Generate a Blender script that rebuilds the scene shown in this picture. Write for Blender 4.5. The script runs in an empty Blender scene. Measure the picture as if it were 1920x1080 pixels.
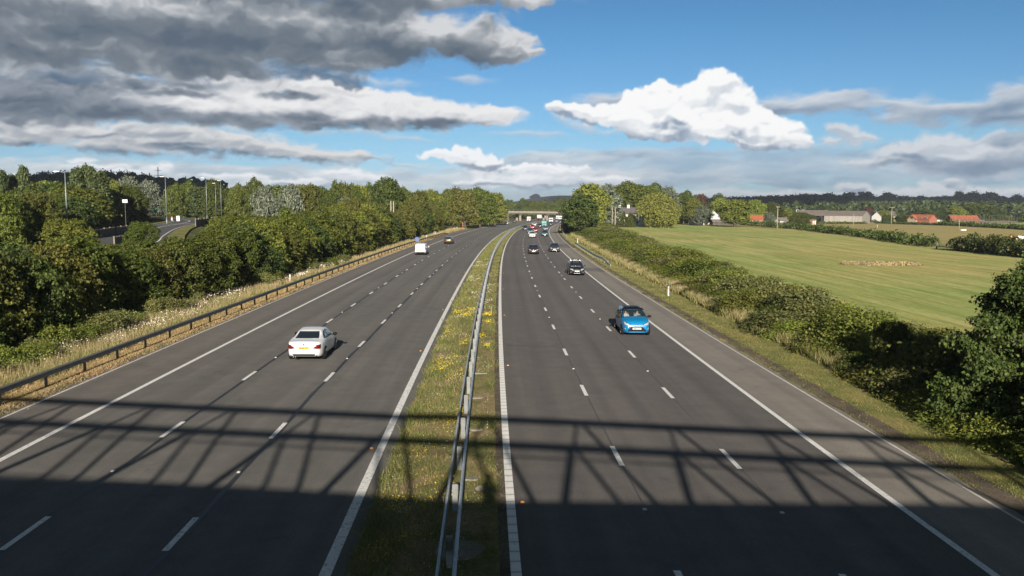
import bpy, bmesh, math, random
import numpy as np
from mathutils import Vector, Matrix, Euler
from mathutils.bvhtree import BVHTree
PI = math.pi
rad = math.radians
scene = bpy.context.scene
COL = scene.collection

# ---------------------------------------------------------------- camera
FPX, PITCH, ROLL, CAMH = 1546.0, 0.09898, 0.00421, 7.4436      # focal length in photo pixels, tilt, eye height
cam = bpy.data.cameras.new('camera')
cam.sensor_width = 36.0
cam.lens = FPX / 1920 * 36.0
cam.clip_start = 0.05
cam.clip_end = 20000
camo = bpy.data.objects.new('camera', cam)
COL.objects.link(camo)
camo.matrix_world = (Matrix.Translation((0, 0, CAMH)) @ Matrix.Rotation(PI / 2 - PITCH, 4, 'X') @ Matrix.Rotation(ROLL, 4, 'Z'))
scene.camera = camo
scene.render.resolution_x, scene.render.resolution_y = 1024, 576

def ray(u, v):
    a, b = u - 960.0, v - 540.0
    du = a * math.cos(ROLL) + b * math.sin(ROLL)
    dv = -a * math.sin(ROLL) + b * math.cos(ROLL)
    X, Z = du / FPX, -dv / FPX
    return Vector((X, math.cos(PITCH) + Z * math.sin(PITCH), -math.sin(PITCH) + Z * math.cos(PITCH)))

# ---------------------------------------------------------------- exposure, sun and sky
EV = 1.25
scene.view_settings.view_transform = 'Standard'
scene.view_settings.look = 'None'
scene.view_settings.gamma = 1
scene.view_settings.exposure = EV
scene.render.engine = 'CYCLES'
cy = scene.cycles
cy.max_bounces = 5; cy.diffuse_bounces = 3; cy.glossy_bounces = 3; cy.transmission_bounces = 4; cy.transparent_max_bounces = 8
cy.caustics_reflective = False; cy.caustics_refractive = False

SUN_EL, SUN_AZ = rad(18.25), rad(-1.66)                          # light travels towards azimuth SUN_AZ (from +Y, clockwise)
sd = Vector((math.sin(SUN_AZ) * math.cos(SUN_EL), math.cos(SUN_AZ) * math.cos(SUN_EL), -math.sin(SUN_EL)))
sl = bpy.data.lights.new('sun', 'SUN')
sl.energy = 4.2
sl.angle = rad(0.53)
sl.color = (1.0, 0.91, 0.79)
so = bpy.data.objects.new('sun', sl)
COL.objects.link(so)
so.rotation_euler = sd.to_track_quat('-Z', 'Y').to_euler()

world = bpy.data.worlds.new('World')
scene.world = world
world.use_nodes = True
BG = 0.07
def build_world():
    nt = world.node_tree; nt.nodes.clear()
    N, L = nt.nodes.new, nt.links.new
    out = N('ShaderNodeOutputWorld'); bg = N('ShaderNodeBackground'); bg.inputs[1].default_value = BG
    L(bg.outputs[0], out.inputs[0])
    sky = N('ShaderNodeTexSky'); sky.sky_type = 'NISHITA'; sky.sun_disc = False
    sky.sun_elevation = SUN_EL; sky.sun_rotation = PI + SUN_AZ
    sky.altitude = 60; sky.air_density = 1.0; sky.dust_density = 0.6; sky.ozone_density = 1.6
    tc = N('ShaderNodeTexCoord'); sep = N('ShaderNodeSeparateXYZ'); L(tc.outputs['Generated'], sep.inputs[0])
    r = N('ShaderNodeValToRGB'); L(sep.outputs[2], r.inputs[0])
    st = [(0.0, (0.36, 0.50, 0.86)), (0.04, (0.34, 0.49, 0.80)), (0.08, (0.29, 0.45, 0.66)), (0.20, (0.215, 0.395, 0.55)), (0.30, (0.185, 0.33, 0.47)), (0.42, (0.24, 0.26, 0.26)), (0.7, (0.26, 0.22, 0.18))]
    while len(r.color_ramp.elements) < len(st): r.color_ramp.elements.new(0.5)
    for e, (p_, c) in zip(r.color_ramp.elements, st): e.position = p_; e.color = (*c, 1)
    mx = N('ShaderNodeMix'); mx.data_type = 'RGBA'; mx.blend_type = 'MULTIPLY'; mx.inputs[0].default_value = 1
    L(sky.outputs[0], mx.inputs[6]); L(r.outputs[0], mx.inputs[7]); L(mx.outputs[2], bg.inputs[0])
build_world()

# ---------------------------------------------------------------- helpers
def tag(o, label=None, cat=None, group=None, kind=None):
    if label: o['label'] = label
    if cat: o['category'] = cat
    if group: o['group'] = group
    if kind: o['kind'] = kind
    return o

def empty(name, loc=(0, 0, 0), rz=0.0, label=None, cat=None, group=None):
    o = bpy.data.objects.new(name, None)
    o.empty_display_size = 0.5
    COL.objects.link(o)
    o.location = loc
    o.rotation_euler = (0, 0, rz)
    return tag(o, label, cat, group)

def copy_tree(o, parent=None):
    c = o.copy()
    COL.objects.link(c)
    c.parent = parent
    for ch in list(o.children):
        copy_tree(ch, c)
    return c

class MB:
    """collects pieces and links them as one mesh object"""
    def __init__(s): s.v = []; s.f = []
    def add(s, vs, fs):
        n = len(s.v)
        s.v += [tuple(v) for v in vs]
        s.f += [tuple(i + n for i in f) for f in fs]
        return s
    def box(s, c, size, rz=0.0, ry=0.0):
        hx, hy, hz = size[0] / 2, size[1] / 2, size[2] / 2
        M = Matrix.Rotation(rz, 3, 'Z') @ Matrix.Rotation(ry, 3, 'Y')
        vs = [M @ Vector((x * hx, y * hy, z * hz)) + Vector(c) for x in (-1, 1) for y in (-1, 1) for z in (-1, 1)]
        return s.add(vs, [(0, 1, 3, 2), (4, 6, 7, 5), (0, 4, 5, 1), (2, 3, 7, 6), (0, 2, 6, 4), (1, 5, 7, 3)])
    def beam(s, a, b, w, h):
        a, b = Vector(a), Vector(b)
        d = (b - a).normalized()
        up = Vector((0, 0, 1)) if abs(d.z) < 0.95 else Vector((0, 1, 0))
        x = d.cross(up).normalized() * w / 2
        y = x.cross(d).normalized() * h / 2
        vs = [p + i * x + j * y for p in (a, b) for i, j in ((-1, -1), (1, -1), (1, 1), (-1, 1))]
        return s.add(vs, [(0, 3, 2, 1), (4, 5, 6, 7), (0, 1, 5, 4), (1, 2, 6, 5), (2, 3, 7, 6), (3, 0, 4, 7)])
    def tube(s, pts, rads, n=8, cap=True):
        pts = [Vector(p) for p in pts]
        if isinstance(rads, (int, float)): rads = [rads] * len(pts)
        vs = []; fs = []
        for i, p in enumerate(pts):
            d = (pts[min(i + 1, len(pts) - 1)] - pts[max(i - 1, 0)]).normalized()
            up = Vector((0, 0, 1)) if abs(d.z) < 0.9 else Vector((0, 1, 0))
            x = d.cross(up).normalized(); y = x.cross(d)
            vs += [p + (x * math.cos(2 * PI * k / n) + y * math.sin(2 * PI * k / n)) * rads[i] for k in range(n)]
        for i in range(len(pts) - 1):
            for k in range(n):
                a, b = i * n + k, i * n + (k + 1) % n
                fs.append((a, b, b + n, a + n))
        if cap:
            fs.append(tuple(range(n))[::-1]); fs.append(tuple(range((len(pts) - 1) * n, len(pts) * n)))
        return s.add(vs, fs)
    def prism(s, poly, z0, z1):
        n = len(poly)
        vs = [(x, y, z0) for x, y in poly] + [(x, y, z1) for x, y in poly]
        fs = [tuple(range(n))[::-1], tuple(range(n, 2 * n))] + [(i, (i + 1) % n, (i + 1) % n + n, i + n) for i in range(n)]
        return s.add(vs, fs)
    def lathe(s, prof, axis='Z', c=(0, 0, 0), n=20):
        vs = []; fs = []
        for r, h in prof:
            for k in range(n):
                a = 2 * PI * k / n
                p = (r * math.cos(a), r * math.sin(a), h) if axis == 'Z' else (h, r * math.cos(a), r * math.sin(a))
                vs.append(Vector(p) + Vector(c))
        for i in range(len(prof) - 1):
            for k in range(n):
                a, b = i * n + k, i * n + (k + 1) % n
                fs.append((a, b, b + n, a + n))
        fs.append(tuple(range(n))[::-1]); fs.append(tuple(range((len(prof) - 1) * n, len(prof) * n)))
        return s.add(vs, fs)
    def build(s, name, mat, parent=None, smooth=False, bevel=0.0):
        me = bpy.data.meshes.new(name)
        me.from_pydata(s.v, [], s.f)
        if smooth or bevel:
            bm = bmesh.new(); bm.from_mesh(me)
            bmesh.ops.recalc_face_normals(bm, faces=bm.faces)
            if bevel:
                ed = [e for e in bm.edges if e.is_manifold and e.calc_face_angle(0) > 0.5]
                bmesh.ops.bevel(bm, geom=ed, offset=bevel, segments=2, affect='EDGES', profile=0.5)
            bm.to_mesh(me); bm.free()
        if smooth:
            me.polygons.foreach_set('use_smooth', [True] * len(me.polygons))
        me.materials.append(mat)
        o = bpy.data.objects.new(name, me)
        COL.objects.link(o)
        o.parent = parent
        return o

def np_mesh(name, verts, nper, mat, mats=None, midx=None):
    """verts (F*nper,3): F separate faces with nper corners each"""
    verts = np.asarray(verts, dtype=np.float32).reshape(-1, 3)
    F = len(verts) // nper
    me = bpy.data.meshes.new(name)
    me.vertices.add(len(verts)); me.vertices.foreach_set('co', verts.ravel())
    me.loops.add(len(verts)); me.loops.foreach_set('vertex_index', np.arange(len(verts), dtype=np.int32))
    me.polygons.add(F); me.polygons.foreach_set('loop_start', np.arange(0, len(verts), nper, dtype=np.int32))
    me.update(calc_edges=True)
    me.materials.append(mat)
    return me

def link_mesh(name, me, parent=None):
    o = bpy.data.objects.new(name, me)
    COL.objects.link(o); o.parent = parent
    return o

def grid_mesh(name, G, mat, smooth=True):
    """G (n,m,3) grid of points"""
    G = np.asarray(G, dtype=np.float32)
    n, m = G.shape[:2]
    idx = np.arange(n * m, dtype=np.int32).reshape(n, m)
    q = np.stack([idx[:-1, :-1], idx[:-1, 1:], idx[1:, 1:], idx[1:, :-1]], -1).reshape(-1, 4)
    me = bpy.data.meshes.new(name)
    me.vertices.add(n * m); me.vertices.foreach_set('co', G.ravel())
    me.loops.add(q.size); me.loops.foreach_set('vertex_index', q.ravel())
    me.polygons.add(len(q)); me.polygons.foreach_set('loop_start', np.arange(0, q.size, 4, dtype=np.int32))
    me.update(calc_edges=True)
    if smooth: me.polygons.foreach_set('use_smooth', [True] * len(q))
    me.materials.append(mat)
    return link_mesh(name, me)

# ---------------------------------------------------------------- materials
def mat(name, col, rough=0.6, metal=0.0, spec=0.5, coat=0.0, alpha=1.0, trans=0.0):
    m = bpy.data.materials.new(name); m.use_nodes = True
    b = m.node_tree.nodes['Principled BSDF']
    b.inputs['Base Color'].default_value = (*col, 1)
    b.inputs['Roughness'].default_value = rough
    b.inputs['Metallic'].default_value = metal
    b.inputs['Specular IOR Level'].default_value = spec
    b.inputs['Coat Weight'].default_value = coat
    b.inputs['Coat Roughness'].default_value = 0.04
    b.inputs['Alpha'].default_value = alpha
    return m

class NT:
    def __init__(s, m):
        s.m = m; s.nt = m.node_tree; s.b = s.nt.nodes['Principled BSDF']
    def new(s, t, **k):
        n = s.nt.nodes.new(t)
        for a, v in k.items(): setattr(n, a, v)
        return n
    def link(s, a, b): s.nt.links.new(a, b)
    def coord(s, which='Object', scale=(1, 1, 1), rot=0.0):
        t = s.new('ShaderNodeTexCoord') if which != 'Position' else s.new('ShaderNodeNewGeometry')
        mp = s.new('ShaderNodeMapping')
        s.link(t.outputs['Object' if which == 'Object' else which], mp.inputs[0])
        mp.inputs['Scale'].default_value = scale; mp.inputs['Rotation'].default_value = (0, 0, rot)
        return mp.outputs[0]
    def noise(s, vec, scale, detail=5, rough=0.55, dist=0.0):
        n = s.new('ShaderNodeTexNoise')
        n.inputs['Scale'].default_value = scale; n.inputs['Detail'].default_value = detail
        n.inputs['Roughness'].default_value = rough; n.inputs['Distortion'].default_value = dist
        s.link(vec, n.inputs['Vector']); return n.outputs['Fac']
    def ramp(s, fac, stops, interp='LINEAR'):
        r = s.new('ShaderNodeValToRGB'); r.color_ramp.interpolation = interp
        while len(r.color_ramp.elements) < len(stops): r.color_ramp.elements.new(0.5)
        for e, (p, c) in zip(r.color_ramp.elements, stops):
            e.position = p; e.color = (*c, 1) if len(c) == 3 else c
        s.link(fac, r.inputs[0]); return r.outputs[0]
    def mix(s, f, a, b, blend='MIX'):
        n = s.new('ShaderNodeMix'); n.data_type = 'RGBA'; n.blend_type = blend
        for k, v in ((0, f), (6, a), (7, b)):
            if isinstance(v, (int, float)): n.inputs[k].default_value = v
            elif isinstance(v, tuple): n.inputs[k].default_value = (*v, 1)
            else: s.link(v, n.inputs[k])
        return n.outputs[2]
    def math(s, op, a, b=0.0, clamp=False):
        n = s.new('ShaderNodeMath'); n.operation = op; n.use_clamp = clamp
        for i, v in enumerate((a, b)):
            if isinstance(v, (int, float)): n.inputs[i].default_value = v
            else: s.link(v, n.inputs[i])
        return n.outputs[0]
    def bump(s, h, strength=0.3, dist=0.02):
        n = s.new('ShaderNodeBump'); n.inputs['Strength'].default_value = strength; n.inputs['Distance'].default_value = dist
        s.link(h, n.inputs['Height']); s.link(n.outputs[0], s.b.inputs['Normal'])
    def color(s, c): s.link(c, s.b.inputs['Base Color'])

def leaf_mat(name, stops, rough=0.62, spec=0.25, transl=0.25, objvar=0.12):
    """leaves: a colour per leaf, a shift per plant, some light let through"""
    m = mat(name, stops[0], rough, spec=spec); t = NT(m)
    g = t.new('ShaderNodeNewGeometry')
    c = t.ramp(g.outputs['Random Per Island'], [(i / (len(stops) - 1), s_) for i, s_ in enumerate(stops)])
    oi = t.new('ShaderNodeObjectInfo')
    hs = t.new('ShaderNodeHueSaturation')
    t.link(c, hs.inputs['Color'])
    t.link(t.math('ADD', t.math('MULTIPLY', oi.outputs['Random'], objvar * 0.22), 0.5 - objvar * 0.14), hs.inputs['Hue'])
    rnd2 = t.math('FRACT', t.math('MULTIPLY', oi.outputs['Random'], 17.3))
    t.link(t.math('ADD', t.math('MULTIPLY', rnd2, objvar * 3.5), 1.0 - objvar * 1.75), hs.inputs['Value'])
    n = t.noise(t.coord('Object'), 0.5, 3)
    v = t.ramp(n, [(0.3, (0.78, 0.8, 0.8)), (0.7, (1.18, 1.15, 1.0))])
    cc = t.mix(1.0, hs.outputs[0], v, 'MULTIPLY')
    t.color(cc)
    if transl:
        tr = t.new('ShaderNodeBsdfTranslucent'); t.link(cc, tr.inputs[0])
        mx = t.new('ShaderNodeMixShader'); mx.inputs[0].default_value = transl
        out = t.nt.nodes['Material Output']
        t.link(t.b.outputs[0], mx.inputs[1]); t.link(tr.outputs[0], mx.inputs[2]); t.link(mx.outputs[0], out.inputs[0])
    return m

M = {}
def asphalt(name, dark, light, tone, phase=0.0, lane=3.5):
    m = mat(name, dark, 0.88, spec=0.3); t = NT(m)
    p = t.coord('Position')
    fine = t.noise(p, 26, 3, 0.7)
    mid = t.noise(p, 1.1, 4, 0.6)
    big = t.noise(p, 0.05, 3, 0.5)
    c = t.ramp(fine, [(0.3, dark), (0.7, light)])
    c = t.mix(1.0, c, t.ramp(mid, [(0.3, (0.90, 0.9, 0.9)), (0.7, (1.1, 1.09, 1.07))]), 'MULTIPLY')
    c = t.mix(1.0, c, t.ramp(big, [(0.35, (0.92, 0.92, 0.93)), (0.65, tone)]), 'MULTIPLY')
    # wheel paths and the oil line between them, following the lanes
    uv = t.new('ShaderNodeUVMap'); uv.uv_map = 'road'
    mp = t.new('ShaderNodeMapping'); mp.inputs['Scale'].default_value = (1.5, 0.02, 1); t.link(uv.outputs[0], mp.inputs[0])
    st = t.noise(mp.outputs[0], 1.0, 4, 0.6)
    c = t.mix(1.0, c, t.ramp(st, [(0.3, (0.86, 0.86, 0.87)), (0.7, (1.12, 1.115, 1.10))]), 'MULTIPLY')
    sp_ = t.new('ShaderNodeSeparateXYZ'); t.link(uv.outputs[0], sp_.inputs[0])
    fr_ = t.math('FRACT', t.math('DIVIDE', t.math('ADD', t.math('ADD', sp_.outputs[0], phase), t.math('MULTIPLY', t.math('SUBTRACT', st, .5), .5)), lane))
    tr_ = t.ramp(fr_, [(0.0, (.97, .97, .97)), (0.14, (1.0, 1.0, 1.0)), (0.26, (1.08, 1.08, 1.075)), (0.38, (1.0, 1.0, 1.0)), (0.50, (.90, .90, .905)), (0.62, (1.0, 1.0, 1.0)), (0.74, (1.08, 1.08, 1.075)), (0.88, (1.0, 1.0, 1.0)), (1.0, (.97, .97, .97))])
    c = t.mix(0.9, c, tr_, 'MULTIPLY')
    sc_ = t.noise(t.coord('Position'), 0.45, 6, 0.72, 0.6)
    c = t.mix(1.0, c, t.ramp(sc_, [(0.30, (0.80, 0.80, 0.80)), (0.40, (1, 1, 1)), (0.62, (1, 1, 1)), (0.72, (1.14, 1.13, 1.1))]), 'MULTIPLY')
    t.color(c); t.bump(fine, 0.5, 0.01)
    return m
M['asphalt_left'] = asphalt('asphalt_left', (0.100, 0.096, 0.089), (0.150, 0.143, 0.132), (1.06, 1.05, 1.04), 15.1, 3.66)
M['asphalt_right'] = asphalt('asphalt_right', (0.084, 0.078, 0.074), (0.130, 0.121, 0.113), (1.08, 1.06, 1.04), -0.05, 3.42)
M['shoulder_left'] = asphalt('shoulder_left', (0.110, 0.101, 0.093), (0.164, 0.151, 0.139), (1.05, 1.04, 1.02))
M['shoulder_right'] = asphalt('shoulder_right', (0.165, 0.151, 0.133), (0.240, 0.220, 0.194), (1.05, 1.04, 1.02))
M['tar'] = mat('tar', (0.022, 0.021, 0.02), 0.5)
m = mat('paint', (0.72, 0.72, 0.70), 0.6); t = NT(m)
n = t.noise(t.coord('Position'), 9, 5, 0.7)
t.color(t.ramp(n, [(0.30, (0.26, 0.25, 0.235)), (0.40, (0.52, 0.51, 0.48)), (0.48, (0.68, 0.67, 0.64)), (0.8, (0.78, 0.77, 0.74))])); M['paint'] = m
m = mat('thin_paint', (0.6, 0.58, 0.54), 0.7); t = NT(m)
n = t.noise(t.coord('Position'), 5, 6, 0.75)
t.color(t.ramp(n, [(0.3, (0.30, 0.28, 0.25)), (0.5, (0.55, 0.53, 0.48)), (0.8, (0.66, 0.64, 0.6))])); M['thin_paint'] = m
m = mat('ribbed_paint', (0.72, 0.7, 0.66), 0.6); t = NT(m)
w = t.new('ShaderNodeTexWave'); w.wave_type = 'BANDS'; w.bands_direction = 'Y'
w.inputs['Scale'].default_value = 0.62; w.inputs['Distortion'].default_value = 0.3
t.link(t.coord('Position'), w.inputs['Vector'])
t.color(t.ramp(w.outputs['Fac'], [(0.0, (0.34, 0.33, 0.32)), (0.06, (0.70, 0.68, 0.64)), (1.0, (0.76, 0.75, 0.71))])); M['ribbed_paint'] = m

def ground_mat(name, stops, sc, stretch=(1, 1, 1), rot=0.0, fine=14.0, tint=None):
    m = mat(name, stops[0][1], 0.95, spec=0.15); t = NT(m)
    a = t.noise(t.coord('Position', stretch, rot), sc, 6, 0.62)
    c = t.ramp(a, stops)
    f = t.noise(t.coord('Position', stretch, rot), fine, 4, 0.7)
    c = t.mix(1.0, c, t.ramp(f, [(0.25, (0.62, 0.64, 0.6)), (0.75, (1.34, 1.3, 1.25))]), 'MULTIPLY')
    if tint:
        b = t.noise(t.coord('Position'), tint[0], 3, 0.5)
        c = t.mix(t.ramp(b, [(tint[2], (0, 0, 0)), (tint[3], (1, 1, 1))]), c, tint[1])
    t.color(c); t.bump(f, 0.6, 0.06)
    return m
M['ground'] = ground_mat('ground', [(0.3, (0.045, 0.06, 0.018)), (0.55, (0.09, 0.095, 0.03)), (0.75, (0.15, 0.125, 0.055))], 0.15)
M['verge'] = ground_mat('verge', [(0.3, (0.09, 0.11, 0.035)), (0.5, (0.17, 0.17, 0.055)), (0.7, (0.27, 0.22, 0.09))], 0.8, fine=9)
M['straw'] = ground_mat('straw', [(0.3, (0.18, 0.13, 0.06)), (0.5, (0.34, 0.24, 0.12)), (0.72, (0.46, 0.34, 0.18))], 1.3, fine=9)
M['median'] = ground_mat('median', [(0.28, (0.09, 0.10, 0.035)), (0.45, (0.15, 0.145, 0.055)), (0.60, (0.26, 0.19, 0.115)), (0.75, (0.20, 0.17, 0.08))], 0.7, fine=10)
M['soil'] = ground_mat('soil', [(0.3, (0.06, 0.05, 0.04)), (0.7, (0.16, 0.13, 0.10))], 1.2, fine=12)
M['pasture'] = ground_mat('pasture', [(0.3, (0.22, 0.21, 0.07)), (0.5, (0.33, 0.28, 0.11)), (0.7, (0.42, 0.31, 0.15))], 0.06, (1, 2.5, 1), fine=1.5)
M['hill'] = ground_mat('hill', [(0.3, (0.05, 0.07, 0.025)), (0.7, (0.08, 0.10, 0.035))], 0.01, fine=0.3)
M['hill_field'] = ground_mat('hill_field', [(0.3, (0.11, 0.12, 0.045)), (0.7, (0.17, 0.17, 0.07))], 0.01, fine=0.2)
# mown meadow: swathes left by the mower
m = mat('meadow', (0.15, 0.17, 0.05), 0.95, spec=0.12); t = NT(m)
sw = t.noise(t.coord('Position', (1.0, 0.05, 1), rad(-16)), 0.62, 7, 0.78, 0.5)
big = t.noise(t.coord('Position'), 0.022, 4, 0.55)
fi = t.noise(t.coord('Position', (1.0, 0.25, 1), rad(-16)), 3.2, 5, 0.75)
c1 = t.ramp(sw, [(0.26, (0.165, 0.205, 0.055)), (0.44, (0.28, 0.305, 0.095)), (0.58, (0.42, 0.40, 0.155)), (0.76, (0.56, 0.49, 0.25))])
c1 = t.mix(1.0, c1, t.ramp(big, [(0.35, (0.72, 0.90, 0.72)), (0.62, (1.14, 1.0, 1.04))]), 'MULTIPLY')
c1 = t.mix(1.0, c1, t.ramp(fi, [(0.25, (0.72, 0.74, 0.7)), (0.75, (1.25, 1.22, 1.2))]), 'MULTIPLY')
t.color(c1); t.bump(sw, 0.8, 0.15); M['meadow'] = m

def metal_mat(name, col, rough, metal=0.85, sc=3.0):
    m = mat(name, col, rough, metal); t = NT(m)
    n = t.noise(t.coord('Position'), sc, 6, 0.65)
    t.color(t.ramp(n, [(0.3, tuple(c * 0.72 for c in col)), (0.7, tuple(min(1, c * 1.15) for c in col))]))
    return m
M['galv'] = metal_mat('galvanised', (0.42, 0.46, 0.50), 0.55, 0.3)
M['galv_post'] = metal_mat('galvanised_post', (0.17, 0.18, 0.18), 0.6, 0.2)
M['galv_dull'] = metal_mat('galvanised_dull', (0.13, 0.128, 0.12), 0.6, 0.3)
M['steel'] = metal_mat('bridge_steel', (0.16, 0.2, 0.18), 0.6, 0.1)
M['concrete'] = ground_mat('concrete', [(0.3, (0.17, 0.15, 0.125)), (0.7, (0.25, 0.225, 0.19))], 0.7, fine=8)
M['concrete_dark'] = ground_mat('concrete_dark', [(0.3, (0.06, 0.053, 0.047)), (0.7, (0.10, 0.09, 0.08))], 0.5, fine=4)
def wood_mat(name, a, b):
    m = mat(name, a, 0.85, spec=0.2); t = NT(m)
    n = t.noise(t.coord('Object', (6, 6, 0.7)), 2.2, 6, 0.65)
    t.color(t.ramp(n, [(0.3, a), (0.7, b)])); return m
M['wood'] = wood_mat('weathered_wood', (0.10, 0.085, 0.065), (0.24, 0.20, 0.16))
M['pole_wood'] = wood_mat('pole_wood', (0.22, 0.18, 0.13), (0.36, 0.30, 0.23))
def bark_mat(name, a, b):
    m = mat(name, a, 0.95, spec=0.1); t = NT(m)
    n = t.noise(t.coord('Object', (3, 3, 0.6)), 3.0, 6, 0.7)
    t.color(t.ramp(n, [(0.3, a), (0.7, b)])); t.bump(n, 0.7, 0.05); return m
M['bark'] = bark_mat('bark', (0.05, 0.038, 0.027), (0.14, 0.11, 0.08))

# ---------------------------------------------------------------- the motorway alignment
KN = np.array([-200, 0, 60, 120, 200, 300, 420, 600, 1000.])
KV = np.array([0, .80, .146, .330, .275, .394, .343, .343, .343]) / 1000
SS = np.arange(-60, 1000, 1.0)
_k = np.interp(SS, KN, KV); _k[SS < 0] = 0
_i0 = int(np.argmin(abs(SS)))
_h = np.concatenate([[0], np.cumsum((_k[1:] + _k[:-1]) / 2)]); _h += -0.04412 - _h[_i0]
_x = np.concatenate([[0], np.cumsum((np.sin(_h[1:]) + np.sin(_h[:-1])) / 2)]); _x += 0.729 - _x[_i0]
_y = np.concatenate([[0], np.cumsum((np.cos(_h[1:]) + np.cos(_h[:-1])) / 2)]); _y -= _y[_i0]

def dip(y): return -6.05e-6 * np.clip(y, 0, 620) ** 2
OFFK = np.array([-40, -21.5, -19.2, -18.3, -4.035, 0, 12.9, 13.6, 16.5, 30.])
OFFZ = np.array([-.4, -.4, -.3, -.168, -.371, 0, -.416, -.45, -.5, -.45])
def zroad(off, y): return np.interp(off, OFFK, OFFZ) + dip(y)
def rp(s, off, dz=0.0):
    x = np.interp(s, SS, _x); y = np.interp(s, SS, _y); h = np.interp(s, SS, _h)
    X = x + off * np.cos(h); Y = y - off * np.sin(h)
    return np.stack([X, Y, zroad(off, Y) + dz], -1)
def heading(s): return float(np.interp(s, SS, _h))
def road_off(X, Y):
    d = (X[..., None] - _x) ** 2 + (Y[..., None] - _y) ** 2
    i = np.argmin(d, -1)
    return (X - _x[i]) * np.cos(_h[i]) - (Y - _y[i]) * np.sin(_h[i])

# side road on its bank, left
SIDE = [(-38, 40), (-37.5, 60), (-39, 80), (-48, 105), (-57, 130), (-64, 152), (-70, 175), (-80, 205), (-96, 235), (-118, 265), (-150, 300), (-200, 345)]
_sp = []
for i in range(len(SIDE) - 1):
    p0, p1, p2, p3 = [np.array(SIDE[min(max(j, 0), len(SIDE) - 1)], float) for j in (i - 1, i, i + 1, i + 2)]
    for t_ in np.linspace(0, 1, 8, endpoint=False):
        _sp.append(0.5 * ((2 * p1) + (-p0 + p2) * t_ + (2 * p0 - 5 * p1 + 4 * p2 - p3) * t_ ** 2 + (-p0 + 3 * p1 - 3 * p2 + p3) * t_ ** 3))
SPATH = np.array(_sp)
SIDE_Z = 3.5
def side_dist(X, Y):
    return np.sqrt(np.min((X[..., None] - SPATH[:, 0]) ** 2 + (Y[..., None] - SPATH[:, 1]) ** 2, -1))
def sstep(x): x = np.clip(x, 0, 1); return x * x * (3 - 2 * x)

def hills(X, Y):
    R = np.hypot(X, Y); A = np.degrees(np.arctan2(X, Y))
    def bump(az0, w, r0, wr, h): return h * np.exp(-((A - az0) / w) ** 2) * np.exp(-((R - r0) / wr) ** 2)
    z = 10 * sstep((A - 9) / 16) * np.exp(-((R - 1750) / 520) ** 2) + 4 * sstep((A - 14) / 12) * sstep((R - 700) / 700) * (R < 1750)
    z = z + np.where((R >= 1750), 4 * sstep((A - 14) / 12) * np.exp(-((R - 1750) / 600) ** 2), 0)
    z = z + bump(-29, 9, 760, 200, 15) + bump(-20, 5, 820, 180, 10)
    z = z + bump(2.6, 3.6, 3300, 600, 40) + bump(8, 5, 3300, 500, 34)
    return z
def gz(X, Y):
    X = np.asarray(X, float); Y = np.asarray(Y, float)
    sh = X.shape; X = np.atleast_1d(X); Y = np.atleast_1d(Y)
    off = road_off(X, Y)
    z = -0.46 + dip(Y) + hills(X, Y)
    und = 0.25 * np.sin(X * 0.05 + 1) * np.cos(Y * 0.04) * sstep((np.abs(off + 1) - 26) / 20)
    z = z + und
    d = side_dist(X, Y)
    bank = sstep(1 - (d - 6.5) / 14.0) * sstep((-off - 24.5) / 7.5)
    z = z * (1 - bank) + (SIDE_Z - 0.12) * bank
    z = np.where((off > -20.5) & (off < 14.5) & (Y > -60) & (Y < 990), z - 0.5, z)
    return z.reshape(sh) if sh else float(z[0])
def gp(u, v, iters=5):
    """where a photo pixel meets the ground"""
    d = ray(u, v); z = -0.4
    for _ in range(iters):
        t_ = (z - CAMH) / d.z
        z = gz(d.x * t_, d.y * t_)
    return Vector((d.x * t_, d.y * t_, z))
def at_dist(u, D):
    """ground point under photo column u at forward distance D"""
    d = ray(u, 395.0); x = d.x / d.y * D
    return Vector((x, D, gz(x, D)))
def ztop(v, D, u=960):
    d = ray(u, v); return CAMH + d.z / d.y * D

# ---------------------------------------------------------------- ground sheets
def build_ground():
    ang = np.concatenate([np.linspace(-180, -50, 40, endpoint=False), np.linspace(-50, 50, 260), np.linspace(50, 180, 40)[1:]])
    r = np.concatenate([np.linspace(0.5, 30, 16), np.linspace(30, 400, 150)[1:], np.geomspace(400, 5500, 110)[1:]])
    A, Rr = np.meshgrid(np.radians(ang), r)
    X = Rr * np.sin(A); Y = Rr * np.cos(A)
    Z = np.empty_like(X)
    for i in range(len(r)): Z[i] = gz(X[i], Y[i])
    G = np.stack([X, Y, Z], -1)
    o = grid_mesh('ground', G, M['ground']); tag(o, kind='structure')
    # materials by region
    cx = (G[:-1, :-1] + G[1:, 1:]) / 2
    me = o.data
    for k in ('meadow', 'hill'): me.materials.append(M[k])
    off = road_off(cx[..., 0].ravel(), cx[..., 1].ravel()); X = cx[..., 0].ravel(); Y = cx[..., 1].ravel()
    R = np.hypot(X, Y)
    idx = np.zeros(len(off), np.int32)
    idx[(off > 17) & (Y > 5) & (R < 900)] = 1
    idx[R > 900] = 2
    me.polygons.foreach_set('material_index', idx)
build_ground()

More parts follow.
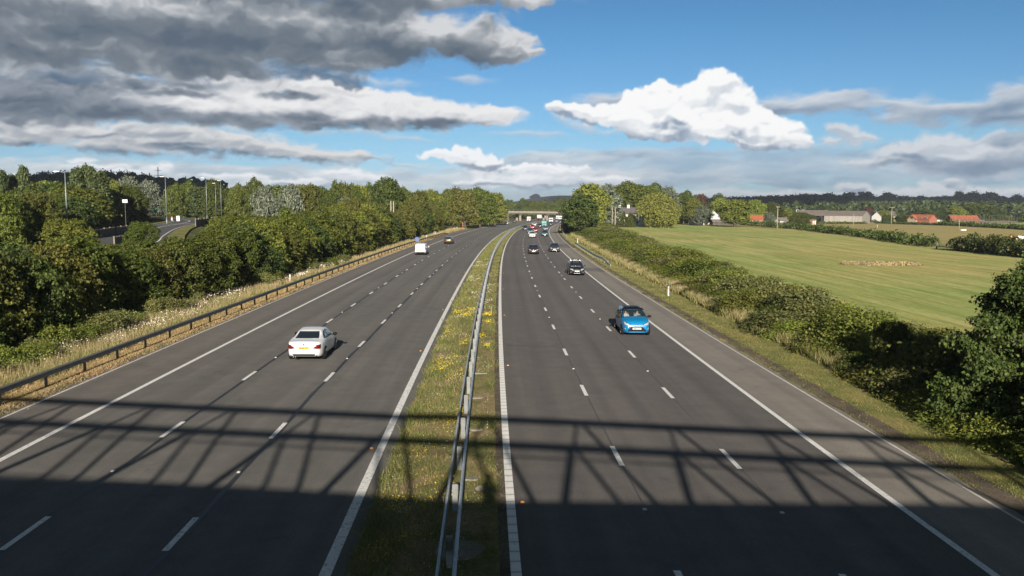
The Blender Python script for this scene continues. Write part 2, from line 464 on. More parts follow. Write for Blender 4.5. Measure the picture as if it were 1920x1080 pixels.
def strip(name, offs, s0, s1, mat_, dz=0.0, step=2.0, kind='structure', zs=None, jag=0.0, seed=1):
    s = np.arange(s0, s1 + 1e-6, step)
    rng = np.random.default_rng(seed)
    G = []
    for j, o_ in enumerate(offs):
        jit = 0
        if jag and (j == 0 or j == len(offs) - 1):
            w = rng.normal(0, jag, len(s)); w = np.convolve(w, np.ones(3) / 3, 'same'); jit = w
        P = rp(s, o_ + jit, dz if zs is None else zs[j])
        G.append(P)
    G = np.stack(G, 1)[:, ::-1] if False else np.stack(G, 0)
    o = grid_mesh(name, G, mat_, smooth=False)
    n_, m_ = G.shape[:2]; uvg = np.stack([np.repeat(np.array(offs, float)[:, None], m_, 1), np.repeat(s[None], n_, 0)], -1)
    uvf = np.stack([uvg[:-1, :-1], uvg[:-1, 1:], uvg[1:, 1:], uvg[1:, :-1]], 2).reshape(-1, 2)
    o.data.uv_layers.new(name='road').data.foreach_set('uv', uvf.astype(np.float32).ravel())
    if kind: tag(o, kind=kind)
    return o
def fr(a, b, n): return list(np.linspace(a, b, n))
OL0, OL1, OLA, OLB, OL2 = -17.97, -15.22, -11.46, -7.84, -4.035
OR0, ORA, ORB, OR1, OR2 = 0.0, 3.355, 6.84, 10.21, 12.88
strip('road_left', [-15.32, -12.3, -9, -6, -4.035, -3.55], -50, 800, M['asphalt_left'])
strip('hard_shoulder_left', fr(-18.35, -15.32, 3), -50, 800, M['shoulder_left'], jag=0.04, step=1.0)
strip('road_right', fr(-0.32, 10.31, 5), -50, 800, M['asphalt_right'], dz=0.0)
strip('hard_shoulder_right', fr(10.31, 13.35, 3), -50, 800, M['shoulder_right'], jag=0.04, step=1.0, seed=2)
strip('median_ground', [-3.56, -3.2, -2.4, -1.6, -0.8, -0.31], -50, 800, M['median'], zs=[0.001, .05, .08, .09, .05, 0.001], step=0.5)
strip('kerb_edging', [-0.33, -0.2, -0.12], -50, 800, M['soil'], zs=[0.004, 0.008, 0.004], step=1.0)
strip('straw_verge_left', [-20.6, -20.2, -19.6, -19.0, -18.33], -50, 800, M['straw'], zs=[0.02, 0.05, 0.06, 0.05, 0.002], step=0.5, jag=0.05, seed=4)
strip('verge_left', [-40, -28, -24, -22, -20.5], -50, 800, M['verge'], zs=[-.6, 0.0, 0.05, 0.05, 0.04], step=2)
strip('verge_right', [13.3, 13.7, 15, 17, 20, 24, 32], -50, 800, M['verge'], zs=[.002, .05, .05, .06, .05, .0, -.6], step=1)
strip('verge_soil', [13.2, 13.45, 13.8, 14.05], -50, 800, M['soil'], zs=[.012, .035, .055, .045], step=.5, jag=.10, seed=7)
strip('verge_soil', [-18.75, -18.5, -18.25], -50, 800, M['soil'], zs=[.06, .03, .006], step=.5, jag=.08, seed=8)
# worn patches: darker inlay on the right carriageway and shoulder
strip('road_patch', [6.95, 10.1], 150, 166, M['asphalt_left'], dz=0.003)
strip('road_patch', [10.4, 12.7], 100, 106, M['asphalt_left'], dz=0.003)
strip('road_patch', [10.4, 12.7], 160, 176, M['asphalt_left'], dz=0.003)

def line(name, off, w, s0, s1, mat_, step=2.0, dz=0.004):
    return strip(name, [off - w / 2, off + w / 2], s0, s1, mat_, dz=dz, step=step)
line('edge_line', OL1, 0.20, -50, 800, M['paint'])
line('edge_line', OL2, 0.26, -50, 800, M['paint'])
line('edge_line', OR0, 0.22, -50, 800, M['ribbed_paint'])
line('edge_line', OR1, 0.20, -50, 800, M['paint'])
line('shoulder_line', OL0, 0.11, -50, 800, M['thin_paint'])
line('shoulder_line', OR2, 0.10, -50, 800, M['thin_paint'])
def dashes(name, offs, phase, w=0.155):
    V = []
    for off in offs:
        for n in range(-4, 84):
            s0 = phase + 9 * n
            P = rp(np.array([s0, s0, s0 + 1.0, s0 + 1.0, s0 + 1.0, s0 + 1.0, s0 + 2, s0 + 2]), off + np.array([-w, w, w, -w, -w, w, w, -w]) / 2, 0.0085)
            V.append(P)
    o = link_mesh(name, np_mesh(name, np.concatenate(V), 4, M['paint'])); tag(o, kind='structure')
dashes('lane_markings_left', (OLA, OLB), 18.14 - 0.0)
dashes('lane_markings_right', (ORA, ORB), 14.43)
# sealed joints under the lane lines: wide and wandering on the left, hairline on the right
def seam(name, off, w, s1, amp, seed, dz=0.004):
    s = np.arange(-20, s1, 0.5); rng = np.random.default_rng(seed)
    wob = np.interp(s, np.arange(-20, s1 + 6, 4.5), rng.normal(0, amp, len(np.arange(-20, s1 + 6, 4.5))))
    ww = w / 2 * (0.8 + 0.4 * rng.random(len(s)))
    G = np.stack([rp(s, off + wob - ww, dz), rp(s, off + wob + ww, dz)], 0)
    tag(grid_mesh(name, G, M['tar'], False), kind='structure')
seam('tar_joint', OLA + 0.05, 0.13, 190, 0.035, 11)
seam('tar_joint', OLB + 0.05, 0.15, 190, 0.04, 12)
seam('tar_joint', ORA + 0.02, 0.022, 90, 0.012, 13)
seam('tar_joint', ORB + 0.02, 0.018, 90, 0.012, 14)

# hairline joints across the lanes
for k_, (s_, a_, b_, sk) in enumerate(((31, -15.2, -11.5, .15), (58, -11.3, -4.3, -.1), (96.5, -15.2, -4.3, .2), (109, 0.3, 10.1, .1), (74, 3.4, 10.1, -.08), (150, 6.9, 10.1, 0), (166, 6.9, 10.1, 0), (44, 0.3, 3.2, .05))):
    oo = np.linspace(a_, b_, 30); rg_ = np.random.default_rng(k_); w_ = np.cumsum(rg_.normal(0, .012, 30)); si = s_ + sk * (oo - a_) * .1 + w_
    G = np.stack([rp(si, oo, .0035), rp(si + .018 + .0006 * s_, oo, .0035)], 0); tag(grid_mesh('surface_joint', G, M['tar'], False), kind='structure')

# road studs
st = MB(); st.box((0, 0, 0.006), (0.10, 0.12, 0.012)); st.box((0, 0, 0.02), (0.07, 0.05, 0.02))
M['stud_white'] = mat('stud_white', (0.42, 0.42, 0.40), 0.4); M['stud_red'] = mat('stud_red', (0.5, 0.05, 0.02), 0.3)
M['stud_amber'] = mat('stud_amber', (0.6, 0.25, 0.03), 0.3)
stud0 = st.build('road_stud', M['stud_white'])
stud0.data.materials[0] = None
first = True
STUDS = [('stud_white', OLA, 18.14 + 5.5, 18, 9, 'small white road stud on the tarred joint between left and middle lanes, left carriageway', 'studs between left and middle lanes'),
         ('stud_white', OLB, 18.14 + 5.5, 18, 9, 'small white road stud on the tarred joint between middle and right lanes, left carriageway', 'studs between middle and right lanes'),
         ('stud_white', ORA, 14.43 + 5.5, 18, 9, 'small pale road stud between the two oncoming lanes nearest the median', 'studs beside the inner oncoming lane'),
         ('stud_white', ORB, 14.43 + 5.5, 18, 9, 'small pale road stud between the two oncoming lanes nearest the hard shoulder', 'studs beside the outer oncoming lane'),
         ('stud_amber', OR0 + 0.3, 14.43 + 5.8, 18, 6, 'orange road stud beside the ribbed white line along the median', 'orange studs by the ribbed line'),
         ('stud_amber', OL2 - 0.3, 18.14 + 8, 18, 5, 'orange road stud beside the thick white line left of the median', 'orange studs by the thick line')]
for mk, off, s0, ds, n, lab, grp in STUDS:
    for i in range(n):
        o = stud0 if first else stud0.copy()
        if not first: COL.objects.link(o)
        first = False
        P = rp(s0 + ds * i, off, 0.004); o.location = P
        o.rotation_euler = (0, 0, -heading(s0))
        o.material_slots[0].link = 'OBJECT'; o.material_slots[0].material = M[mk]
        tag(o, lab, 'road stud', grp)

# side road
nrm = np.gradient(SPATH, axis=0); nrm /= np.linalg.norm(nrm, axis=1)[:, None]; nrm = np.stack([nrm[:, 1], -nrm[:, 0]], 1)
def side_strip(name, a, b, m_, z, i0=0, i1=None):
    i1 = len(SPATH) if i1 is None else i1
    G = np.stack([np.concatenate([SPATH[i0:i1] + nrm[i0:i1] * o_, np.full((i1 - i0, 1), SIDE_Z + z)], 1) for o_ in (a, b)], 0)
    tag(grid_mesh(name, G, m_, False), kind='structure')
M['side_asphalt'] = asphalt('side_asphalt', (0.060, 0.060, 0.062), (0.09, 0.09, 0.09), (1.05, 1.05, 1.05))
side_strip('side_road', -4, 4, M['side_asphalt'], 0.0)
side_strip('side_road_verge', -5.6, -4, M['verge'], 0.08); side_strip('side_road_verge', 4, 6.0, M['verge'], 0.08)
side_strip('side_road_line', -3.7, -3.55, M['paint'], 0.005); side_strip('side_road_line', 3.3, 3.45, M['paint'], 0.005); side_strip('side_road_line', -0.1, 0.1, M['paint'], 0.005, 30)
# widened apron where the side road bends
ap = [gp_ for gp_ in [(-60, 150), (-56, 165), (-62, 195), (-72, 215), (-84, 222), (-84, 205), (-74, 180), (-68, 160)]]
o = MB().prism(ap, SIDE_Z - 0.3, SIDE_Z + 0.004 - 0.008).build('side_road_apron', M['side_asphalt']); tag(o, kind='structure')
for k_, (dx, r_) in enumerate(((0, 9.0), (1.6, 12.5))):
    cxy = Vector((-76, 184)); Gs = []
    for rr in (r_, r_ + 0.35): Gs.append([(cxy.x + rr * math.cos(a), cxy.y + rr * math.sin(a) * 1.6, SIDE_Z + 0.006) for a in np.linspace(-1.1, 0.7, 16)])
    tag(grid_mesh('apron_line', np.array(Gs), M['paint'], False), kind='structure')

# pasture beyond the hedge, and the green field high on the right
def pixel_sheet(name, poly, m_, dz, n=24):
    P = [gp(u, v) for u, v in poly]
    bm = bmesh.new(); vs = [bm.verts.new((p.x, p.y, 0)) for p in P]; bm.faces.new(vs)
    bmesh.ops.triangulate(bm, faces=bm.faces)
    for _ in range(4):
        bmesh.ops.subdivide_edges(bm, edges=[e for e in bm.edges if e.calc_length() > 12], cuts=1)
        bmesh.ops.triangulate(bm, faces=bm.faces)
    for v in bm.verts: v.co.z = gz(v.co.x, v.co.y) + dz
    bmesh.ops.recalc_face_normals(bm, faces=bm.faces)
    me = bpy.data.meshes.new(name); bm.to_mesh(me); bm.free(); me.materials.append(m_)
    tag(link_mesh(name, me), kind='structure')
pixel_sheet('pasture', [(1300, 417), (1400, 425), (1500, 430), (1600, 441), (1690, 453), (1752, 461), (1800, 467), (1930, 478), (2100, 486), (2100, 428), (1920, 427), (1760, 421), (1630, 417), (1450, 415)], M['pasture'], 0.12)

# ---------------------------------------------------------------- clouds: a far glowing sheet, thick where dense, its light and shade painted in
def _grad_noise(x, y, seed):
    rng = np.random.default_rng(seed)
    perm = rng.permutation(256); perm = np.concatenate([perm, perm])
    ga = rng.random(256) * 2 * PI; gx, gy = np.cos(ga), np.sin(ga)
    xi = np.floor(x).astype(np.int64); yi = np.floor(y).astype(np.int64)
    xf, yf = x - xi, y - yi
    u = xf * xf * xf * (xf * (xf * 6 - 15) + 10); v = yf * yf * yf * (yf * (yf * 6 - 15) + 10)
    def g(ix, iy, dx, dy):
        k = perm[(perm[ix & 255] + iy) & 255]
        return gx[k] * dx + gy[k] * dy
    a = g(xi, yi, xf, yf); b = g(xi + 1, yi, xf - 1, yf)
    c = g(xi, yi + 1, xf, yf - 1); d = g(xi + 1, yi + 1, xf - 1, yf - 1)
    return ((a + (b - a) * u) * (1 - v) + (c + (d - c) * u) * v) * 1.5
def fbm(x, y, octv=6, rough=0.55, seed=0, billow=False):
    t_ = 0; amp = 1.0; tot = 0
    for o_ in range(octv):
        n = _grad_noise(x * 2 ** o_ + 13.7 * o_, y * 2 ** o_ - 7.1 * o_, seed + o_)
        t_ = t_ + (1 - 2 * np.abs(n) - 0.45 if billow else n) * amp; tot += amp; amp *= rough
    return t_ / tot
WHITE = [(0.0, (246, 247, 250)), (0.35, (215, 220, 228)), (0.7, (160, 172, 188)), (1.0, (112, 128, 148))]
GREY = [(0.0, (212, 216, 222)), (0.4, (176, 186, 198)), (0.75, (138, 154, 174)), (1.0, (108, 128, 152))]
DARK = [(0.0, (212, 214, 217)), (0.3, (158, 164, 171)), (0.6, (118, 128, 139)), (1.0, (90, 104, 120))]
PALE = [(0.0, (214, 219, 224)), (0.5, (176, 190, 205)), (1.0, (140, 160, 182))]
CLOUDS = [
    # thin sheets low over the horizon
    dict(blobs=[(1480, 312, 620, 40), (1750, 305, 380, 40), (1300, 286, 300, 14), (1850, 320, 260, 30), (1350, 330, 300, 14)],
         wa=0.3, stretch=(1, 4.0, 1), ns=1.1, amp=1.2, e0=-0.05, e1=0.6, op=0.75, ramp=[(0.0, (196, 206, 216)), (0.5, (160, 178, 196)), (1.0, (128, 150, 176))], relief=2.2, rs=1.6, mott=0.8, bias=0.4),
    dict(blobs=[(600, 335, 680, 26), (1000, 335, 460, 30), (180, 330, 400, 34), (400, 320, 500, 14), (1050, 300, 200, 20), (1500, 362, 600, 10)],
         wa=0.3, stretch=(1, 4.0, 1), ns=1.4, amp=1.4, e0=-0.1, e1=0.6, op=0.8, ramp=[(0.0, (224, 226, 228)), (0.5, (182, 194, 206)), (1.0, (140, 160, 182))], relief=2.0, mott=0.9, bias=0.4),
    # streaks at the right
    dict(blobs=[(1560, 192, 180, 26, 2), (1480, 200, 110, 22), (1780, 207, 200, 24, 3), (1900, 190, 110, 34, -10), (1660, 190, 70, 14), (1210, 186, 170, 15), (1700, 222, 70, 12, 12), (1900, 215, 160, 20)],
         wa=0.22, wa2=0.06, stretch=(1, 2.4, 1), ns=1.8, amp=1.0, e0=-0.05, e1=0.65, op=0.9, ramp=GREY, dark=[(1870, 212, 190, 26), (1500, 205, 110, 18), (1650, 205, 120, 12)], dk=0.35, bias=0.3, relief=2.0, mott=0.5, rl=0.15),
    dict(blobs=[(1580, 240, 34, 16, 22), (1600, 252, 42, 14, 26), (1618, 258, 34, 9), (1560, 258, 26, 10)],
         wa=0.14, wa2=0.06, ns=3.0, amp=0.9, e0=-0.05, e1=0.5, op=0.9, ramp=GREY, relief=1.8, mott=0.3, bias=0.12, rl=0.2),
    # puffs over the right horizon
    dict(blobs=[(1790, 275, 70, 26, 6), (1772, 262, 26, 16), (1870, 288, 90, 22), (1700, 282, 70, 18), (1850, 304, 150, 26), (1900, 275, 80, 26), (1680, 300, 110, 16)],
         wa=0.18, wa2=0.06, stretch=(1, 1.5, 1), ns=2.6, amp=0.8, e0=-0.05, e1=0.55, op=0.92, ramp=GREY, dark=[(1870, 312, 170, 24), (1720, 305, 110, 12), (1900, 262, 70, 18)], dk=0.6, relief=2.2, mott=0.35, bias=0.12, rl=0.15),
    dict(blobs=[(1600, 348, 38, 13), (1640, 356, 44, 10), (1585, 344, 18, 8), (1770, 350, 48, 17), (1775, 342, 22, 10), (1830, 354, 34, 8), (1890, 360, 70, 9), (1720, 362, 70, 8), (1460, 362, 34, 8), (1695, 355, 22, 8)],
         wa=0.12, wa2=0.05, ns=4.0, amp=0.7, e0=-0.05, e1=0.4, op=0.9, ramp=GREY, dark=[(1620, 358, 60, 10), (1775, 350, 56, 16), (1835, 355, 50, 9)], dk=0.65, relief=2.0, mott=0.3, bias=0.05, rl=0.15),
    # bright puffs low in the middle and left
    dict(blobs=[(1000, 336, 150, 15), (1040, 322, 66, 15), (1120, 336, 90, 12), (930, 342, 110, 10), (1085, 322, 22, 10), (1095, 318, 10, 8), (660, 328, 100, 10), (640, 321, 60, 8), (290, 316, 30, 8), (150, 300, 26, 7), (232, 322, 90, 7), (420, 330, 90, 7), (20, 330, 50, 6), (305, 308, 16, 8), (560, 340, 110, 8), (170, 312, 60, 6)],
         wa=0.14, wa2=0.06, stretch=(1, 1.9, 1), ns=2.6, amp=1.1, e0=-0.05, e1=0.6, op=0.85, ramp=WHITE, dark=[(1050, 350, 240, 8), (870, 348, 160, 8), (560, 350, 300, 7)], dk=0.5, relief=2.2, mott=0.5, bias=0.14, rl=0.15),
    dict(blobs=[(850, 293, 62, 12, 4), (868, 284, 24, 15), (884, 292, 40, 13), (905, 300, 50, 13), (820, 292, 44, 7), (980, 314, 110, 6)],
         wa=0.1, wa2=0.06, ns=4.5, amp=0.7, e0=-0.04, e1=0.28, op=0.97, ramp=WHITE, dark=[(900, 312, 90, 9)], dk=0.6, relief=1.8, mott=0.2, bias=-0.02, rl=0.2, puff=0.12, ps=5),
    # lower left band
    dict(blobs=[(60, 244, 190, 26, 2), (200, 255, 260, 28, 4), (420, 262, 220, 24, 6), (540, 280, 170, 16, 8), (100, 230, 90, 14), (330, 250, 120, 14), (640, 292, 120, 11, 6), (10, 258, 60, 16)],
         wa=0.24, wa2=0.07, stretch=(1, 2.2, 1), ns=1.9, amp=1.1, e0=-0.05, e1=0.45, op=0.96, ramp=[(0.0, (222, 222, 222)), (0.4, (178, 182, 189)), (0.75, (138, 149, 163)), (1.0, (104, 118, 136))],
         dark=[(150, 280, 220, 10, 4), (400, 286, 170, 9, 6), (560, 298, 120, 8, 6), (190, 255, 70, 6), (330, 268, 80, 6)], dk=0.5, relief=2.8, mott=0.6, bias=0.18, rl=0.24, pd=0.5, puff=0.1, ps=2.5),
    dict(blobs=[(700, 152, 110, 12, 4), (880, 147, 60, 8), (650, 248, 130, 7), (760, 256, 90, 5), (1000, 250, 90, 8), (1080, 232, 60, 12, 20)],
         wa=0.15, stretch=(1, 2, 1), ns=2.6, amp=1.3, e0=0.0, e1=0.9, op=0.6, ramp=PALE, relief=1.5, mott=0.3, bias=0.2),
    # middle band: bright tops over a grey base
    dict(blobs=[(90, 180, 260, 56), (300, 192, 300, 44, 3), (520, 195, 280, 42, 4), (700, 202, 220, 32, 4), (850, 210, 120, 23, 4), (180, 150, 220, 26, 8), (430, 160, 130, 24), (620, 167, 140, 18, 4), (920, 214, 60, 13, 3)],
         wa=0.24, wa2=0.06, stretch=(1, 1.9, 1), ns=1.5, amp=0.8, e0=-0.04, e1=0.34, op=1.0, ramp=[(0.0, (236, 236, 237)), (0.3, (204, 207, 212)), (0.6, (146, 155, 166)), (1.0, (98, 111, 127))],
         dark=[(60, 190, 200, 60), (180, 212, 190, 22, 4), (420, 226, 210, 17, 5), (640, 231, 200, 17, 3), (800, 233, 140, 12, 3), (70, 150, 190, 30, 6), (270, 150, 120, 13), (340, 172, 80, 8), (560, 178, 60, 8)], d0=-0.45, d1=0.85, dk=0.78, relief=1.6, mott=0.42, bias=0.08, rl=0.12, pd=0.5, puff=0.08, ps=2.4),
    # scraps hanging under the dark mass
    dict(blobs=[(60, 130, 170, 24), (300, 132, 220, 20, 3), (560, 128, 130, 30), (620, 150, 90, 16), (480, 140, 120, 16)],
         wa=0.3, wa2=0.08, stretch=(1, 1.6, 1), ns=1.8, amp=1.3, e0=0.0, e1=0.6, op=0.85, ramp=[(0.0, (190, 198, 208)), (0.5, (110, 130, 152)), (1.0, (70, 96, 124))], relief=2.0, mott=0.9, bias=0.5, rl=0.2),
    # the dark mass overhead at the upper left
    dict(blobs=[(100, 20, 420, 104), (420, 40, 360, 86), (680, 55, 280, 62), (860, 75, 150, 46, 6), (200, 100, 330, 32, 3), (640, 110, 120, 30), (930, 104, 90, 22, 6), (960, 80, 60, 32), (1005, 98, 40, 15, 10), (700, -10, 360, 24), (960, 0, 96, 10)],
         wa=0.28, wa2=0.07, stretch=(1, 1.5, 1), ns=1.3, amp=0.75, e0=-0.04, e1=0.34, op=1.0, ramp=DARK,
         dark=[(150, 60, 460, 66), (520, 75, 330, 52, 4), (700, 95, 260, 30, 5), (860, 112, 110, 16, 8), (640, 140, 100, 20), (250, 110, 360, 30, 3), (640, 10, 300, 30)], d0=-0.4, d1=0.7, dk=0.55, relief=1.3, mott=0.75, bias=0.16, edge=0.12, g0=0.0, g1=0.3, rl=0.15, pd=0.6, puff=0.05, ps=1.6),
]
def _cu(blobs, dark, **k):
    d = dict(wa=0.10, ws=1.6, wa2=0.05, ws2=4.5, ns=4.0, amp=0.34, e0=-0.02, e1=0.17, op=1.0, relief=3.6, mott=0.4, bias=0.16, rl=0.2, puff=0.19, ps=1.9, pd=0.6, soft=1, rough=.58,
             ramp=[(0.0, (251, 251, 251)), (0.18, (241, 243, 245)), (0.42, (218, 223, 230)), (0.7, (188, 198, 211)), (1.0, (146, 162, 182))], dark=dark, d0=-0.5, d1=1.0, dk=0.8)
    d.update(k); d['blobs'] = blobs; return d
# the big white cumulus, heap behind heap
CLOUDS += [
    _cu([(1350, 160, 42, 28), (1318, 180, 60, 34), (1380, 195, 50, 34, 20), (1425, 225, 52, 26, 20), (1300, 210, 90, 36), (1462, 246, 44, 20), (1400, 240, 90, 26)], [(1440, 276, 100, 14, 5)]),
    _cu([(1236, 168, 42, 22), (1196, 184, 32, 17), (1262, 190, 60, 30), (1210, 200, 50, 22)], [(1280, 215, 50, 12)]),
    _cu([(1048, 202, 26, 12), (1070, 208, 30, 14), (1098, 214, 40, 17, 8), (1140, 214, 50, 20), (1180, 208, 34, 18)], [(1080, 232, 90, 10, 14)]),
    _cu([(1228, 204, 52, 28), (1210, 226, 74, 26), (1262, 222, 64, 24, 14), (1310, 238, 50, 18, 10), (1180, 228, 44, 17), (1240, 244, 70, 15)], [(1225, 258, 96, 15, 2), (1262, 236, 30, 9)], bias=0.17),
    _cu([(1372, 232, 56, 26, 12), (1420, 246, 66, 24, 8), (1340, 246, 44, 16), (1476, 258, 40, 15), (1420, 264, 80, 12, 5), (1500, 266, 24, 9)], [(1430, 280, 120, 15, 5), (1350, 262, 60, 10)], bias=0.10),
    dict(blobs=[(1490, 262, 60, 12), (1175, 246, 70, 7), (1040, 196, 30, 8), (1540, 268, 30, 8)], wa=0.15, wa2=.06, ns=4, amp=1.2, e0=0.0, e1=0.9, op=0.6, ramp=PALE, relief=1.5, mott=0.3, bias=0.1),
]

def lin255(c):
    c = np.asarray(c, float) / 255.0
    return np.where(c > 0.04045, ((c + 0.055) / 1.055) ** 2.4, c / 12.92)
def cloud_layers(AX, EY):
    """AX, EY: azimuth and elevation grids in hundreds of photo pixels; returns premultiplied colour, alpha, thickness"""
    S = FPX / 100.0
    C = np.zeros(AX.shape + (3,)); T = np.ones(AX.shape); H = np.zeros(AX.shape)
    ss_ = lambda a, b, v: sstep((v - a) / (b - a))
    dy = EY[1, 0] - EY[0, 0]; dx = AX[0, 1] - AX[0, 0]
    def wrp(x, y, sc, amt, st, sd, o=4):
        return (x + amt * 1.6 * fbm(x * st[0] * sc * .8, y * st[1] * sc * .8, o, .55, sd), y + amt * 1.6 / st[1] * fbm(x * st[0] * sc * .8, y * st[1] * sc * .8, o, .55, sd + 50))
    def fld(x, y, blobs, k=0.25):
        cur = None
        for b in blobs:
            d = ray(b[0], b[1]).normalized(); cx, cyy = math.atan2(d.x, d.y) * S, math.asin(d.z) * S
            r = rad(b[4]) if len(b) > 4 else 0.0
            X, Y = x - cx, y - cyy
            u = (X * math.cos(r) - Y * math.sin(r)) / (b[2] / 100); v = (X * math.sin(r) + Y * math.cos(r)) / (b[3] / 100)
            f = 1 - np.hypot(u, v)
            if cur is None: cur = f
            else:
                h_ = np.maximum(k - np.abs(cur - f), 0) / k
                cur = np.maximum(cur, f) + h_ ** 3 * k / 6
        return cur
    for i, Ly in enumerate(CLOUDS):
        st = Ly.get('stretch', (1, 1, 1)); sd = 100 * i + 7
        # only the part of the sky this layer can reach
        x0 = min(b[0] - b[2] * 1.6 - 60 for b in Ly['blobs']); x1 = max(b[0] + b[2] * 1.6 + 60 for b in Ly['blobs'])
        az = lambda u: math.atan2(ray(u, 250).x, ray(u, 250).y) * S
        c0 = int(np.clip(np.searchsorted(AX[0], az(x0)) - 2, 0, AX.shape[1] - 4)); c1 = int(np.clip(np.searchsorted(AX[0], az(x1)) + 2, c0 + 4, AX.shape[1]))
        y0 = max(b[1] + b[3] * 2.2 + 50 for b in Ly['blobs']); y1 = min(b[1] - b[3] * 2.2 - 50 for b in Ly['blobs'])
        el = lambda v: math.asin(ray(960, v).normalized().z) * S
        r0 = int(np.clip(np.searchsorted(EY[:, 0], el(y0)) - 6, 0, AX.shape[0] - 4)); r1 = int(np.clip(np.searchsorted(EY[:, 0], el(y1)) + 2, r0 + 4, AX.shape[0]))
        X = AX[r0:r1, c0:c1]; Y = EY[r0:r1, c0:c1]
        wx, wy = wrp(X, Y, Ly.get('ws', 1.2), Ly.get('wa', 0.25), st, sd)
        if Ly.get('wa2'): wx, wy = wrp(wx, wy, Ly.get('ws2', 5.0), Ly['wa2'], st, sd + 9, 3)
        F = fld(wx, wy, Ly['blobs'], Ly.get('k', 0.25))
        q = (wx * st[0], wy * st[1])
        n1 = fbm(q[0] * Ly.get('ns', 2), q[1] * Ly.get('ns', 2), Ly.get('det', 6), Ly.get('rough', .55), sd + 20)
        puff = Ly.get('puff', 0.0)
        n2 = fbm(q[0] * Ly.get('ps', 3), q[1] * Ly.get('ps', 3), 5, .5, sd + 33, True) if puff else 0
        dens = F + Ly.get('amp', .8) * 0.55 * n1 + puff * n2
        a = ss_(Ly.get('e0', 0.), Ly.get('e1', .25), dens) * Ly.get('op', 1.)
        h_ = np.sqrt(np.clip(dens - Ly.get('e0', 0.) + 0.02, 0, 2))
        def blur(A, n):
            k_ = np.hanning(2 * n + 3)[1:-1]; k_ /= k_.sum()
            P_ = np.pad(A, ((n, n), (0, 0)), 'edge'); A = sum(k_[j] * P_[j:j + A.shape[0]] for j in range(2 * n + 1))
            P_ = np.pad(A, ((0, 0), (n, n)), 'edge'); return sum(k_[j] * P_[:, j:j + A.shape[1]] for j in range(2 * n + 1))
        h_ = blur(h_, 2)
        gy_, gx_ = np.gradient(h_, dy, dx)
        gb_y, gb_x = np.gradient(blur(h_, 9), dy, dx)
        rel = (gy_ * 0.45 + gb_y * 0.8) / st[1] * Ly.get('relief', 1.) * 0.12 - (gx_ * .45 + gb_x * .6) * Ly.get('relief', 1.) * 0.03
        rel = np.where(rel > 0, np.tanh(rel / Ly.get('rl', 0.22)) * Ly.get('rl', 0.22), np.tanh(rel / 0.4) * 0.4) + Ly.get('pd', 0.0) * -n2 * 0.5
        D = 0
        if Ly.get('dark'):
            ax_, ay_ = wrp(X, Y, Ly.get('ws', 1.2) * 1.3, Ly.get('wad', 0.22), st, sd + 70)
            D = ss_(Ly.get('d0', 0.), Ly.get('d1', .7), fld(ax_, ay_, Ly['dark'], .3))
        big = fbm(q[0] * 0.7, q[1] * 0.9, 4, .5, sd + 81)
        edge = Ly.get('edge', 0.) * (1 - ss_(Ly.get('g0', .1), Ly.get('g1', .9), dens))
        t_ = np.clip(D * Ly.get('dk', 1.) + Ly.get('bias', 0.) + Ly.get('mott', .3) * (0.35 * n1 + 0.75 * big) + rel * 0.8 - edge, 0, 1)
        ps = [p for p, c in Ly['ramp']]; cs = lin255([c for p, c in Ly['ramp']])
        col = np.stack([np.interp(t_, ps, cs[:, k_]) for k_ in range(3)], -1)
        sf = Ly.get('soft', 1)
        if sf: a = blur(a, sf); col = np.stack([blur(col[..., k_], sf) for k_ in range(3)], -1)
        Cs = C[r0:r1, c0:c1]; Ts = T[r0:r1, c0:c1]
        C[r0:r1, c0:c1] = Cs * (1 - a[..., None]) + col * a[..., None]
        T[r0:r1, c0:c1] = Ts * (1 - a)
        H[r0:r1, c0:c1] = np.maximum(H[r0:r1, c0:c1], a * np.clip(h_, 0, 1))
    return C, 1 - T, H

def build_clouds():
    S = FPX / 100.0
    na, ne = 1500, 540
    az = np.linspace(-rad(36), rad(36), na) * S; el = np.linspace(-rad(0.4), rad(23.5), ne) * S
    AX, EY = np.meshgrid(az, el)
    C, A, H = cloud_layers(AX, EY)
    R = 9000.0 - 700.0 * H
    a, e = AX / S, EY / S
    G = np.stack([R * np.cos(e) * np.sin(a), R * np.cos(e) * np.cos(a), R * np.sin(e)], -1)
    o = grid_mesh('clouds', G, M_cloud())
    me = o.data
    at_ = me.color_attributes.new('cloud', 'FLOAT_COLOR', 'POINT')
    k = 1.0 / 2 ** EV
    D = np.concatenate([C / np.maximum(A, 1e-4)[..., None] * k, A[..., None]], -1).astype(np.float32)
    at_.data.foreach_set('color', D.ravel())
    # drop the faces where there is no cloud at all
    m_ = np.maximum.reduce([A[:-1, :-1], A[1:, :-1], A[:-1, 1:], A[1:, 1:]]).ravel() < 0.004
    bm = bmesh.new(); bm.from_mesh(me); bm.faces.ensure_lookup_table()
    bmesh.ops.delete(bm, geom=[bm.faces[i] for i in np.nonzero(m_)[0]], context='FACES')
    bm.to_mesh(me); bm.free()
    tag(o, kind='stuff')
def M_cloud():
    m = bpy.data.materials.new('cloud'); m.use_nodes = True; nt = m.node_tree; nt.nodes.clear()
    at_ = nt.nodes.new('ShaderNodeAttribute'); at_.attribute_name = 'cloud'
    em = nt.nodes.new('ShaderNodeEmission'); tr = nt.nodes.new('ShaderNodeBsdfTransparent'); mx = nt.nodes.new('ShaderNodeMixShader'); out = nt.nodes.new('ShaderNodeOutputMaterial')
    nt.links.new(at_.outputs['Color'], em.inputs[0]); nt.links.new(at_.outputs['Alpha'], mx.inputs[0])
    nt.links.new(tr.outputs[0], mx.inputs[1]); nt.links.new(em.outputs[0], mx.inputs[2]); nt.links.new(mx.outputs[0], out.inputs[0])
    m.cycles.emission_sampling = 'NONE'
    return m
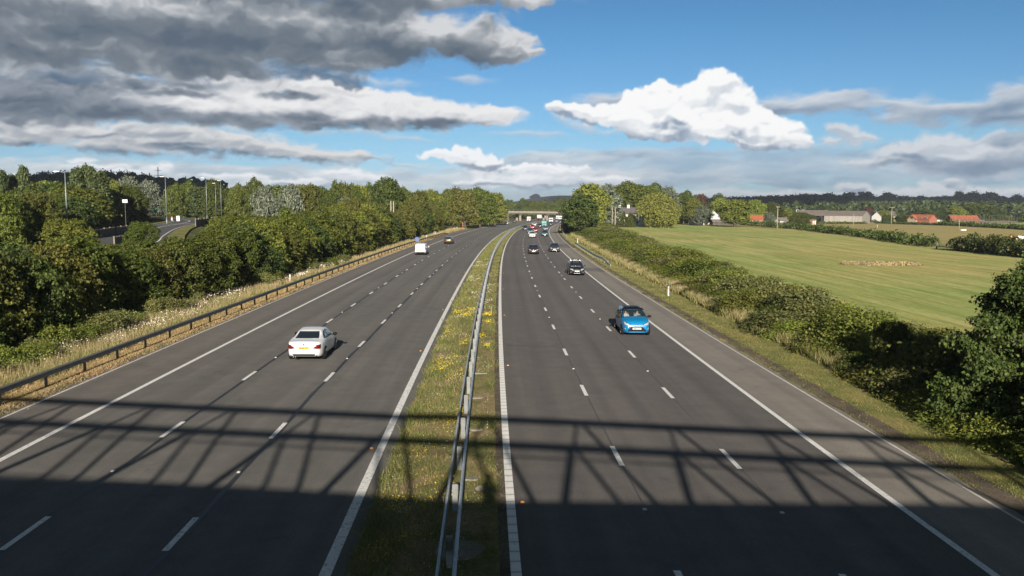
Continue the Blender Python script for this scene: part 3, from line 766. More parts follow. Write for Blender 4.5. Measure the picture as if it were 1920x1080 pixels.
build_clouds()
# ---------------------------------------------------------------- plants
LM = {
    'hedge': leaf_mat('hedge_leaf', [(0.0340, 0.0534, 0.0109), (0.0704, 0.0972, 0.0158), (0.1154, 0.1311, 0.0218), (0.0546, 0.0777, 0.0158)], objvar=0.14),
    'hedge_brown': leaf_mat('hedge_leaf_brown', [(0.0524, 0.0662, 0.0152), (0.0911, 0.1049, 0.0221), (0.1435, 0.1380, 0.0304), (0.0690, 0.0856, 0.0179)], objvar=0.12),
    'dark': leaf_mat('dark_leaf', [(0.0304, 0.0522, 0.0138), (0.0547, 0.0812, 0.0193), (0.0835, 0.1130, 0.0248)], objvar=0.12),
    'bright': leaf_mat('bright_leaf', [(0.0773, 0.1114, 0.0212), (0.1314, 0.1639, 0.0273), (0.1932, 0.2032, 0.0395)], objvar=0.12),
    'silver': leaf_mat('silver_leaf', [(0.0808, 0.1045, 0.0712), (0.1330, 0.1568, 0.1140), (0.2090, 0.2280, 0.1805)], rough=0.5, spec=0.4, objvar=0.08),
    'willow': leaf_mat('willow_leaf', [(0.1166, 0.1346, 0.0298), (0.1884, 0.1973, 0.0431), (0.2332, 0.2242, 0.0563)], objvar=0.08),
    'poplar': leaf_mat('poplar_leaf', [(0.0483, 0.0759, 0.0276), (0.0828, 0.1132, 0.0414), (0.1242, 0.1518, 0.0621)], objvar=0.1),
    'ridge': leaf_mat('ridge_leaf', [(0.0154, 0.0286, 0.0154), (0.0242, 0.0418, 0.0198)], transl=0.0, objvar=0.1),
    'wood': leaf_mat('wood_leaf', [(0.0202, 0.0346, 0.0130), (0.0346, 0.0518, 0.0158), (0.0468, 0.0634, 0.0202)], transl=0.0, objvar=0.1),
    'bramble': leaf_mat('bramble_leaf', [(0.0759, 0.0966, 0.0276), (0.1311, 0.1449, 0.0414), (0.2001, 0.1932, 0.0828)], objvar=0.12),
    'copper': leaf_mat('copper_leaf', [(0.0483, 0.0248, 0.0193), (0.0966, 0.0483, 0.0304)], objvar=0.1),
}
M['blossom'] = mat('blossom', (0.62, 0.56, 0.46), 0.8)
M['flower_yellow'] = mat('flower_yellow', (0.55, 0.42, 0.02), 0.7)

def leaf_quads(P, N, size, rng, long=1.5):
    """diamond leaves at points P with normals N"""
    n = len(P)
    r = rng.normal(size=(n, 3)); t_ = np.cross(N, r); t_ /= np.linalg.norm(t_, axis=1)[:, None] + 1e-9
    b = np.cross(N, t_)
    s = size * (0.55 + 0.9 * rng.random(n))[:, None] * 0.5
    a1 = t_ * s * long; b1 = b * s
    bend = N * s * 0.35
    return np.stack([P - a1, P - b1 + bend, P + a1, P + b1 + bend], 1)

def lobes_random(n, w, h, base, rng, rmin=0.2, rmax=0.36, top=1.0, flat=0.9):
    """lobe ellipsoids filling a crown w wide, h high starting at height base"""
    L = []
    for i in range(n):
        f = (i + 0.5) / n
        z = base + (h - base) * (0.12 + 0.80 * f)
        prof = math.sqrt(max(0.05, 1 - ((f - 0.38) / (0.66 if f > 0.38 else 0.75)) ** 2)) * top + (1 - top) * 0.5
        r = w / 2 * prof * (0.30 + 0.5 * rng.random())
        a = i * 2.399963 + rng.normal() * 0.4
        rr = w * rng.uniform(rmin, rmax) * (0.75 + 0.4 * prof)
        L.append((r * math.cos(a), r * math.sin(a), z, rr, rr, min(rr * flat, (h - base) * 0.35)))
    return np.array(L)

def crown(name, L, n, size, mat_, seed, twig=14, sig=0.9, outw=0.7, droop=0.0, core=0.5, long=1.5, zmin=0.0, fill=0.18):
    rng = np.random.default_rng(seed)
    K = max(1, n // twig)
    w = (L[:, 3] * L[:, 4]); w = w / w.sum()
    k = rng.choice(len(L), size=K * 3, p=w)
    d = rng.normal(size=(K * 3, 3)); d /= np.linalg.norm(d, axis=1)[:, None]
    d[:, 2] = np.abs(d[:, 2]) * np.where(rng.random(K * 3) < 0.72, 1, -1)
    fr_ = np.where(rng.random(K * 3) < fill, rng.uniform(0.45, 0.9, K * 3), rng.normal(0.98, 0.07, K * 3))
    C = L[k, :3] + d * L[k, 3:] * fr_[:, None]
    inside = np.zeros(len(C), bool)
    for l in L: inside |= (((C - l[:3]) / l[3:]) ** 2).sum(1) < core ** 2
    ok = (~inside) & (C[:, 2] > zmin)
    C = C[ok][:K]; d = d[ok][:K]
    K = len(C)
    P = np.repeat(C, twig, 0) + rng.normal(size=(K * twig, 3)) * size * sig * np.array([1.25, 1.25, 0.8])
    dd = np.repeat(d, twig, 0)
    if droop:
        h = rng.random(K * twig) ** 1.5 * droop; P[:, 2] -= h; P[:, 2] = np.maximum(P[:, 2], zmin + 0.2)
    N = dd * outw + rng.normal(size=dd.shape) * 0.62 + np.array([0, 0, 0.25])
    N /= np.linalg.norm(N, axis=1)[:, None]
    Q = leaf_quads(P, N, size, rng, long)
    return np_mesh(name, Q.reshape(-1, 3), 4, mat_)

def trunk_mesh(h, r, rng, limbs=6, reach=2.0, lean=0.03, z0=0.35):
    mb = MB()
    pts = [(lean * h * math.sin(i * .9) * i / 5, lean * h * math.cos(i * 1.3) * i / 5 - 0, h * i / 5) for i in range(6)]
    mb.tube([(0, 0, -0.4)] + pts[1:], [r * 1.35] + [r * (1 - 0.15 * i) for i in range(1, 6)], 8)
    for i in range(limbs):
        f = z0 + (0.95 - z0) * i / max(1, limbs - 1); z = h * f
        a = i * 2.4 + rng.random(); q = reach * (1.0 - 0.35 * f)
        p0 = Vector((0, 0, z)); p1 = p0 + Vector((math.cos(a) * q * .5, math.sin(a) * q * .5, q * .35)); p2 = p0 + Vector((math.cos(a) * q, math.sin(a) * q, q * .85))
        mb.tube([p0, p1, p2], [r * .42 * (1.1 - f * .5), r * .26, r * .1], 6)
        for sgn in (-1, 1):
            b = a + sgn * 0.7
            mb.tube([p1, p1 + Vector((math.cos(b) * q * .45, math.sin(b) * q * .45, q * .4))], [r * .18, r * .05], 5)
    return mb

PLANTS = {}
def proto(kind, crown_me, trunk_mb, H, W):
    tm = None
    if trunk_mb is not None:
        t_ = trunk_mb.build('trunk', M['bark'], None, smooth=True); tm = t_.data
        bpy.data.objects.remove(t_)
    PLANTS[kind] = (crown_me, tm, H, W)

def make_protos():
    R = np.random.default_rng
    def bush(kind, n, size, m, seed, h=5.5, w=6.5, nl=16, twig=14):
        rng = R(seed); L = lobes_random(nl, w, h, 0.0, rng, 0.15, 0.25, flat=0.85)
        low = np.array([(w * .33 * math.cos(a), w * .33 * math.sin(a), h * .20, w * .2, w * .2, h * .2) for a in np.linspace(0, 6.28, 8)[:-1]])
        proto(kind, crown('crown', np.concatenate([L, low]), n, size, LM[m], seed, twig=twig), trunk_mesh(h * .7, .13, rng, 5, w * .25), h, w)
    bush('bush_a', 24650, 0.14, 'hedge', 1)
    bush('bush_b', 24650, 0.14, 'hedge_brown', 2, nl=20)
    bush('bush_c', 21750, 0.14, 'dark', 3, nl=14)
    bush('bush_d', 23200, 0.14, 'bright', 4, nl=18)
    def tree(kind, n, size, m, seed, h=13., w=11., base=2.0, nl=24, twig=12, top=1.0, **kw):
        rng = R(seed); L = lobes_random(nl, w, h, base, rng, 0.13, 0.24, top, flat=0.8)
        proto(kind, crown('crown', L, n, size, LM[m], seed, twig=twig, **kw), trunk_mesh(h * .72, .32, rng, 7, w * .3), h, w)
    tree('oak_a', 15000, 0.36, 'dark', 11)
    tree('oak_b', 15000, 0.36, 'hedge', 12, nl=28)
    tree('tree_bright', 14000, 0.36, 'bright', 13, h=12, w=10)
    tree('tree_brown', 13000, 0.36, 'hedge_brown', 14, h=11, w=10, nl=20)
    tree('tree_copper', 8000, 0.36, 'copper', 15, h=10, w=8)
    tree('silver', 15000, 0.24, 'silver', 16, h=10, w=8, base=0.4, nl=26)
    tree('poplar', 12000, 0.34, 'poplar', 17, h=16, w=5.5, base=1.0, nl=26, top=0.75)
    tree('willow', 20000, 0.22, 'willow', 18, h=11, w=13, base=2.0, nl=22, droop=3.2, long=2.6)
    tree('greytree', 13000, 0.36, 'silver', 19, h=13, w=11, nl=26)
    def far(kind, m, seed, n=2600, size=0.95, h=12., w=11.):
        rng = R(seed); L = lobes_random(14, w, h, 0.5, rng, 0.18, 0.28)
        proto(kind, crown('crown', L, n, size, LM[m], seed, twig=10), trunk_mesh(h * .6, .35, rng, 3, w * .25), h, w)
    far('far_dark', 'ridge', 21); far('far_dark2', 'ridge', 22); far('far_mid', 'wood', 23); far('far_mid2', 'wood', 24)
    # low scrub
    def scrub(kind, m, seed, n=5200, size=0.10, h=1.7, w=3.2, nl=11):
        rng = R(seed); L = lobes_random(nl, w, h, 0.0, rng, 0.16, 0.26, flat=0.7)
        low = np.array([(w * .36 * math.cos(a), w * .36 * math.sin(a), h * .15, w * .18, w * .18, h * .22) for a in np.linspace(0, 6.28, 7)[:-1]])
        proto(kind, crown('crown', np.concatenate([L, low]), int(n * 1.5), size * .85, LM[m], seed, twig=8, fill=0.25, sig=1.5), None, h, w)
    scrub('scrub_a', 'hedge', 31); scrub('scrub_b', 'hedge_brown', 32); scrub('scrub_c', 'bramble', 33); scrub('scrub_d', 'dark', 34)
    scrub('scrub_e', 'bright', 35, size=0.09)
    # the leafy young oak close by on the right
    rng = R(41)
    L = []
    for i in range(15):
        a = i * 2.4 + rng.normal() * .3; f = (i + .6) / 15; z = .9 + 4.4 * f; rr = 2.7 * math.sqrt(max(.08, 1 - ((f - .25) / .8) ** 2)) * rng.uniform(.7, 1.15)
        for q in (.45, .8, 1.05): L.append((rr * q * math.cos(a), rr * q * math.sin(a), z + q * .35, .72 * (1.35 - q * .55), .72 * (1.35 - q * .55), .5 * (1.35 - q * .5)))
    for z, r_ in ((5.3, .7), (5.9, .5), (6.3, .3)): L.append((.2, 0, z, r_, r_, r_ * .9))
    L = np.array(L)
    low = np.array([(2.5 * math.cos(a), 2.5 * math.sin(a), .8, 1.1, 1.1, .9) for a in np.linspace(0, 6.28, 9)[:-1]])
    proto('near_oak', crown('crown', np.concatenate([L, low]), 42000, 0.095, LM['dark'], 41, twig=16, sig=1.15, core=0.3, fill=0.3), trunk_mesh(4.6, .14, rng, 12, 1.9), 6.2, 6.6)
    L = lobes_random(26, 4.5, 5.6, 0.3, rng, 0.12, 0.19, flat=0.8)
    proto('near_oak2', crown('crown', L, 30000, 0.095, LM['dark'], 42, twig=16, sig=1.1, core=0.35, fill=0.3), trunk_mesh(4.2, .12, rng, 9, 1.3), 5.6, 4.5)
make_protos()

prng = random.Random(5)
CAP = False
CAPU = [0, 60, 100, 125, 160, 250, 262, 300, 370, 400, 430, 470, 600, 700, 800, 960]
CAPV = [446, 450, 448, 448, 480, 480, 462, 454, 456, 446, 424, 404, 394, 386, 380, 380]
def plant(kind, x, y, h, w, label, cat, name, group=None, z=None, trunk=True, sink=0.15):
    cm, tm, H, W = PLANTS[kind]
    z = gz(x, y) if z is None else z
    if CAP and y > 5:
        u = 960 + x / y * FPX
        h = min(h, max(1.6, ztop(float(np.interp(u, CAPU, CAPV)) + prng.uniform(-4, 10), y) - z))
    e = empty(name, (x, y, z - sink), prng.uniform(0, 6.28), label, cat, group)
    e.scale = (w / W, w / W, (h + sink) / H)
    link_mesh('crown' if tm or 'tree' in name else 'foliage', cm, e)
    if tm and trunk: link_mesh('trunk', tm, e)
    return e
def px_tree(kind, u, v, D, wpx, label, name='tree', cat='tree', group=None):
    P = at_dist(u, D); h = ztop(v, D) - P.z; w = wpx * D / FPX
    return plant(kind, P.x, P.y, h, w, label, cat, name, group, z=P.z)
def near_side(x, y, r=6.5): return float(side_dist(np.array([x]), np.array([y]))[0]) < r

# --- hedgerow along the left verge
def rows():
    global CAP
    CAP = True
    kinds = ['bush_a', 'bush_b', 'bush_a', 'bush_d', 'bush_b', 'bush_c']
    def off_in(s): return float(np.interp(s, [20, 40, 57, 68, 100, 130, 180, 250, 400], [-24.2, -24.6, -25.2, -23.4, -22.8, -22.4, -23.2, -23.4, -26]))
    s = 26.0; i = 0
    while s < 262:
        h = float(np.interp(s, [20, 45, 70, 100, 160, 250], [3.2, 4.0, 5.0, 5.6, 6.4, 7.0])) * prng.uniform(.84, 1.14)
        w = h * prng.uniform(1.0, 1.2)
        P = rp(s, off_in(s) - w * .45)
        k = kinds[(i * 5 + prng.randrange(3)) % 6]
        plant(k, P[0], P[1], h, w, 'dense roadside bush in the front row of the hedgerow behind the left crash barrier', 'bush', 'bush', 'front row of the left hedgerow')
        s += w * .62; i += 1
    # second row
    s = 24.0; i = 0
    while s < 275:
        h = float(np.interp(s, [20, 45, 70, 100, 160, 250], [3.9, 4.6, 5.4, 6.4, 7.6, 8.6])) * prng.uniform(.8, 1.15); w = h * prng.uniform(.95, 1.2)
        P = rp(s, off_in(s) - 7.2 - prng.uniform(0, 2))
        if not near_side(P[0], P[1], 7.0 + w * .3):
            plant(kinds[(i * 7 + 1) % 6], P[0], P[1], h, w, 'bushy growth rising behind the front row of the left hedgerow', 'bush', 'bush', 'second row of the left hedgerow')
        s += w * .72; i += 1
    # thicket between the hedgerow and the side road
    n = 0
    for gy in np.arange(60, 300, 7.5):
        for gx in np.arange(-62, -32, 7.5):
            x = gx + prng.uniform(-2.5, 2.5) + (-gy * 0.05); y = gy + prng.uniform(-2.5, 2.5)
            off = float(road_off(np.array([x]), np.array([y]))[0])
            if off > -33 or off < -58: continue
            dside = float(side_dist(np.array([x]), np.array([y]))[0])
            if dside < 9: continue
            if y < 150 and x < -40 and dside < 14: continue
            h = float(np.interp(y, [60, 110, 170, 300], [4.0, 5.6, 7.6, 10.5])) * prng.uniform(.8, 1.15)
            k = ['bush_a', 'oak_b', 'bush_b', 'bush_c', 'tree_brown', 'bush_d'][n % 6]
            if y < 120: k = k if k.startswith('bush') else 'bush_b'
            plant(k, x, y, h, h * prng.uniform(.95, 1.2), 'round topped tree in the thicket between the hedgerow and the side road', 'tree', 'tree', 'thicket behind the left hedgerow'); n += 1
    CAP = False
    # beyond the side road, near left
    n = 0
    for gy in np.arange(50, 230, 8.5):
        for gx in np.arange(-150, -40, 8.5):
            x = gx + prng.uniform(-3, 3); y = gy + prng.uniform(-3, 3)
            if abs(x) > y * 0.68 + 8: continue
            dside = float(side_dist(np.array([x]), np.array([y]))[0])
            sx = np.interp(y, SPATH[:, 1], SPATH[:, 0])
            if x > sx - 12 or dside < 12: continue
            top = float(np.interp(math.hypot(x, y), [60, 120, 200, 260], [398, 380, 362, 356])) + prng.uniform(-9, 12)
            P = at_dist(960 + x / y * FPX, y); h = ztop(top, y) - P.z
            h = min(max(h, 4), 13)
            k = ['bush_a', 'oak_b', 'bush_c', 'bush_b', 'oak_a', 'bush_d', 'tree_brown'][n % 7]
            plant(k, x, y, h, h * prng.uniform(.9, 1.15), 'leafy tree in the wood on the far side of the side road', 'tree', 'tree', 'wood left of the side road', z=P.z); n += 1
rows()

def weeds():
    rg = random.Random(3); s = 27
    while s < 120:
        o_ = float(np.interp(s, [20, 40, 57, 68, 100, 130], [-23.2, -23.4, -24.0, -22.6, -22.4, -22.0])) + rg.uniform(-.6, .5)
        if s < 50 or rg.random() < .35:
            P = rp(s, o_); h = rg.uniform(.7, 1.3)
            plant(['scrub_c', 'scrub_a', 'scrub_c', 'scrub_e'][rg.randrange(4)], P[0], P[1], h, h * rg.uniform(1.8, 2.4), 'low bramble and weeds at the foot of the left hedgerow', 'shrub', 'shrub', 'brambles at the foot of the left hedgerow')
        s += 1.7
weeds()
# --- trees one can tell apart on the left
TL = [('poplar', 46, 310, 175, 26, 'tall narrow poplar standing alone against the sky near the left edge'),
      ('poplar', 3, 316, 175, 26, 'narrow poplar cut by the left edge of the view'),
      ('poplar', 26, 327, 180, 22, 'shorter poplar right beside the tall lone poplar at far left'),
      ('poplar', 147, 313, 170, 30, 'leftmost poplar of the tall clump behind the first street lamp'),
      ('poplar', 168, 308, 172, 32, 'tallest poplar in the clump behind the first street lamp'),
      ('poplar', 192, 321, 170, 44, 'broad rightmost poplar of the clump behind the first street lamp'),
      ('greytree', 245, 340, 235, 46, 'grey green round tree between the poplar clump and the pylon'),
      ('greytree', 283, 347, 300, 44, 'pale tree behind the small lamps of the side road'),
      ('bush_d', 215, 350, 190, 26, 'small bright tree tucked under the right of the poplar clump'),
      ('silver', 497, 352, 112, 52, 'silver leaved tree rising from the hedgerow, left one of the pair'),
      ('silver', 545, 348, 124, 58, 'silver leaved tree rising from the hedgerow, right one of the pair'),
      ('silver', 648, 372, 150, 46, 'small silvery willow standing right of the silver leaved pair'),
      ('oak_a', 725, 335, 210, 74, 'big dark domed oak highest on the left skyline'),
      ('oak_b', 632, 346, 215, 30, 'small round crown peeping over the wood left of the big oak'),
      ('oak_b', 664, 352, 215, 34, 'rounded tree top just left of the big domed oak'),
      ('tree_bright', 808, 357, 300, 40, 'bright green rounded tree right of the two wooden posts'),
      ('tree_brown', 872, 360, 300, 52, 'rounded olive tree, left of three closing the left wood before the overbridge'),
      ('oak_b', 900, 356, 330, 54, 'tallest rounded tree, middle of three closing the left wood before the overbridge'),
      ('tree_bright', 928, 362, 370, 44, 'rounded tree, right of three closing the left wood before the overbridge'),
      ('tree_brown', 760, 380, 185, 34, 'olive brown tree at the right foot of the two posts')]
for k, u, v, D, w, lab in TL:
    px_tree(k, u, v, D, w, lab)
def band(kinds, u0, u1, du, v_of, D_of, wpx, label, group, seed, name='tree'):
    rg = random.Random(seed); u = u0; i = 0
    while u < u1:
        D = D_of(u) * rg.uniform(.93, 1.07); v = v_of(u) + rg.uniform(-5, 6); w = wpx * rg.uniform(.8, 1.25)
        P = at_dist(u, D)
        off = float(road_off(np.array([P.x]), np.array([P.y]))[0])
        if not (-24 - w * D / FPX / 2 < off < 17 + w * D / FPX / 2) and not near_side(P.x, P.y, 9):
            px_tree(kinds[(i * 5 + rg.randrange(2)) % len(kinds)], u, v, D, w, label, name, 'tree', group)
        u += du * rg.uniform(.8, 1.2); i += 1
ip = lambda xs, ys: (lambda u: float(np.interp(u, xs, ys)))
band(['oak_b', 'poplar', 'oak_a', 'tree_bright', 'tree_brown'], 330, 600, 22, ip([330, 480, 600], [348, 346, 352]), ip([330, 600], [285, 215]), 44, 'leafy tree in the wood on the skyline behind the lamps of the side road', 'skyline wood behind the side road lamps', 71)
band(['oak_b', 'tree_brown', 'oak_a', 'tree_bright'], 560, 800, 19, ip([560, 700, 800], [354, 352, 360]), ip([560, 800], [200, 250]), 42, 'green tree in the long wood left of the motorway', 'long wood left of the motorway', 72)
band(['tree_brown', 'oak_b', 'bush_b', 'tree_bright'], 640, 830, 24, ip([640, 830], [382, 376]), ip([640, 830], [150, 190]), 48, 'lower tree at the edge of the long wood left of the motorway', 'edge of the left wood', 73)
band(['oak_b', 'tree_brown', 'oak_a', 'tree_bright'], 740, 975, 13, ip([740, 800, 890, 950, 975], [366, 362, 358, 366, 376]), ip([740, 860, 975], [260, 380, 520]), 34, 'tree on the bank above the left verge near the overbridge', 'bank trees toward the overbridge', 74)
band(['oak_b', 'bush_b', 'tree_brown', 'tree_bright'], 780, 962, 11, ip([780, 880, 962], [384, 376, 384]), ip([780, 870, 962], [225, 330, 490]), 32, 'tree at the front of the bank above the left verge', 'front of the bank trees', 75)
band(['bush_c', 'oak_b', 'bush_b'], 890, 968, 9, ip([890, 968], [392, 394]), ip([890, 968], [360, 500]), 18, 'low bush at the foot of the bank trees near the overbridge', 'foot of the bank trees', 76)
band(['oak_a', 'oak_b'], 955, 1075, 9, ip([955, 1000, 1075], [376, 377, 374]), ip([955, 1010, 1030, 1075], [720, 720, 860, 880]), 26, 'tree in the wood rising behind the concrete overbridge', 'wood behind the overbridge', 77)
band(['oak_b', 'tree_bright'], 960, 1075, 13, ip([955, 1075], [386, 386]), ip([955, 1005, 1030, 1075], [690, 690, 840, 860]), 22, 'lower tree just behind the deck of the overbridge', 'trees just behind the overbridge', 78)

px_tree('bush_a', 262, 424, 74, 60, 'bushy young tree standing in front of the side road bend', 'tree')
px_tree('bush_d', 128, 420, 66, 92, 'ash sapling bush rising beneath the nearest street lamp', 'tree')
px_tree('bush_b', 212, 464, 64, 88, 'low thorn bush before the near stretch of the side road', 'bush', 'bush')
# --- right of the motorway
TR = [('oak_a', 1090, 366, 243, 74, 'big dark tree overhanging the right hard shoulder where the road bends'),
      ('bush_c', 1072, 388, 262, 40, 'dark bush under the left of the big dark tree at the bend'),
      ('tree_bright', 1106, 345, 300, 66, 'bright green tree rising behind the big dark tree at the bend'),
      ('greytree', 1134, 351, 335, 60, 'silvery grey tree between the bright tree and the twin poles'),
      ('oak_b', 1185, 344, 400, 74, 'tall round tree behind the white cottage, left of a pair'),
      ('oak_b', 1219, 347, 410, 56, 'tall round tree behind the white cottage, right of a pair'),
      ('tree_brown', 1158, 352, 420, 50, 'olive tree showing between the grey tree and the cottage trees'),
      ('greytree', 1252, 354, 430, 46, 'greyish tree behind the weeping willow'),
      ('willow', 1236, 365, 345, 78, 'broad weeping willow right of the white cottage'),
      ('oak_b', 1282, 360, 440, 40, 'round green tree just right of the weeping willow'),
      ('tree_bright', 1301, 372, 400, 36, 'light green low tree right of the willow'),
      ('silver', 1318, 385, 380, 34, 'grey leaved bushy tree beside the little white gable'),
      ('tree_copper', 1313, 365, 430, 22, 'reddish brown tree top among the green ones'),
      ('tree_bright', 1378, 373, 362, 62, 'bright yellow green tree in front of the hamlet'),
      ('bush_c', 1346, 366, 460, 34, 'dark green tree behind the yellow green tree'),
      ('tree_bright', 1350, 370, 430, 36, 'light tree just left behind the yellow green tree'),
      ('tree_bright', 1418, 373, 430, 32, 'rounded pale green tree right of the yellow green tree'),
      ('oak_b', 1447, 379, 450, 40, 'grey green tree behind the tall single pole'),
      ('silver', 1442, 396, 400, 24, 'small silvery tree among the cottage roofs'),
      ('bush_a', 1500, 398, 420, 38, 'bushy tree left of the big barn'),
      ('bush_a', 1520, 402, 440, 30, 'bush directly before the left end of the big barn'),
      ('oak_a', 1545, 384, 640, 46, 'dark tree showing over the left roof of the big barn'),
      ('tree_copper', 1628, 386, 620, 16, 'dark reddish tree behind the gable of the big barn'),
      ('bush_d', 1660, 393, 560, 26, 'bright bush between the big barn and the tee topped pole'),
      ('oak_a', 1738, 390, 600, 44, 'green tree behind the red roofed new house'),
      ('tree_bright', 1792, 384, 590, 34, 'yellow green tree behind the left of the scaffolded house'),
      ('oak_b', 1830, 379, 600, 62, 'largest yellow green tree behind the scaffolding'),
      ('oak_a', 1866, 387, 600, 36, 'darker tree right of the largest tree behind the scaffolding'),
      ('oak_a', 1766, 385, 640, 36, 'dark tree between the two red roofs')]
for k, u, v, D, w, lab in TR:
    px_tree(k, u, v, D, w, lab)
band(['oak_b', 'tree_brown', 'oak_a', 'tree_bright'], 1110, 1300, 15, ip([1110, 1200, 1300], [362, 358, 372]), ip([1110, 1300], [440, 480]), 36, 'tree in the grove behind the white cottage and willow', 'grove behind the white cottage', 81)
band(['oak_b', 'bush_c', 'tree_bright'], 1255, 1480, 14, ip([1255, 1480], [386, 390]), ip([1255, 1480], [500, 500]), 26, 'low tree among the roofs of the hamlet', 'trees among the hamlet roofs', 82)
band(['oak_b', 'bush_c', 'bush_d'], 1640, 1930, 13, ip([1640, 1930], [404, 406]), ip([1640, 1930], [560, 600]), 22, 'small bushy tree between the new houses and the wooded hill', 'bushy trees behind the new houses', 83)

def near_trees():
    e = plant('near_oak', 18.4, 29.3, 5.8, 5.6, 'young oak with small dark leaves close by above the right verge', 'tree', 'tree')
    e = plant('near_oak2', 20.9, 31.0, 5.6, 4.6, 'young oak half cut off by the right edge of the view', 'tree', 'tree')
    e = plant('near_oak2', 17.9, 25.2, 3.0, 3.6, 'low leafy bush under the near oak at the right edge', 'bush', 'bush')
near_trees()

# --- scrub between the right verge and the field
def scrub_band():
    kinds = ['scrub_a', 'scrub_b', 'scrub_c', 'scrub_a', 'scrub_e', 'scrub_c', 'scrub_e']
    rg = random.Random(9)
    zones = [(20, 62, 'scrub bush in the shaded strip below the near oak, right verge', 'scrub below the near oak'),
             (62, 120, 'tangled scrub bush on the strip between the right verge and the mown field', 'scrub beside the mown field'),
             (120, 300, 'scrub bush in the strip running back toward the twin wooden poles', 'scrub toward the twin poles')]
    i = 0
    for s0, s1, lab, grp in zones:
        s = s0
        while s < s1:
            a = float(np.interp(s, [20, 34, 48, 78, 110, 185, 330], [16.3, 17.2, 17.8, 18.4, 18.6, 19.0, 19.4]))
            b = float(np.interp(s, [20, 37, 55, 72, 116, 187, 330], [23, 22.6, 23.8, 25.0, 27.4, 29.2, 33]))
            step = float(np.interp(s, [20, 80, 330], [2.1, 3.2, 8.5]))
            o_ = a + 0.3
            while o_ < b:
                f = (o_ - a) / (b - a)
                h = (0.9 + 1.3 * math.sin(min(1, f * 1.2) * 2.6)) * rg.uniform(.75, 1.2) * float(np.interp(s, [20, 50, 90, 150, 330], [0.80, 0.84, 0.86, 0.92, 1.05]))
                w = max(2.2, h * 1.6) * rg.uniform(.9, 1.2) * float(np.interp(s, [20, 60, 120, 330], [1.1, 1.35, 1.6, 2.6]))
                P = rp(s + rg.uniform(-1, 1), o_ + rg.uniform(-.5, .5))
                k = kinds[rg.randrange(7)]
                if f > .35 and rg.random() < .3: k = 'scrub_c'
                w *= 1.1
                e = plant(k, P[0], P[1], h, w, lab, 'shrub', 'shrub', grp); i += 1
                o_ += w * .62
            s += step
    print('scrub', i)
scrub_band()
px_tree('bush_a', 1690, 610, 38, 80, 'taller green shrub standing up from the scrub left of the near oak', 'shrub', 'shrub')
px_tree('scrub_c', 1475, 585, 52, 150, 'wide pale flowering bramble clump in the scrub beside the field', 'shrub', 'shrub')
px_tree('scrub_b', 1400, 548, 60, 90, 'olive toned thorn bush in the scrub before the flowering brambles', 'shrub', 'shrub')

# --- field hedges
def hedge(label, poly, h, D0, mat_, n=9000, size=0.35, width=2.5, name='hedge', seed=3, v_is_base=True):
    P = [gp(u, v) for u, v in poly]
    seg = [(P[i + 1] - P[i]).length for i in range(len(P) - 1)]; tot = sum(seg)
    L = []; rg = np.random.default_rng(seed); d = 0
    while d < tot:
        a = d; i = 0
        while i < len(seg) - 1 and a > seg[i]: a -= seg[i]; i += 1
        p = P[i].lerp(P[i + 1], min(1, a / seg[i]))
        hh = h * rg.uniform(.7, 1.15)
        L.append((p.x + rg.normal() * .4, p.y + rg.normal() * .4, p.z + hh * .45, width * .6, width * .6, hh * .55))
        d += width * .55
    L = np.array(L); o = P[0].copy()
    L[:, 0] -= o.x; L[:, 1] -= o.y; L[:, 2] -= o.z
    me = crown('hedge', L, n, size, LM[mat_], seed, twig=8, zmin=-3.0, fill=0.3)
    e = link_mesh(name, me); e.location = o
    return tag(e, label, 'hedge')
hedge('long dark field hedge running from the twin poles to the field gate', [(1168, 415), (1300, 416), (1400, 423), (1500, 430), (1600, 442), (1690, 455), (1752, 464)], 2.1, 0, 'dark', 16000, 0.4, 3.0, seed=51)
hedge('high dark hedge right of the field gate', [(1797, 470), (1850, 474), (1925, 482), (2010, 490)], 3.0, 0, 'dark', 9000, 0.26, 3.0, seed=52)
hedge('distant hedge at the far side of the pasture before the new houses', [(1765, 423), (1850, 427), (1925, 431), (2000, 436)], 1.7, 0, 'dark', 9000, 0.5, 3.6, seed=53)
hedge('low hedge in front of the white cottage and willow', [(1165, 413), (1230, 412), (1310, 413)], 2.6, 0, 'dark', 7000, 0.5, 3.4, seed=54)
hedge('low hedge in front of the red roofed new house', [(1645, 419), (1700, 421), (1768, 423)], 1.0, 0, 'dark', 5000, 0.4, 3.0, seed=57)
hedge('ragged hedge before the big barn', [(1470, 418), (1560, 420), (1620, 420)], .8, 0, 'hedge', 4000, 0.45, 3.0, seed=55)

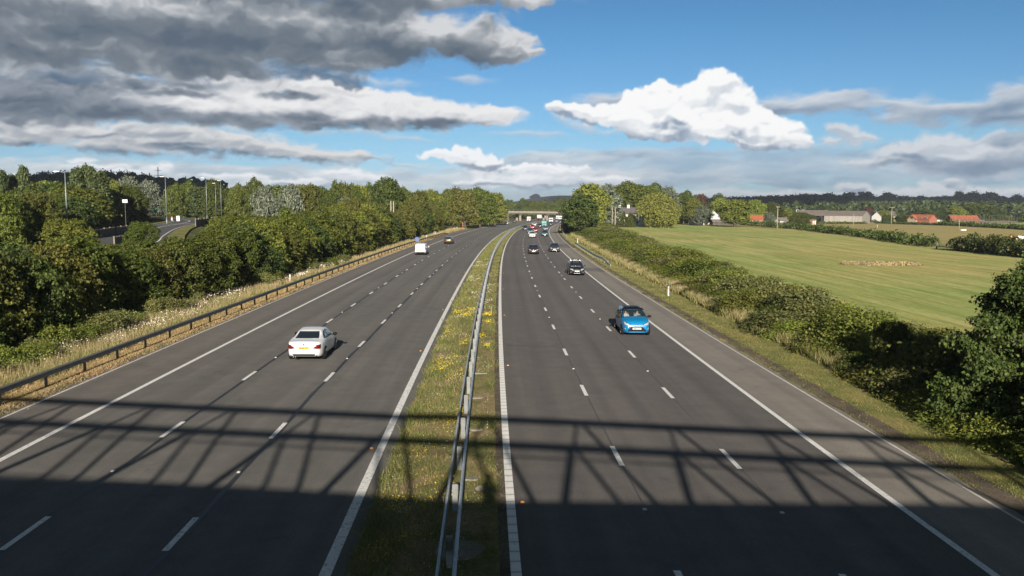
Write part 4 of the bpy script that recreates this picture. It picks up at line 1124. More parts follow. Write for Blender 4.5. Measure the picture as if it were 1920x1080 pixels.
# --- woods on the hills, one mass each, and the crowns standing out on their skylines
def wood_mass(name, label, mat_, pts, h, w, n_each, size, seed):
    rng = np.random.default_rng(seed); Q = []
    for x, y, s in pts:
        z = gz(x, y); L = lobes_random(7, w * s, h * s, 0.0, rng, 0.2, 0.32)
        d = rng.normal(size=(n_each, 3)); d /= np.linalg.norm(d, axis=1)[:, None]; d[:, 2] = np.abs(d[:, 2])
        k = rng.integers(0, len(L), n_each)
        P = L[k, :3] + d * L[k, 3:]; N = d + rng.normal(size=d.shape) * .5; N /= np.linalg.norm(N, axis=1)[:, None]
        Q.append(leaf_quads(P + np.array([x, y, z]), N, size * s, rng, 1.2))
    me = np_mesh(name, np.concatenate(Q).reshape(-1, 3), 4, mat_)
    o = link_mesh(name, me); return tag(o, label, None, None, 'stuff')
def arc_pts(a0, a1, r0, r1, na, nr, seed, s0=.8, s1=1.3, cond=None):
    rg = random.Random(seed); out = []
    for i in range(na):
        for j in range(nr):
            a = rad(a0 + (a1 - a0) * (i + rg.random()) / na); r = r0 + (r1 - r0) * (j + rg.random()) / nr
            x, y = r * math.sin(a), r * math.cos(a)
            if cond and not cond(x, y): continue
            out.append((x, y, rg.uniform(s0, s1)))
    return out
wood_mass('woodland', 'dark wood covering the top of the long hill on the right', LM['ridge'], arc_pts(9.5, 36, 1480, 1800, 120, 9, 1), 9, 15, 130, 3.0, 61)
wood_mass('woodland', 'mid green wood on the lower slope of the hill on the right', LM['wood'], arc_pts(9.5, 36, 1050, 1470, 110, 9, 2, cond=lambda x, y: not (math.degrees(math.atan2(x, y)) > 29.0 and math.hypot(x, y) > 1080)), 8, 13, 150, 2.0, 62)
wood_mass('woodland', 'wood on flat ground between the hamlet and the hill', LM['wood'], arc_pts(8, 36, 760, 1040, 80, 6, 3), 10, 14, 190, 1.7, 63)
wood_mass('woodland', 'dark wood on the low hill behind the poplars on the left', LM['ridge'], arc_pts(-36, -19.5, 640, 900, 70, 8, 4), 12, 14, 110, 2.8, 64)
wood_mass('woodland', 'wood filling the low ground behind the skyline trees on the left', LM['wood'], arc_pts(-36, -1, 420, 620, 90, 5, 5), 8, 12, 110, 2.2, 65)
rg = random.Random(8)
for u in range(1285, 1925, 9):
    a = math.atan2(ray(u, 380).x, ray(u, 380).y); r = 1660 + rg.uniform(-60, 60); x, y = r * math.sin(a), r * math.cos(a)
    base_v = float(np.interp(u, [1285, 1340, 1450, 1560, 1700, 1810, 1900, 1925], [370, 366, 364, 363, 366, 362, 367, 369])) + rg.choice([-5, -2, 0, 2, 3, 4])
    z = gz(x, y); h = max(8, min(24, ztop(base_v, y) - z))
    plant(['far_dark', 'far_dark2'][rg.randrange(2)], x, y, h, rg.uniform(15, 24), 'dark round tree on the skyline of the long hill at the right', 'tree', 'tree', 'skyline trees of the right hill', z=z)
for u in list(range(62, 340, 9)):
    a = math.atan2(ray(u, 380).x, ray(u, 380).y); r = 790 + rg.uniform(-30, 30); x, y = r * math.sin(a), r * math.cos(a)
    base_v = float(np.interp(u, [60, 100, 140, 210, 245, 280, 300, 335], [334, 330, 332, 330, 329, 336, 342, 345])) + rg.choice([-2, 0, 1, 3])
    z = gz(x, y); h = max(10, min(26, ztop(base_v, y) - z))
    plant(['far_dark', 'far_dark2'][rg.randrange(2)], x, y, h, rg.uniform(9, 13), 'dark tree on the ridge skyline behind the poplars at the left', 'tree', 'tree', 'skyline trees of the left ridge', z=z)
for du, hv, w in ((1001, 366, 22), (1005, 364, 26), (997, 368, 16)):
    P = at_dist(du, 3200); plant('far_dark', P.x, P.y, max(8, ztop(hv, 3200) - P.z), w, 'small dark clump of trees crowning the distant bare hill', 'tree', 'tree', 'clump on the distant hill', z=P.z)
for u, v in ((1862, 392), (1880, 396), (1905, 392), (1890, 387), (1850, 388), (1915, 399)):
    P = at_dist(u, 1250); plant('far_mid', P.x, P.y, 6, 11, 'small bush dotted on the pale hillside field at far right', 'bush', 'bush', 'bushes on the pale hillside')

# --- out-of-view clouds added overhead and behind the viewer to shade the hills
M['shade_cloud_body'] = mat('shade_cloud_body', (0.9, 0.9, 0.9), 1.0, spec=0.0)
def shade_cloud(cx, cy, sx, sy, alt, seed):
    t_ = alt / -sd.z; x = cx - sd.x * t_; y = cy - sd.y * t_
    rg = random.Random(seed); bm = bmesh.new()
    for i in range(26):
        m_ = Matrix.Translation((rg.uniform(-sx, sx) * .8, rg.uniform(-sy, sy) * .8, rg.uniform(-20, 60))) @ Matrix.Diagonal((sx * rg.uniform(.22, .4), sy * rg.uniform(.25, .4), rg.uniform(60, 120), 1))
        bmesh.ops.create_icosphere(bm, subdivisions=3, radius=1, matrix=m_)
    me = bpy.data.meshes.new('added_shade_clouds'); bm.to_mesh(me); bm.free(); me.materials.append(M['shade_cloud_body'])
    me.polygons.foreach_set('use_smooth', [True] * len(me.polygons))
    o = link_mesh('added_shade_clouds', me); o.location = (x, y, alt); tag(o, None, None, None, 'stuff')
shade_cloud(660, 1580, 560, 480, 900, 1)
shade_cloud(150, 3300, 420, 420, 1250, 2)
shade_cloud(-330, 800, 190, 150, 620, 3)
# ---------------------------------------------------------------- grass and flowers
def blade_mat(name, stops):
    m = mat(name, stops[0], .8, spec=.2); t_ = NT(m); g = t_.new('ShaderNodeNewGeometry')
    c = t_.ramp(g.outputs['Random Per Island'], [(i / (len(stops) - 1), s_) for i, s_ in enumerate(stops)])
    n_ = t_.noise(t_.coord('Position'), .55, 4, .6)
    c = t_.mix(1.0, c, t_.ramp(n_, [(.32, (.72, .85, .7)), (.66, (1.25, 1.12, 1.15))]), 'MULTIPLY'); t_.color(c)
    tr = t_.new('ShaderNodeBsdfTranslucent'); t_.link(c, tr.inputs[0]); mx = t_.new('ShaderNodeMixShader'); mx.inputs[0].default_value = .3
    t_.link(t_.b.outputs[0], mx.inputs[1]); t_.link(tr.outputs[0], mx.inputs[2]); t_.link(mx.outputs[0], t_.nt.nodes['Material Output'].inputs[0]); return m
def blades(name, n, s0, s1, o0, o1, h0, h1, m_, seed, z=0.04, w=.014, lean=.35, clump=0.0, label=None, patch=None, offw=None):
    rng = np.random.default_rng(seed)
    s = s0 * (s1 / s0) ** rng.random(n)
    f = rng.random(n) if offw is None else offw(rng, n)
    o = o0 + (o1 - o0) * f
    if clump:
        nc = max(1, n // 30); cs = s0 * (s1 / s0) ** rng.random(nc); co = o0 + (o1 - o0) * rng.random(nc); k = rng.integers(0, nc, n)
        pick = rng.random(n) < clump; s = np.where(pick, cs[k] + rng.normal(0, .22, n) * (1 + cs[k] / 80), s); o = np.where(pick, co[k] + rng.normal(0, .16, n), o)
    if patch is not None:
        ok = patch(s, o, rng); s, o = s[ok], o[ok]; n = len(s)
    P = rp(s, o, z - .03)
    D = np.hypot(P[:, 0], P[:, 1]); h = rng.uniform(h0, h1, n) * (.6 + .5 * fbm(P[:, 0] * .35, P[:, 1] * .35, 3, .5, seed) + .35)
    ww = w * np.maximum(1, D / 26) * rng.uniform(.6, 1.4, n); a = rng.random(n) * 2 * PI
    t_ = np.stack([np.cos(a), np.sin(a), 0 * a], 1) * ww[:, None] / 2
    tip = P + np.stack([rng.normal(0, lean, n) * h, rng.normal(0, lean, n) * h, h], 1)
    V = np.stack([P - t_, P + t_, tip], 1)
    me = np_mesh(name, V.reshape(-1, 3), 3, m_); o_ = link_mesh(name, me); tag(o_, None, None, None, 'stuff'); return P
BM = {'long': blade_mat('long_grass', [(.10, .13, .035), (.19, .19, .07), (.30, .26, .12), (.40, .33, .18), (.16, .19, .05)]),
      'straw': blade_mat('straw_grass', [(.34, .25, .12), (.46, .35, .18), (.24, .18, .08), (.52, .42, .25)]),
      'turf': blade_mat('turf_grass', [(.08, .125, .03), (.14, .18, .045), (.21, .20, .075), (.30, .24, .12), (.11, .15, .042)]),
      'verge': blade_mat('verge_grass', [(.11, .155, .04), (.18, .20, .06), (.27, .245, .09), (.38, .30, .14), (.15, .185, .05)]),
      'pink': blade_mat('seeding_grass', [(.36, .27, .17), (.44, .33, .22), (.30, .25, .12), (.50, .40, .28)])}
inner = lambda s: np.interp(s, [20, 40, 57, 68, 100, 130, 180, 250, 400], [-24.6, -25.2, -25.6, -23.8, -23.2, -22.6, -23.4, -23.6, -26])
blades('long_grass', 90000, 24, 330, -26.5, -20.3, .25, .62, BM['long'], 1, .04, .02, .3, .3, patch=lambda s, o, r: o > inner(s) - .6)
blades('seeding_grass', 16000, 24, 300, -24.5, -20.6, .5, .85, BM['pink'], 2, .04, .012, .25, .5, patch=lambda s, o, r: o > inner(s))
blades('straw_grass', 42000, 24, 200, -20.5, -18.42, .04, .16, BM['straw'], 3, .05, .02, .8, .5)
blades('median_grass', 120000, 15.5, 320, -3.62, -.34, .05, .17, BM['turf'], 4, .05, .013, .6, .45, patch=lambda s, o, r: (fbm(s * .3, o * .9, 3, .5, 5) > -.06) | (r.random(len(s)) < .22))
blades('weeds', 16000, 15.5, 200, -3.5, -1.55, .12, .30, BM['turf'], 6, .05, .024, .5, .8)
blades('verge_grass', 140000, 20, 340, 13.5, 18.6, .03, .12, BM['verge'], 7, .05, .016, .6, .35, patch=lambda s, o, r: (r.random(len(s)) < np.clip((o - 13.5) / .6, 0, 1)) & ((fbm(s * .35, o * .9, 3, .5, 15) > -.16) | (r.random(len(s)) < .35)))
blades('seeding_grass', 26000, 52, 330, 16.6, 18.4, .4, .8, BM['pink'], 8, .03, .016, .22, .4)
blades('long_grass', 90000, 21, 240, 16.2, 22.0, .35, .9, BM['long'], 9, .03, .02, .3, .4)
# creeping turf over the shoulder edges
blades('edge_grass', 14000, 22, 160, 13.2, 13.6, .03, .09, BM['verge'], 10, .02, .018, .8, .6)
blades('edge_grass', 12000, 24, 160, -18.55, -18.2, .03, .08, BM['straw'], 11, .02, .018, .8, .6)
def flowers(name, n, s0, s1, o0, o1, m_, seed, hz, size, nc, spread=.25):
    rng = np.random.default_rng(seed); cs = s0 * (s1 / s0) ** rng.random(nc); co = rng.uniform(o0, o1, nc); k = rng.integers(0, nc, n)
    s = cs[k] + rng.normal(0, spread, n) * (1 + cs[k] / 90); o = np.clip(co[k] + rng.normal(0, spread * .7, n), o0, o1)
    P = rp(s, o, .05); D = np.hypot(P[:, 0], P[:, 1]); P[:, 2] += rng.uniform(hz * .5, hz, n)
    N = rng.normal(size=(n, 3)) * .5 + np.array([0, -.4, 1]); N /= np.linalg.norm(N, axis=1)[:, None]
    Q = leaf_quads(P, N, 1.0, rng, 1.0); Q = P[:, None] + (Q - P[:, None]) * (size * np.maximum(1, D / 30))[:, None, None]
    o_ = link_mesh(name, np_mesh(name, Q.reshape(-1, 3), 4, m_)); tag(o_, None, None, None, 'stuff')
flowers('yellow_flowers', 1500, 15.5, 60, -3.3, -1.5, M['flower_yellow'], 21, .26, .028, 26, .32)
flowers('yellow_flowers', 500, 30, 90, -1.2, -.6, M['flower_yellow'], 24, .2, .026, 6, .22)
flowers('white_flowers', 2600, 24, 110, -24.0, -20.8, M['blossom'], 22, .7, .03, 60, .5)
flowers('white_flowers', 2000, 16, 120, -3.4, -.6, M['blossom'], 23, .16, .02, 60, .4)
# ---------------------------------------------------------------- crash barriers
def sweep(mb, s0, s1, off, z, prof, step=1.0):
    """prof: closed list of (across, up)"""
    ss_ = np.arange(s0, s1 + 1e-6, step); n = len(prof)
    base = len(mb.v)
    for i, s in enumerate(ss_):
        for a, b in prof:
            o_ = off(s) if callable(off) else off; zz = z(s) if callable(z) else z
            p = rp(s, o_ + a); mb.v.append((float(p[0]), float(p[1]), float(zroad(np.array(o_), p[1])) + zz + b))
    for i in range(len(ss_) - 1):
        for k in range(n):
            a, b = base + i * n + k, base + i * n + (k + 1) % n
            mb.f.append((a, b, b + n, a + n))
    mb.f.append(tuple(range(base, base + n))[::-1]); mb.f.append(tuple(range(base + (len(ss_) - 1) * n, base + len(ss_) * n)))
def post_at(s, off, h, w, d, root, m_, top=0.0, lean=0.0, name='post'):
    p = rp(s, off); mb = MB()
    mb.box((0, 0, h / 2 - 0.15), (w, d, h + 0.3))
    o = mb.build(name, m_, root); o.location = p; o.rotation_euler = (0, lean, -heading(s)); return o

# left: open box beam on posts
offL = lambda s: float(np.interp(s, [-40, 31, 60, 120, 180, 215, 235], [-19.5, -19.35, -18.95, -18.75, -18.6, -18.5, -18.4]))
bar = empty('crash_barrier', (0, 0, 0), 0, 'long dull steel box beam crash barrier along the left hard shoulder', 'crash barrier')
mb = MB(); B_ = [(-.1, -.10), (.1, -.10), (.1, -.03), (.085, 0.0), (.1, .03), (.1, .10), (-.1, .10)]
sweep(mb, -20, 232, lambda s: offL(s) + 0.02, lambda s: 0.63 if s < 222 else 0.63 - (s - 222) * 0.05, B_)
mb.build('rail', M['galv_dull'], bar)
s = 25.2; i = 0
while s < 231:
    post_at(s, offL(s) - 0.02, 0.55, 0.11, 0.06, bar, M['galv_dull']); s += 3.2 if s < 140 else 3.2; i += 1
# central: twin corrugated rails sharing posts
offM = -1.38
bar = empty('crash_barrier', (0, 0, 0), 0, 'pale galvanised twin rail crash barrier running down the grassy median', 'crash barrier')
W_ = lambda sg: [(sg * .035, -.15), (sg * .06, -.11), (sg * .06, -.06), (sg * .02, -.015), (sg * .02, .015), (sg * .06, .06), (sg * .06, .11), (sg * .035, .15), (sg * .0, .15), (sg * -.005, 0), (sg * .0, -.15)]
for sg in (-1, 1):
    mb = MB(); pr = W_(sg)
    if sg < 0: pr = pr[::-1]
    sweep(mb, -10, 560, offM + sg * 0.13, 0.62, pr, 2.0); mb.build('rail', M['galv'], bar)
n = 0; s = 13.35
post_top = MB()
while n < 100:
    p = rp(s, offM); mb = MB()
    mb.box((0, 0, 0.32), (0.13, 0.055, 0.9)); mb.box((0, 0.05, 0.60), (0.15, 0.03, 0.26))
    o = mb.build('post', M['galv_post'], bar); o.location = (p[0], p[1], p[2] - 0.0); o.rotation_euler = (0, 0, -heading(s))
    s += 3.2; n += 1
# right: two short lengths
def short_barrier(s0, s1, off_f, label):
    b = empty('crash_barrier', (0, 0, 0), 0, label, 'crash barrier'); mb = MB(); pr = W_(-1)[::-1]
    sweep(mb, s0, s1, off_f, lambda s: 0.66 - max(0, (s0 + 7 - s)) * 0.08, pr, 1.0); mb.build('rail', M['galv'], b)
    s = s0 + 3
    while s < s1: post_at(s, off_f(s) + 0.1, 0.66, 0.1, 0.06, b, M['galv_dull']); s += 3.2
short_barrier(110, 170, lambda s: 14.0 + max(0, 125 - s) * 0.04, 'short pale steel barrier ending in a ramp on the right verge opposite the mown field')
short_barrier(212, 272, lambda s: 14.3, 'short steel barrier on the right verge under the big dark tree')

def on(u, v, dz=0.0):
    d = ray(u, v); z = -0.4
    for _ in range(6):
        t_ = (z - CAMH) / d.z; X, Y = d.x * t_, d.y * t_
        z = float(zroad(np.array(float(road_off(np.array([X]), np.array([Y]))[0])), Y)) + dz
    return Vector((X, Y, z))

# pale concrete footings showing in the median turf
for k, (u, v, w, d) in enumerate(((862, 1031, .95, .28), (884, 897, .42, .11), (893, 806, .33, .07), (893, 746, .5, .07), (900, 700, .6, .06))):
    P = on(u, v, .075)
    rg = random.Random(k); poly = [(math.cos(a) * w * rg.uniform(.75, 1.05) * .62, math.sin(a) * d * rg.uniform(.75, 1.1) * 2.0) for a in np.linspace(0, 2 * PI, 14)[:-1]]
    o = MB().prism(poly, -0.1, 0.035).build('concrete_footing', M['concrete'], None, smooth=False, bevel=0.01); o.location = P
    tag(o, ['largest pale concrete slab in the median, at the foot of the picture beside the rails', 'second concrete slab up the median, right of the rails and left of the viewer shadow', 'third concrete slab up the median, between the two rail shadows', 'thin pale concrete slab in the median just above the upper rail shadow', 'farthest pale concrete slab showing in the median turf'][k], 'concrete slab')
rock = MB().lathe([(0.02, 0), (.12, .03), (.13, .09), (.07, .15), (0.01, .17)], n=9).build('stone', M['concrete'], None, smooth=True)
P = on(900, 921, .07); rock.location = P; rock.scale = (1.1, .8, 1); tag(rock, 'rounded yellowish stone lying in the median beside the viewer shadow', 'stone')

# ---------------------------------------------------------------- posts, signs, cabinet
M['white'] = mat('white_plastic', (0.5, 0.5, 0.48), 0.5); M['blue_sign'] = mat('blue_sign', (0.008, 0.05, 0.17), 0.4); M['black'] = mat('black_plastic', (0.02, 0.02, 0.022), 0.5)
M['red'] = mat('red_reflector', (0.5, 0.03, 0.02), 0.3); M['orange'] = mat('orange_plastic', (0.55, 0.16, 0.03), 0.5); M['cab'] = mat('cabinet_grey', (0.5, 0.5, 0.48), 0.5); M['green_sign'] = mat('green_sign', (0.01, 0.18, 0.10), 0.4); M['yellow'] = mat('yellow_plate', (0.72, 0.46, 0.02), 0.4)
def marker_post(P, rz, label, h=1.0, cap='blue_sign', body='white'):
    e = empty('marker_post', P, rz, label, 'marker post')
    mb = MB(); mb.prism([(-.06, -.03), (.06, -.03), (.05, .03), (-.05, .03)], -.3, h * .86); mb.build('post', M[body], e, bevel=.008)
    mb = MB(); mb.box((0, 0, h * .92), (.13, .075, h * .13)); mb.build('cap', M[cap], e, bevel=.01)
    mb = MB(); mb.box((0, -.034, h * .7), (.05, .01, .16)); mb.build('reflector', M['red'], e)
marker_post(on(1253, 556), 0.1, 'white marker post with dark blue cap standing on the right verge beside the scrub', 1.05)
marker_post(on(544, 533), 0.1, 'white marker post in the long grass behind the left barrier, nearest one', 1.0, cap='cab')
marker_post(on(800, 448), 0.1, 'white marker post in the grass just beyond the small blue sign', 1.1)
marker_post(on(814, 442), 0.1, 'left one of two close white posts near the far end of the left barrier', 1.3)
marker_post(on(817, 442), 0.1, 'right one of two close white posts near the far end of the left barrier', 1.3)
marker_post(on(857, 431), 0.1, 'white marker post alone on the left verge beyond the barrier end', 1.2)
marker_post(on(868, 430), 0.1, 'tall orange post on the left verge beyond the barrier end', 2.6, cap='orange', body='orange')
marker_post(on(1083, 456), 0.1, 'white post at the ramped end of the short right barrier', 1.1, cap='white')
marker_post(on(1051, 432), 0.1, 'tall pale post at the head of the barrier under the big dark tree', 2.2, cap='white')

def panel_sign(P, rz, w, h, ztop_, m_, label, legs=2, name='road_sign', marks=None, disc=False):
    e = empty(name, P, rz, label, 'sign')
    if disc: mb = MB().lathe([(w / 2, -.02), (w / 2, .02)], 'Y' if False else 'Z', (0, 0, 0), 24); o = mb.build('panel', m_, e); o.rotation_euler = (PI / 2, 0, 0); o.location = (0, 0, ztop_ - h / 2)
    else: o = MB().box((0, 0, ztop_ - h / 2), (w, .04, h)).build('panel', m_, e, bevel=.01)
    for i in range(legs):
        x = 0 if legs == 1 else (-w * .3 if i == 0 else w * .3)
        MB().tube([(x, .05, -.3), (x, .05, ztop_ - .1)], .04, 8).build('leg', M['galv_dull'], e)
    if marks: marks(e, ztop_ - h / 2)
    return e
def arrow_marks(e, zc):
    mb = MB(); mb.beam((-.25, -.035, zc + .22), (.14, -.035, zc - .14), .09, .012)
    mb.beam((.2, -.036, zc - .2), (-.08, -.036, zc - .2), .09, .012); mb.beam((.2, -.037, zc - .2), (.2, -.037, zc + .06), .012, .09)
    mb.build('arrow', M['white'], e)
panel_sign(on(782, 461), 0.05, 1.0, 1.0, 1.75, M['blue_sign'], 'small round blue sign with a white arrow behind the left barrier', 1, marks=arrow_marks, disc=True)
P = on(943, 413); panel_sign(P, 0.0, 2.2, 3.0, 5.2, mat('pale_blue_sign', (0.28, 0.45, 0.5), 0.4), 'pale blue sign on the left verge shortly before the overbridge', 2)
P = on(720, 459)
e = empty('roadside_cabinet', P, 0.1, 'light grey roadside cabinet standing in the grass below the left hedgerow', 'cabinet')
MB().box((0, 0, .75), (.85, .5, 1.5)).build('box', M['cab'], e, bevel=.03); MB().box((0, 0, 1.53), (.95, .6, .07)).build('lid', M['cab'], e); MB().box((0.02, -.257, .75), (.72, .02, 1.3)).build('door', M['white'], e)

# ---------------------------------------------------------------- street lamps of the side road
M['lamp_metal'] = metal_mat('lamp_column', (0.22, 0.24, 0.24), 0.5, 0.5); M['lamp_head'] = mat('lamp_head', (0.62, 0.62, 0.6), 0.4)
def lamp(u, v, D, arm, label, group=None, h=None, z=None, double=False):
    P = at_dist(u, D)
    if z is not None: P.z = z
    H_ = ztop(v, D) - P.z
    e = empty('street_lamp', P, 0, label, 'street lamp', group)
    MB().tube([(0, 0, -.4), (0, 0, H_ * .16)], .13, 10).build('base', M['lamp_metal'], e, smooth=True)
    mb = MB().tube([(0, 0, H_ * .16), (0, 0, H_ - .1)], [.10, .06], 10)
    mb.tube([(0, 0, H_ - .12), (arm * .9, 0, H_ - .02)], .035, 6)
    if double: mb.tube([(0, 0, H_ - .12), (-arm * .9, 0, H_ - .02)], .035, 6)
    mb.build('column', M['lamp_metal'], e, smooth=True)
    for sg in ((1, -1) if double else (1,)):
        MB().box((sg * arm * 1.1, 0, H_), (.85, .32, .14)).build('lamp_head', M['lamp_head'], e, bevel=.04)
lamp(125, 325, 112, -1.0, 'nearest street lamp at the left, its head against the sky before the poplars', z=3.4)
lamp(312, 334, 172, -.6, 'street lamp standing on the bend of the side road under the pylon', z=3.2)
lamp(388, 336, 200, -.7, 'street lamp right of the side road bend beside its wooden fence', z=3.2)
lamp(415, 341, 235, -.5, 'thin lamp column close to the right of the one beside the fence', z=2.0)
lamp(405, 346, 245, -.4, 'lamp column half hidden between two taller ones right of the bend', z=2.0)
for u, v, D in ((257, 353, 330), (262, 359, 350), (278, 358, 320), (308, 359, 360), (342, 359, 340), (378, 355, 330)):
    lamp(u, v, D, .6, 'small distant street lamp among the trees behind the side road', 'distant side road lamps')
# signs and bollards of the side road
def side_pt(u, D): P = at_dist(u, D); P.z = SIDE_Z; return P
panel_sign(side_pt(235, 150), .3, .85, .6, ztop(377, 150) - SIDE_Z, M['white'], 'white board sign standing above the bushes beside the side road', 1)
panel_sign(side_pt(266, 250), .2, .9, 1.2, ztop(390, 250) - SIDE_Z, M['green_sign'], 'left one of two small green signs by the side road', 1)
panel_sign(side_pt(291, 225), .2, .9, 1.3, ztop(393, 225) - SIDE_Z, M['green_sign'], 'right one of two small green signs by the side road', 1)
P = side_pt(334, 200); e = empty('roadside_cabinet', P, 0, 'small pale cabinet on the far verge of the side road', 'cabinet'); MB().box((0, 0, .6), (.8, .5, 1.2)).build('box', M['cab'], e, bevel=.03); MB().box((0, 0, 1.23), (.9, .6, .06)).build('lid', M['cab'], e)
P = side_pt(322, 205); e = empty('traffic_bollard', P, 0, 'white and orange traffic bollard on the side road verge', 'bollard'); MB().box((0, 0, .35), (.35, .3, .7)).build('shell', M['white'], e, bevel=.04); MB().box((0, 0, .85), (.36, .31, .3)).build('top', M['orange'], e, bevel=.04)

# wooden fences of the side road
def board_fence(pts, h, label, z=None):
    e = empty('wooden_fence', (0, 0, 0), 0, label, 'fence')
    mb = MB(); n = 0
    for i in range(len(pts) - 1):
        a, b = Vector(pts[i]), Vector(pts[i + 1]); L_ = (b - a).length; k = max(1, int(L_ / 0.22)); d = (b - a) / k
        ang = math.atan2(d.y, d.x)
        for j in range(k):
            p = a + d * (j + .5); hh = h * (1 + .05 * math.sin(j * 1.7))
            mb.box((p.x, p.y, p.z + hh / 2), (.18, .03, hh), ang)
    mb.build('boards', M['wood'], e)
    for i in range(len(pts) - 1):
        a, b = Vector(pts[i]), Vector(pts[i + 1]); L_ = (b - a).length; k = max(1, int(L_ / 2.8))
        for j in range(k + 1):
            p = a.lerp(b, j / k); mb2 = MB().box((0, 0, h * .55), (.14, .14, h * 1.15)); o = mb2.build('post', M['wood'], e); o.location = p
def sp(u, D, dz=0.0): P = at_dist(u, D); return (P.x, P.y, SIDE_Z + dz)
board_fence([sp(406, 175), sp(392, 166), sp(378, 156), sp(366, 150)], 1.3, 'dark timber board fence curving round the bend of the side road')
board_fence([sp(150, 92), sp(183, 98), sp(215, 108), sp(246, 118)], 1.0, 'timber fence on the far side of the near stretch of side road')
board_fence([sp(212, 80), sp(228, 83), sp(246, 87)], 0.8, 'short timber fence on the near side of the side road')

# ---------------------------------------------------------------- poles and pylon
def wood_pole(u, v0, v1, label, r=.15, tee=0.0, D=None, cross=False):
    P = gp(u, v1) if D is None else at_dist(u, D)
    H_ = ztop(v0, P.y) - P.z
    e = empty('utility_pole', P, 0.2, label, 'pole')
    MB().tube([(0, 0, -.5), (0, 0, H_)], [r * 1.15, r * .8], 10).build('pole', M['pole_wood'], e, smooth=True)
    if tee: MB().box((0, 0, H_ + .05), (tee, .14, .16)).build('crossarm', M['pole_wood'], e)
    if tee:
        for x in (-tee * .42, 0, tee * .42): MB().lathe([(.05, 0), (.07, .08), (.04, .2), (.01, .25)], 'Z', (x, 0, H_ + .12), 8).build('insulator', M['black'], e, smooth=True)
wood_pole(1147.5, 388, 431, 'left one of two bare wooden poles at the corner of the mown field')
wood_pole(1153.5, 388, 430, 'right one of two bare wooden poles at the corner of the mown field')
wood_pole(1457, 386, 430, 'wooden pole with short crossarm standing in the long field hedge', .15, 1.7)
wood_pole(1671, 386, 421, 'tee topped wooden pole in the pasture between barn and red roofed house', .17, 3.2)
wood_pole(1600, 398, 425, 'thin wooden pole in the pasture in front of the big barn', .12)
wood_pole(1798, 409, 430, 'short pale pole in the pasture in front of the scaffolded house', .12)
wood_pole(733, 378, 0, 'left one of two wooden posts in the left wood below the big oak', .16, D=190)
wood_pole(738, 378, 0, 'right one of two wooden posts in the left wood below the big oak', .16, D=190)
wood_pole(751, 366, 0, 'single thin post among the trees right of the twin posts', .12, D=215)
# pylon
P = at_dist(299, 900); Hh = ztop(316, 900) - P.z
e = empty('electricity_pylon', P, .4, 'lattice electricity pylon far off above the left wood', 'pylon')
mb = MB(); w0, w1 = 4.0, .8
lv = [0, .3, .52, .7, .84, 1.0]
for i in range(5):
    a, b = lv[i], lv[i + 1]; wa_, wb_ = w0 + (w1 - w0) * a, w0 + (w1 - w0) * b
    ca = [(x * wa_ / 2, y * wa_ / 2, a * Hh) for x, y in ((-1, -1), (1, -1), (1, 1), (-1, 1))]; cb = [(x * wb_ / 2, y * wb_ / 2, b * Hh) for x, y in ((-1, -1), (1, -1), (1, 1), (-1, 1))]
    for k in range(4):
        mb.beam(ca[k], cb[k], .3, .3); mb.beam(ca[k], cb[(k + 1) % 4], .18, .18); mb.beam(cb[k], cb[(k + 1) % 4], .18, .18)
mb.build('tower', M['galv_dull'], e)
for zf, l in ((.68, 5.0), (.8, 4.2), (.92, 3.4)): MB().beam((-l, 0, Hh * zf), (l, 0, Hh * zf), .35, .35).build('crossarm', M['galv_dull'], e)

# ---------------------------------------------------------------- field gate, trough
def gate(a, b, label):
    e = empty('field_gate', a, 0, label, 'gate'); d = b - a; L_ = d.length; e.rotation_euler = (0, 0, math.atan2(d.y, d.x))
    for i, z in enumerate((.25, .45, .65, .85, 1.1)): MB().box((L_ / 2, 0, z), (L_, .04, .05)).build('bar', M['galv'], e)
    for x in (0, L_ / 2, L_): MB().box((x, 0.03, .65), (.07, .05, 1.15)).build('upright', M['galv'], e)
    for x in (-.2, L_ + .2): MB().box((x, 0, .55), (.2, .2, 1.6)).build('gate_post', M['wood'], e)
a, b = gp(1757, 467), gp(1793, 470); gate(a, b, 'metal field gate in the gap between the long hedge and the high hedge')
P = gp(1806, 433); e = empty('water_trough', P, .2, 'small white trough on the pasture near the short pale pole', 'trough')
MB().prism([(-1.1, -.35), (1.1, -.35), (1.2, .35), (-1.2, .35)], .1, .6).build('basin', M['white'], e, bevel=.04); MB().box((0, 0, .05), (1.6, .5, .14)).build('foot', M['concrete'], e)
P = gp(1645, 427); marker_post(P, 0, 'small white post in the pasture in front of the big barn', 1.4, cap='white')
# unmown strip in the field
me = crown('uncut_grass', np.array([(x, .5 * math.sin(x), .1, 1.6, 1.0, .28) for x in np.linspace(-3.6, 3.6, 9)]), 16000, .10, leaf_mat('straw_leaf', [(.38, .32, .17), (.46, .39, .21), (.50, .43, .25)]), 91, twig=6, long=2.6)
o = link_mesh('uncut_grass', me); P = gp(1652, 497); o.location = P; o.rotation_euler = (0, 0, -.18); tag(o, None, None, None, 'stuff')
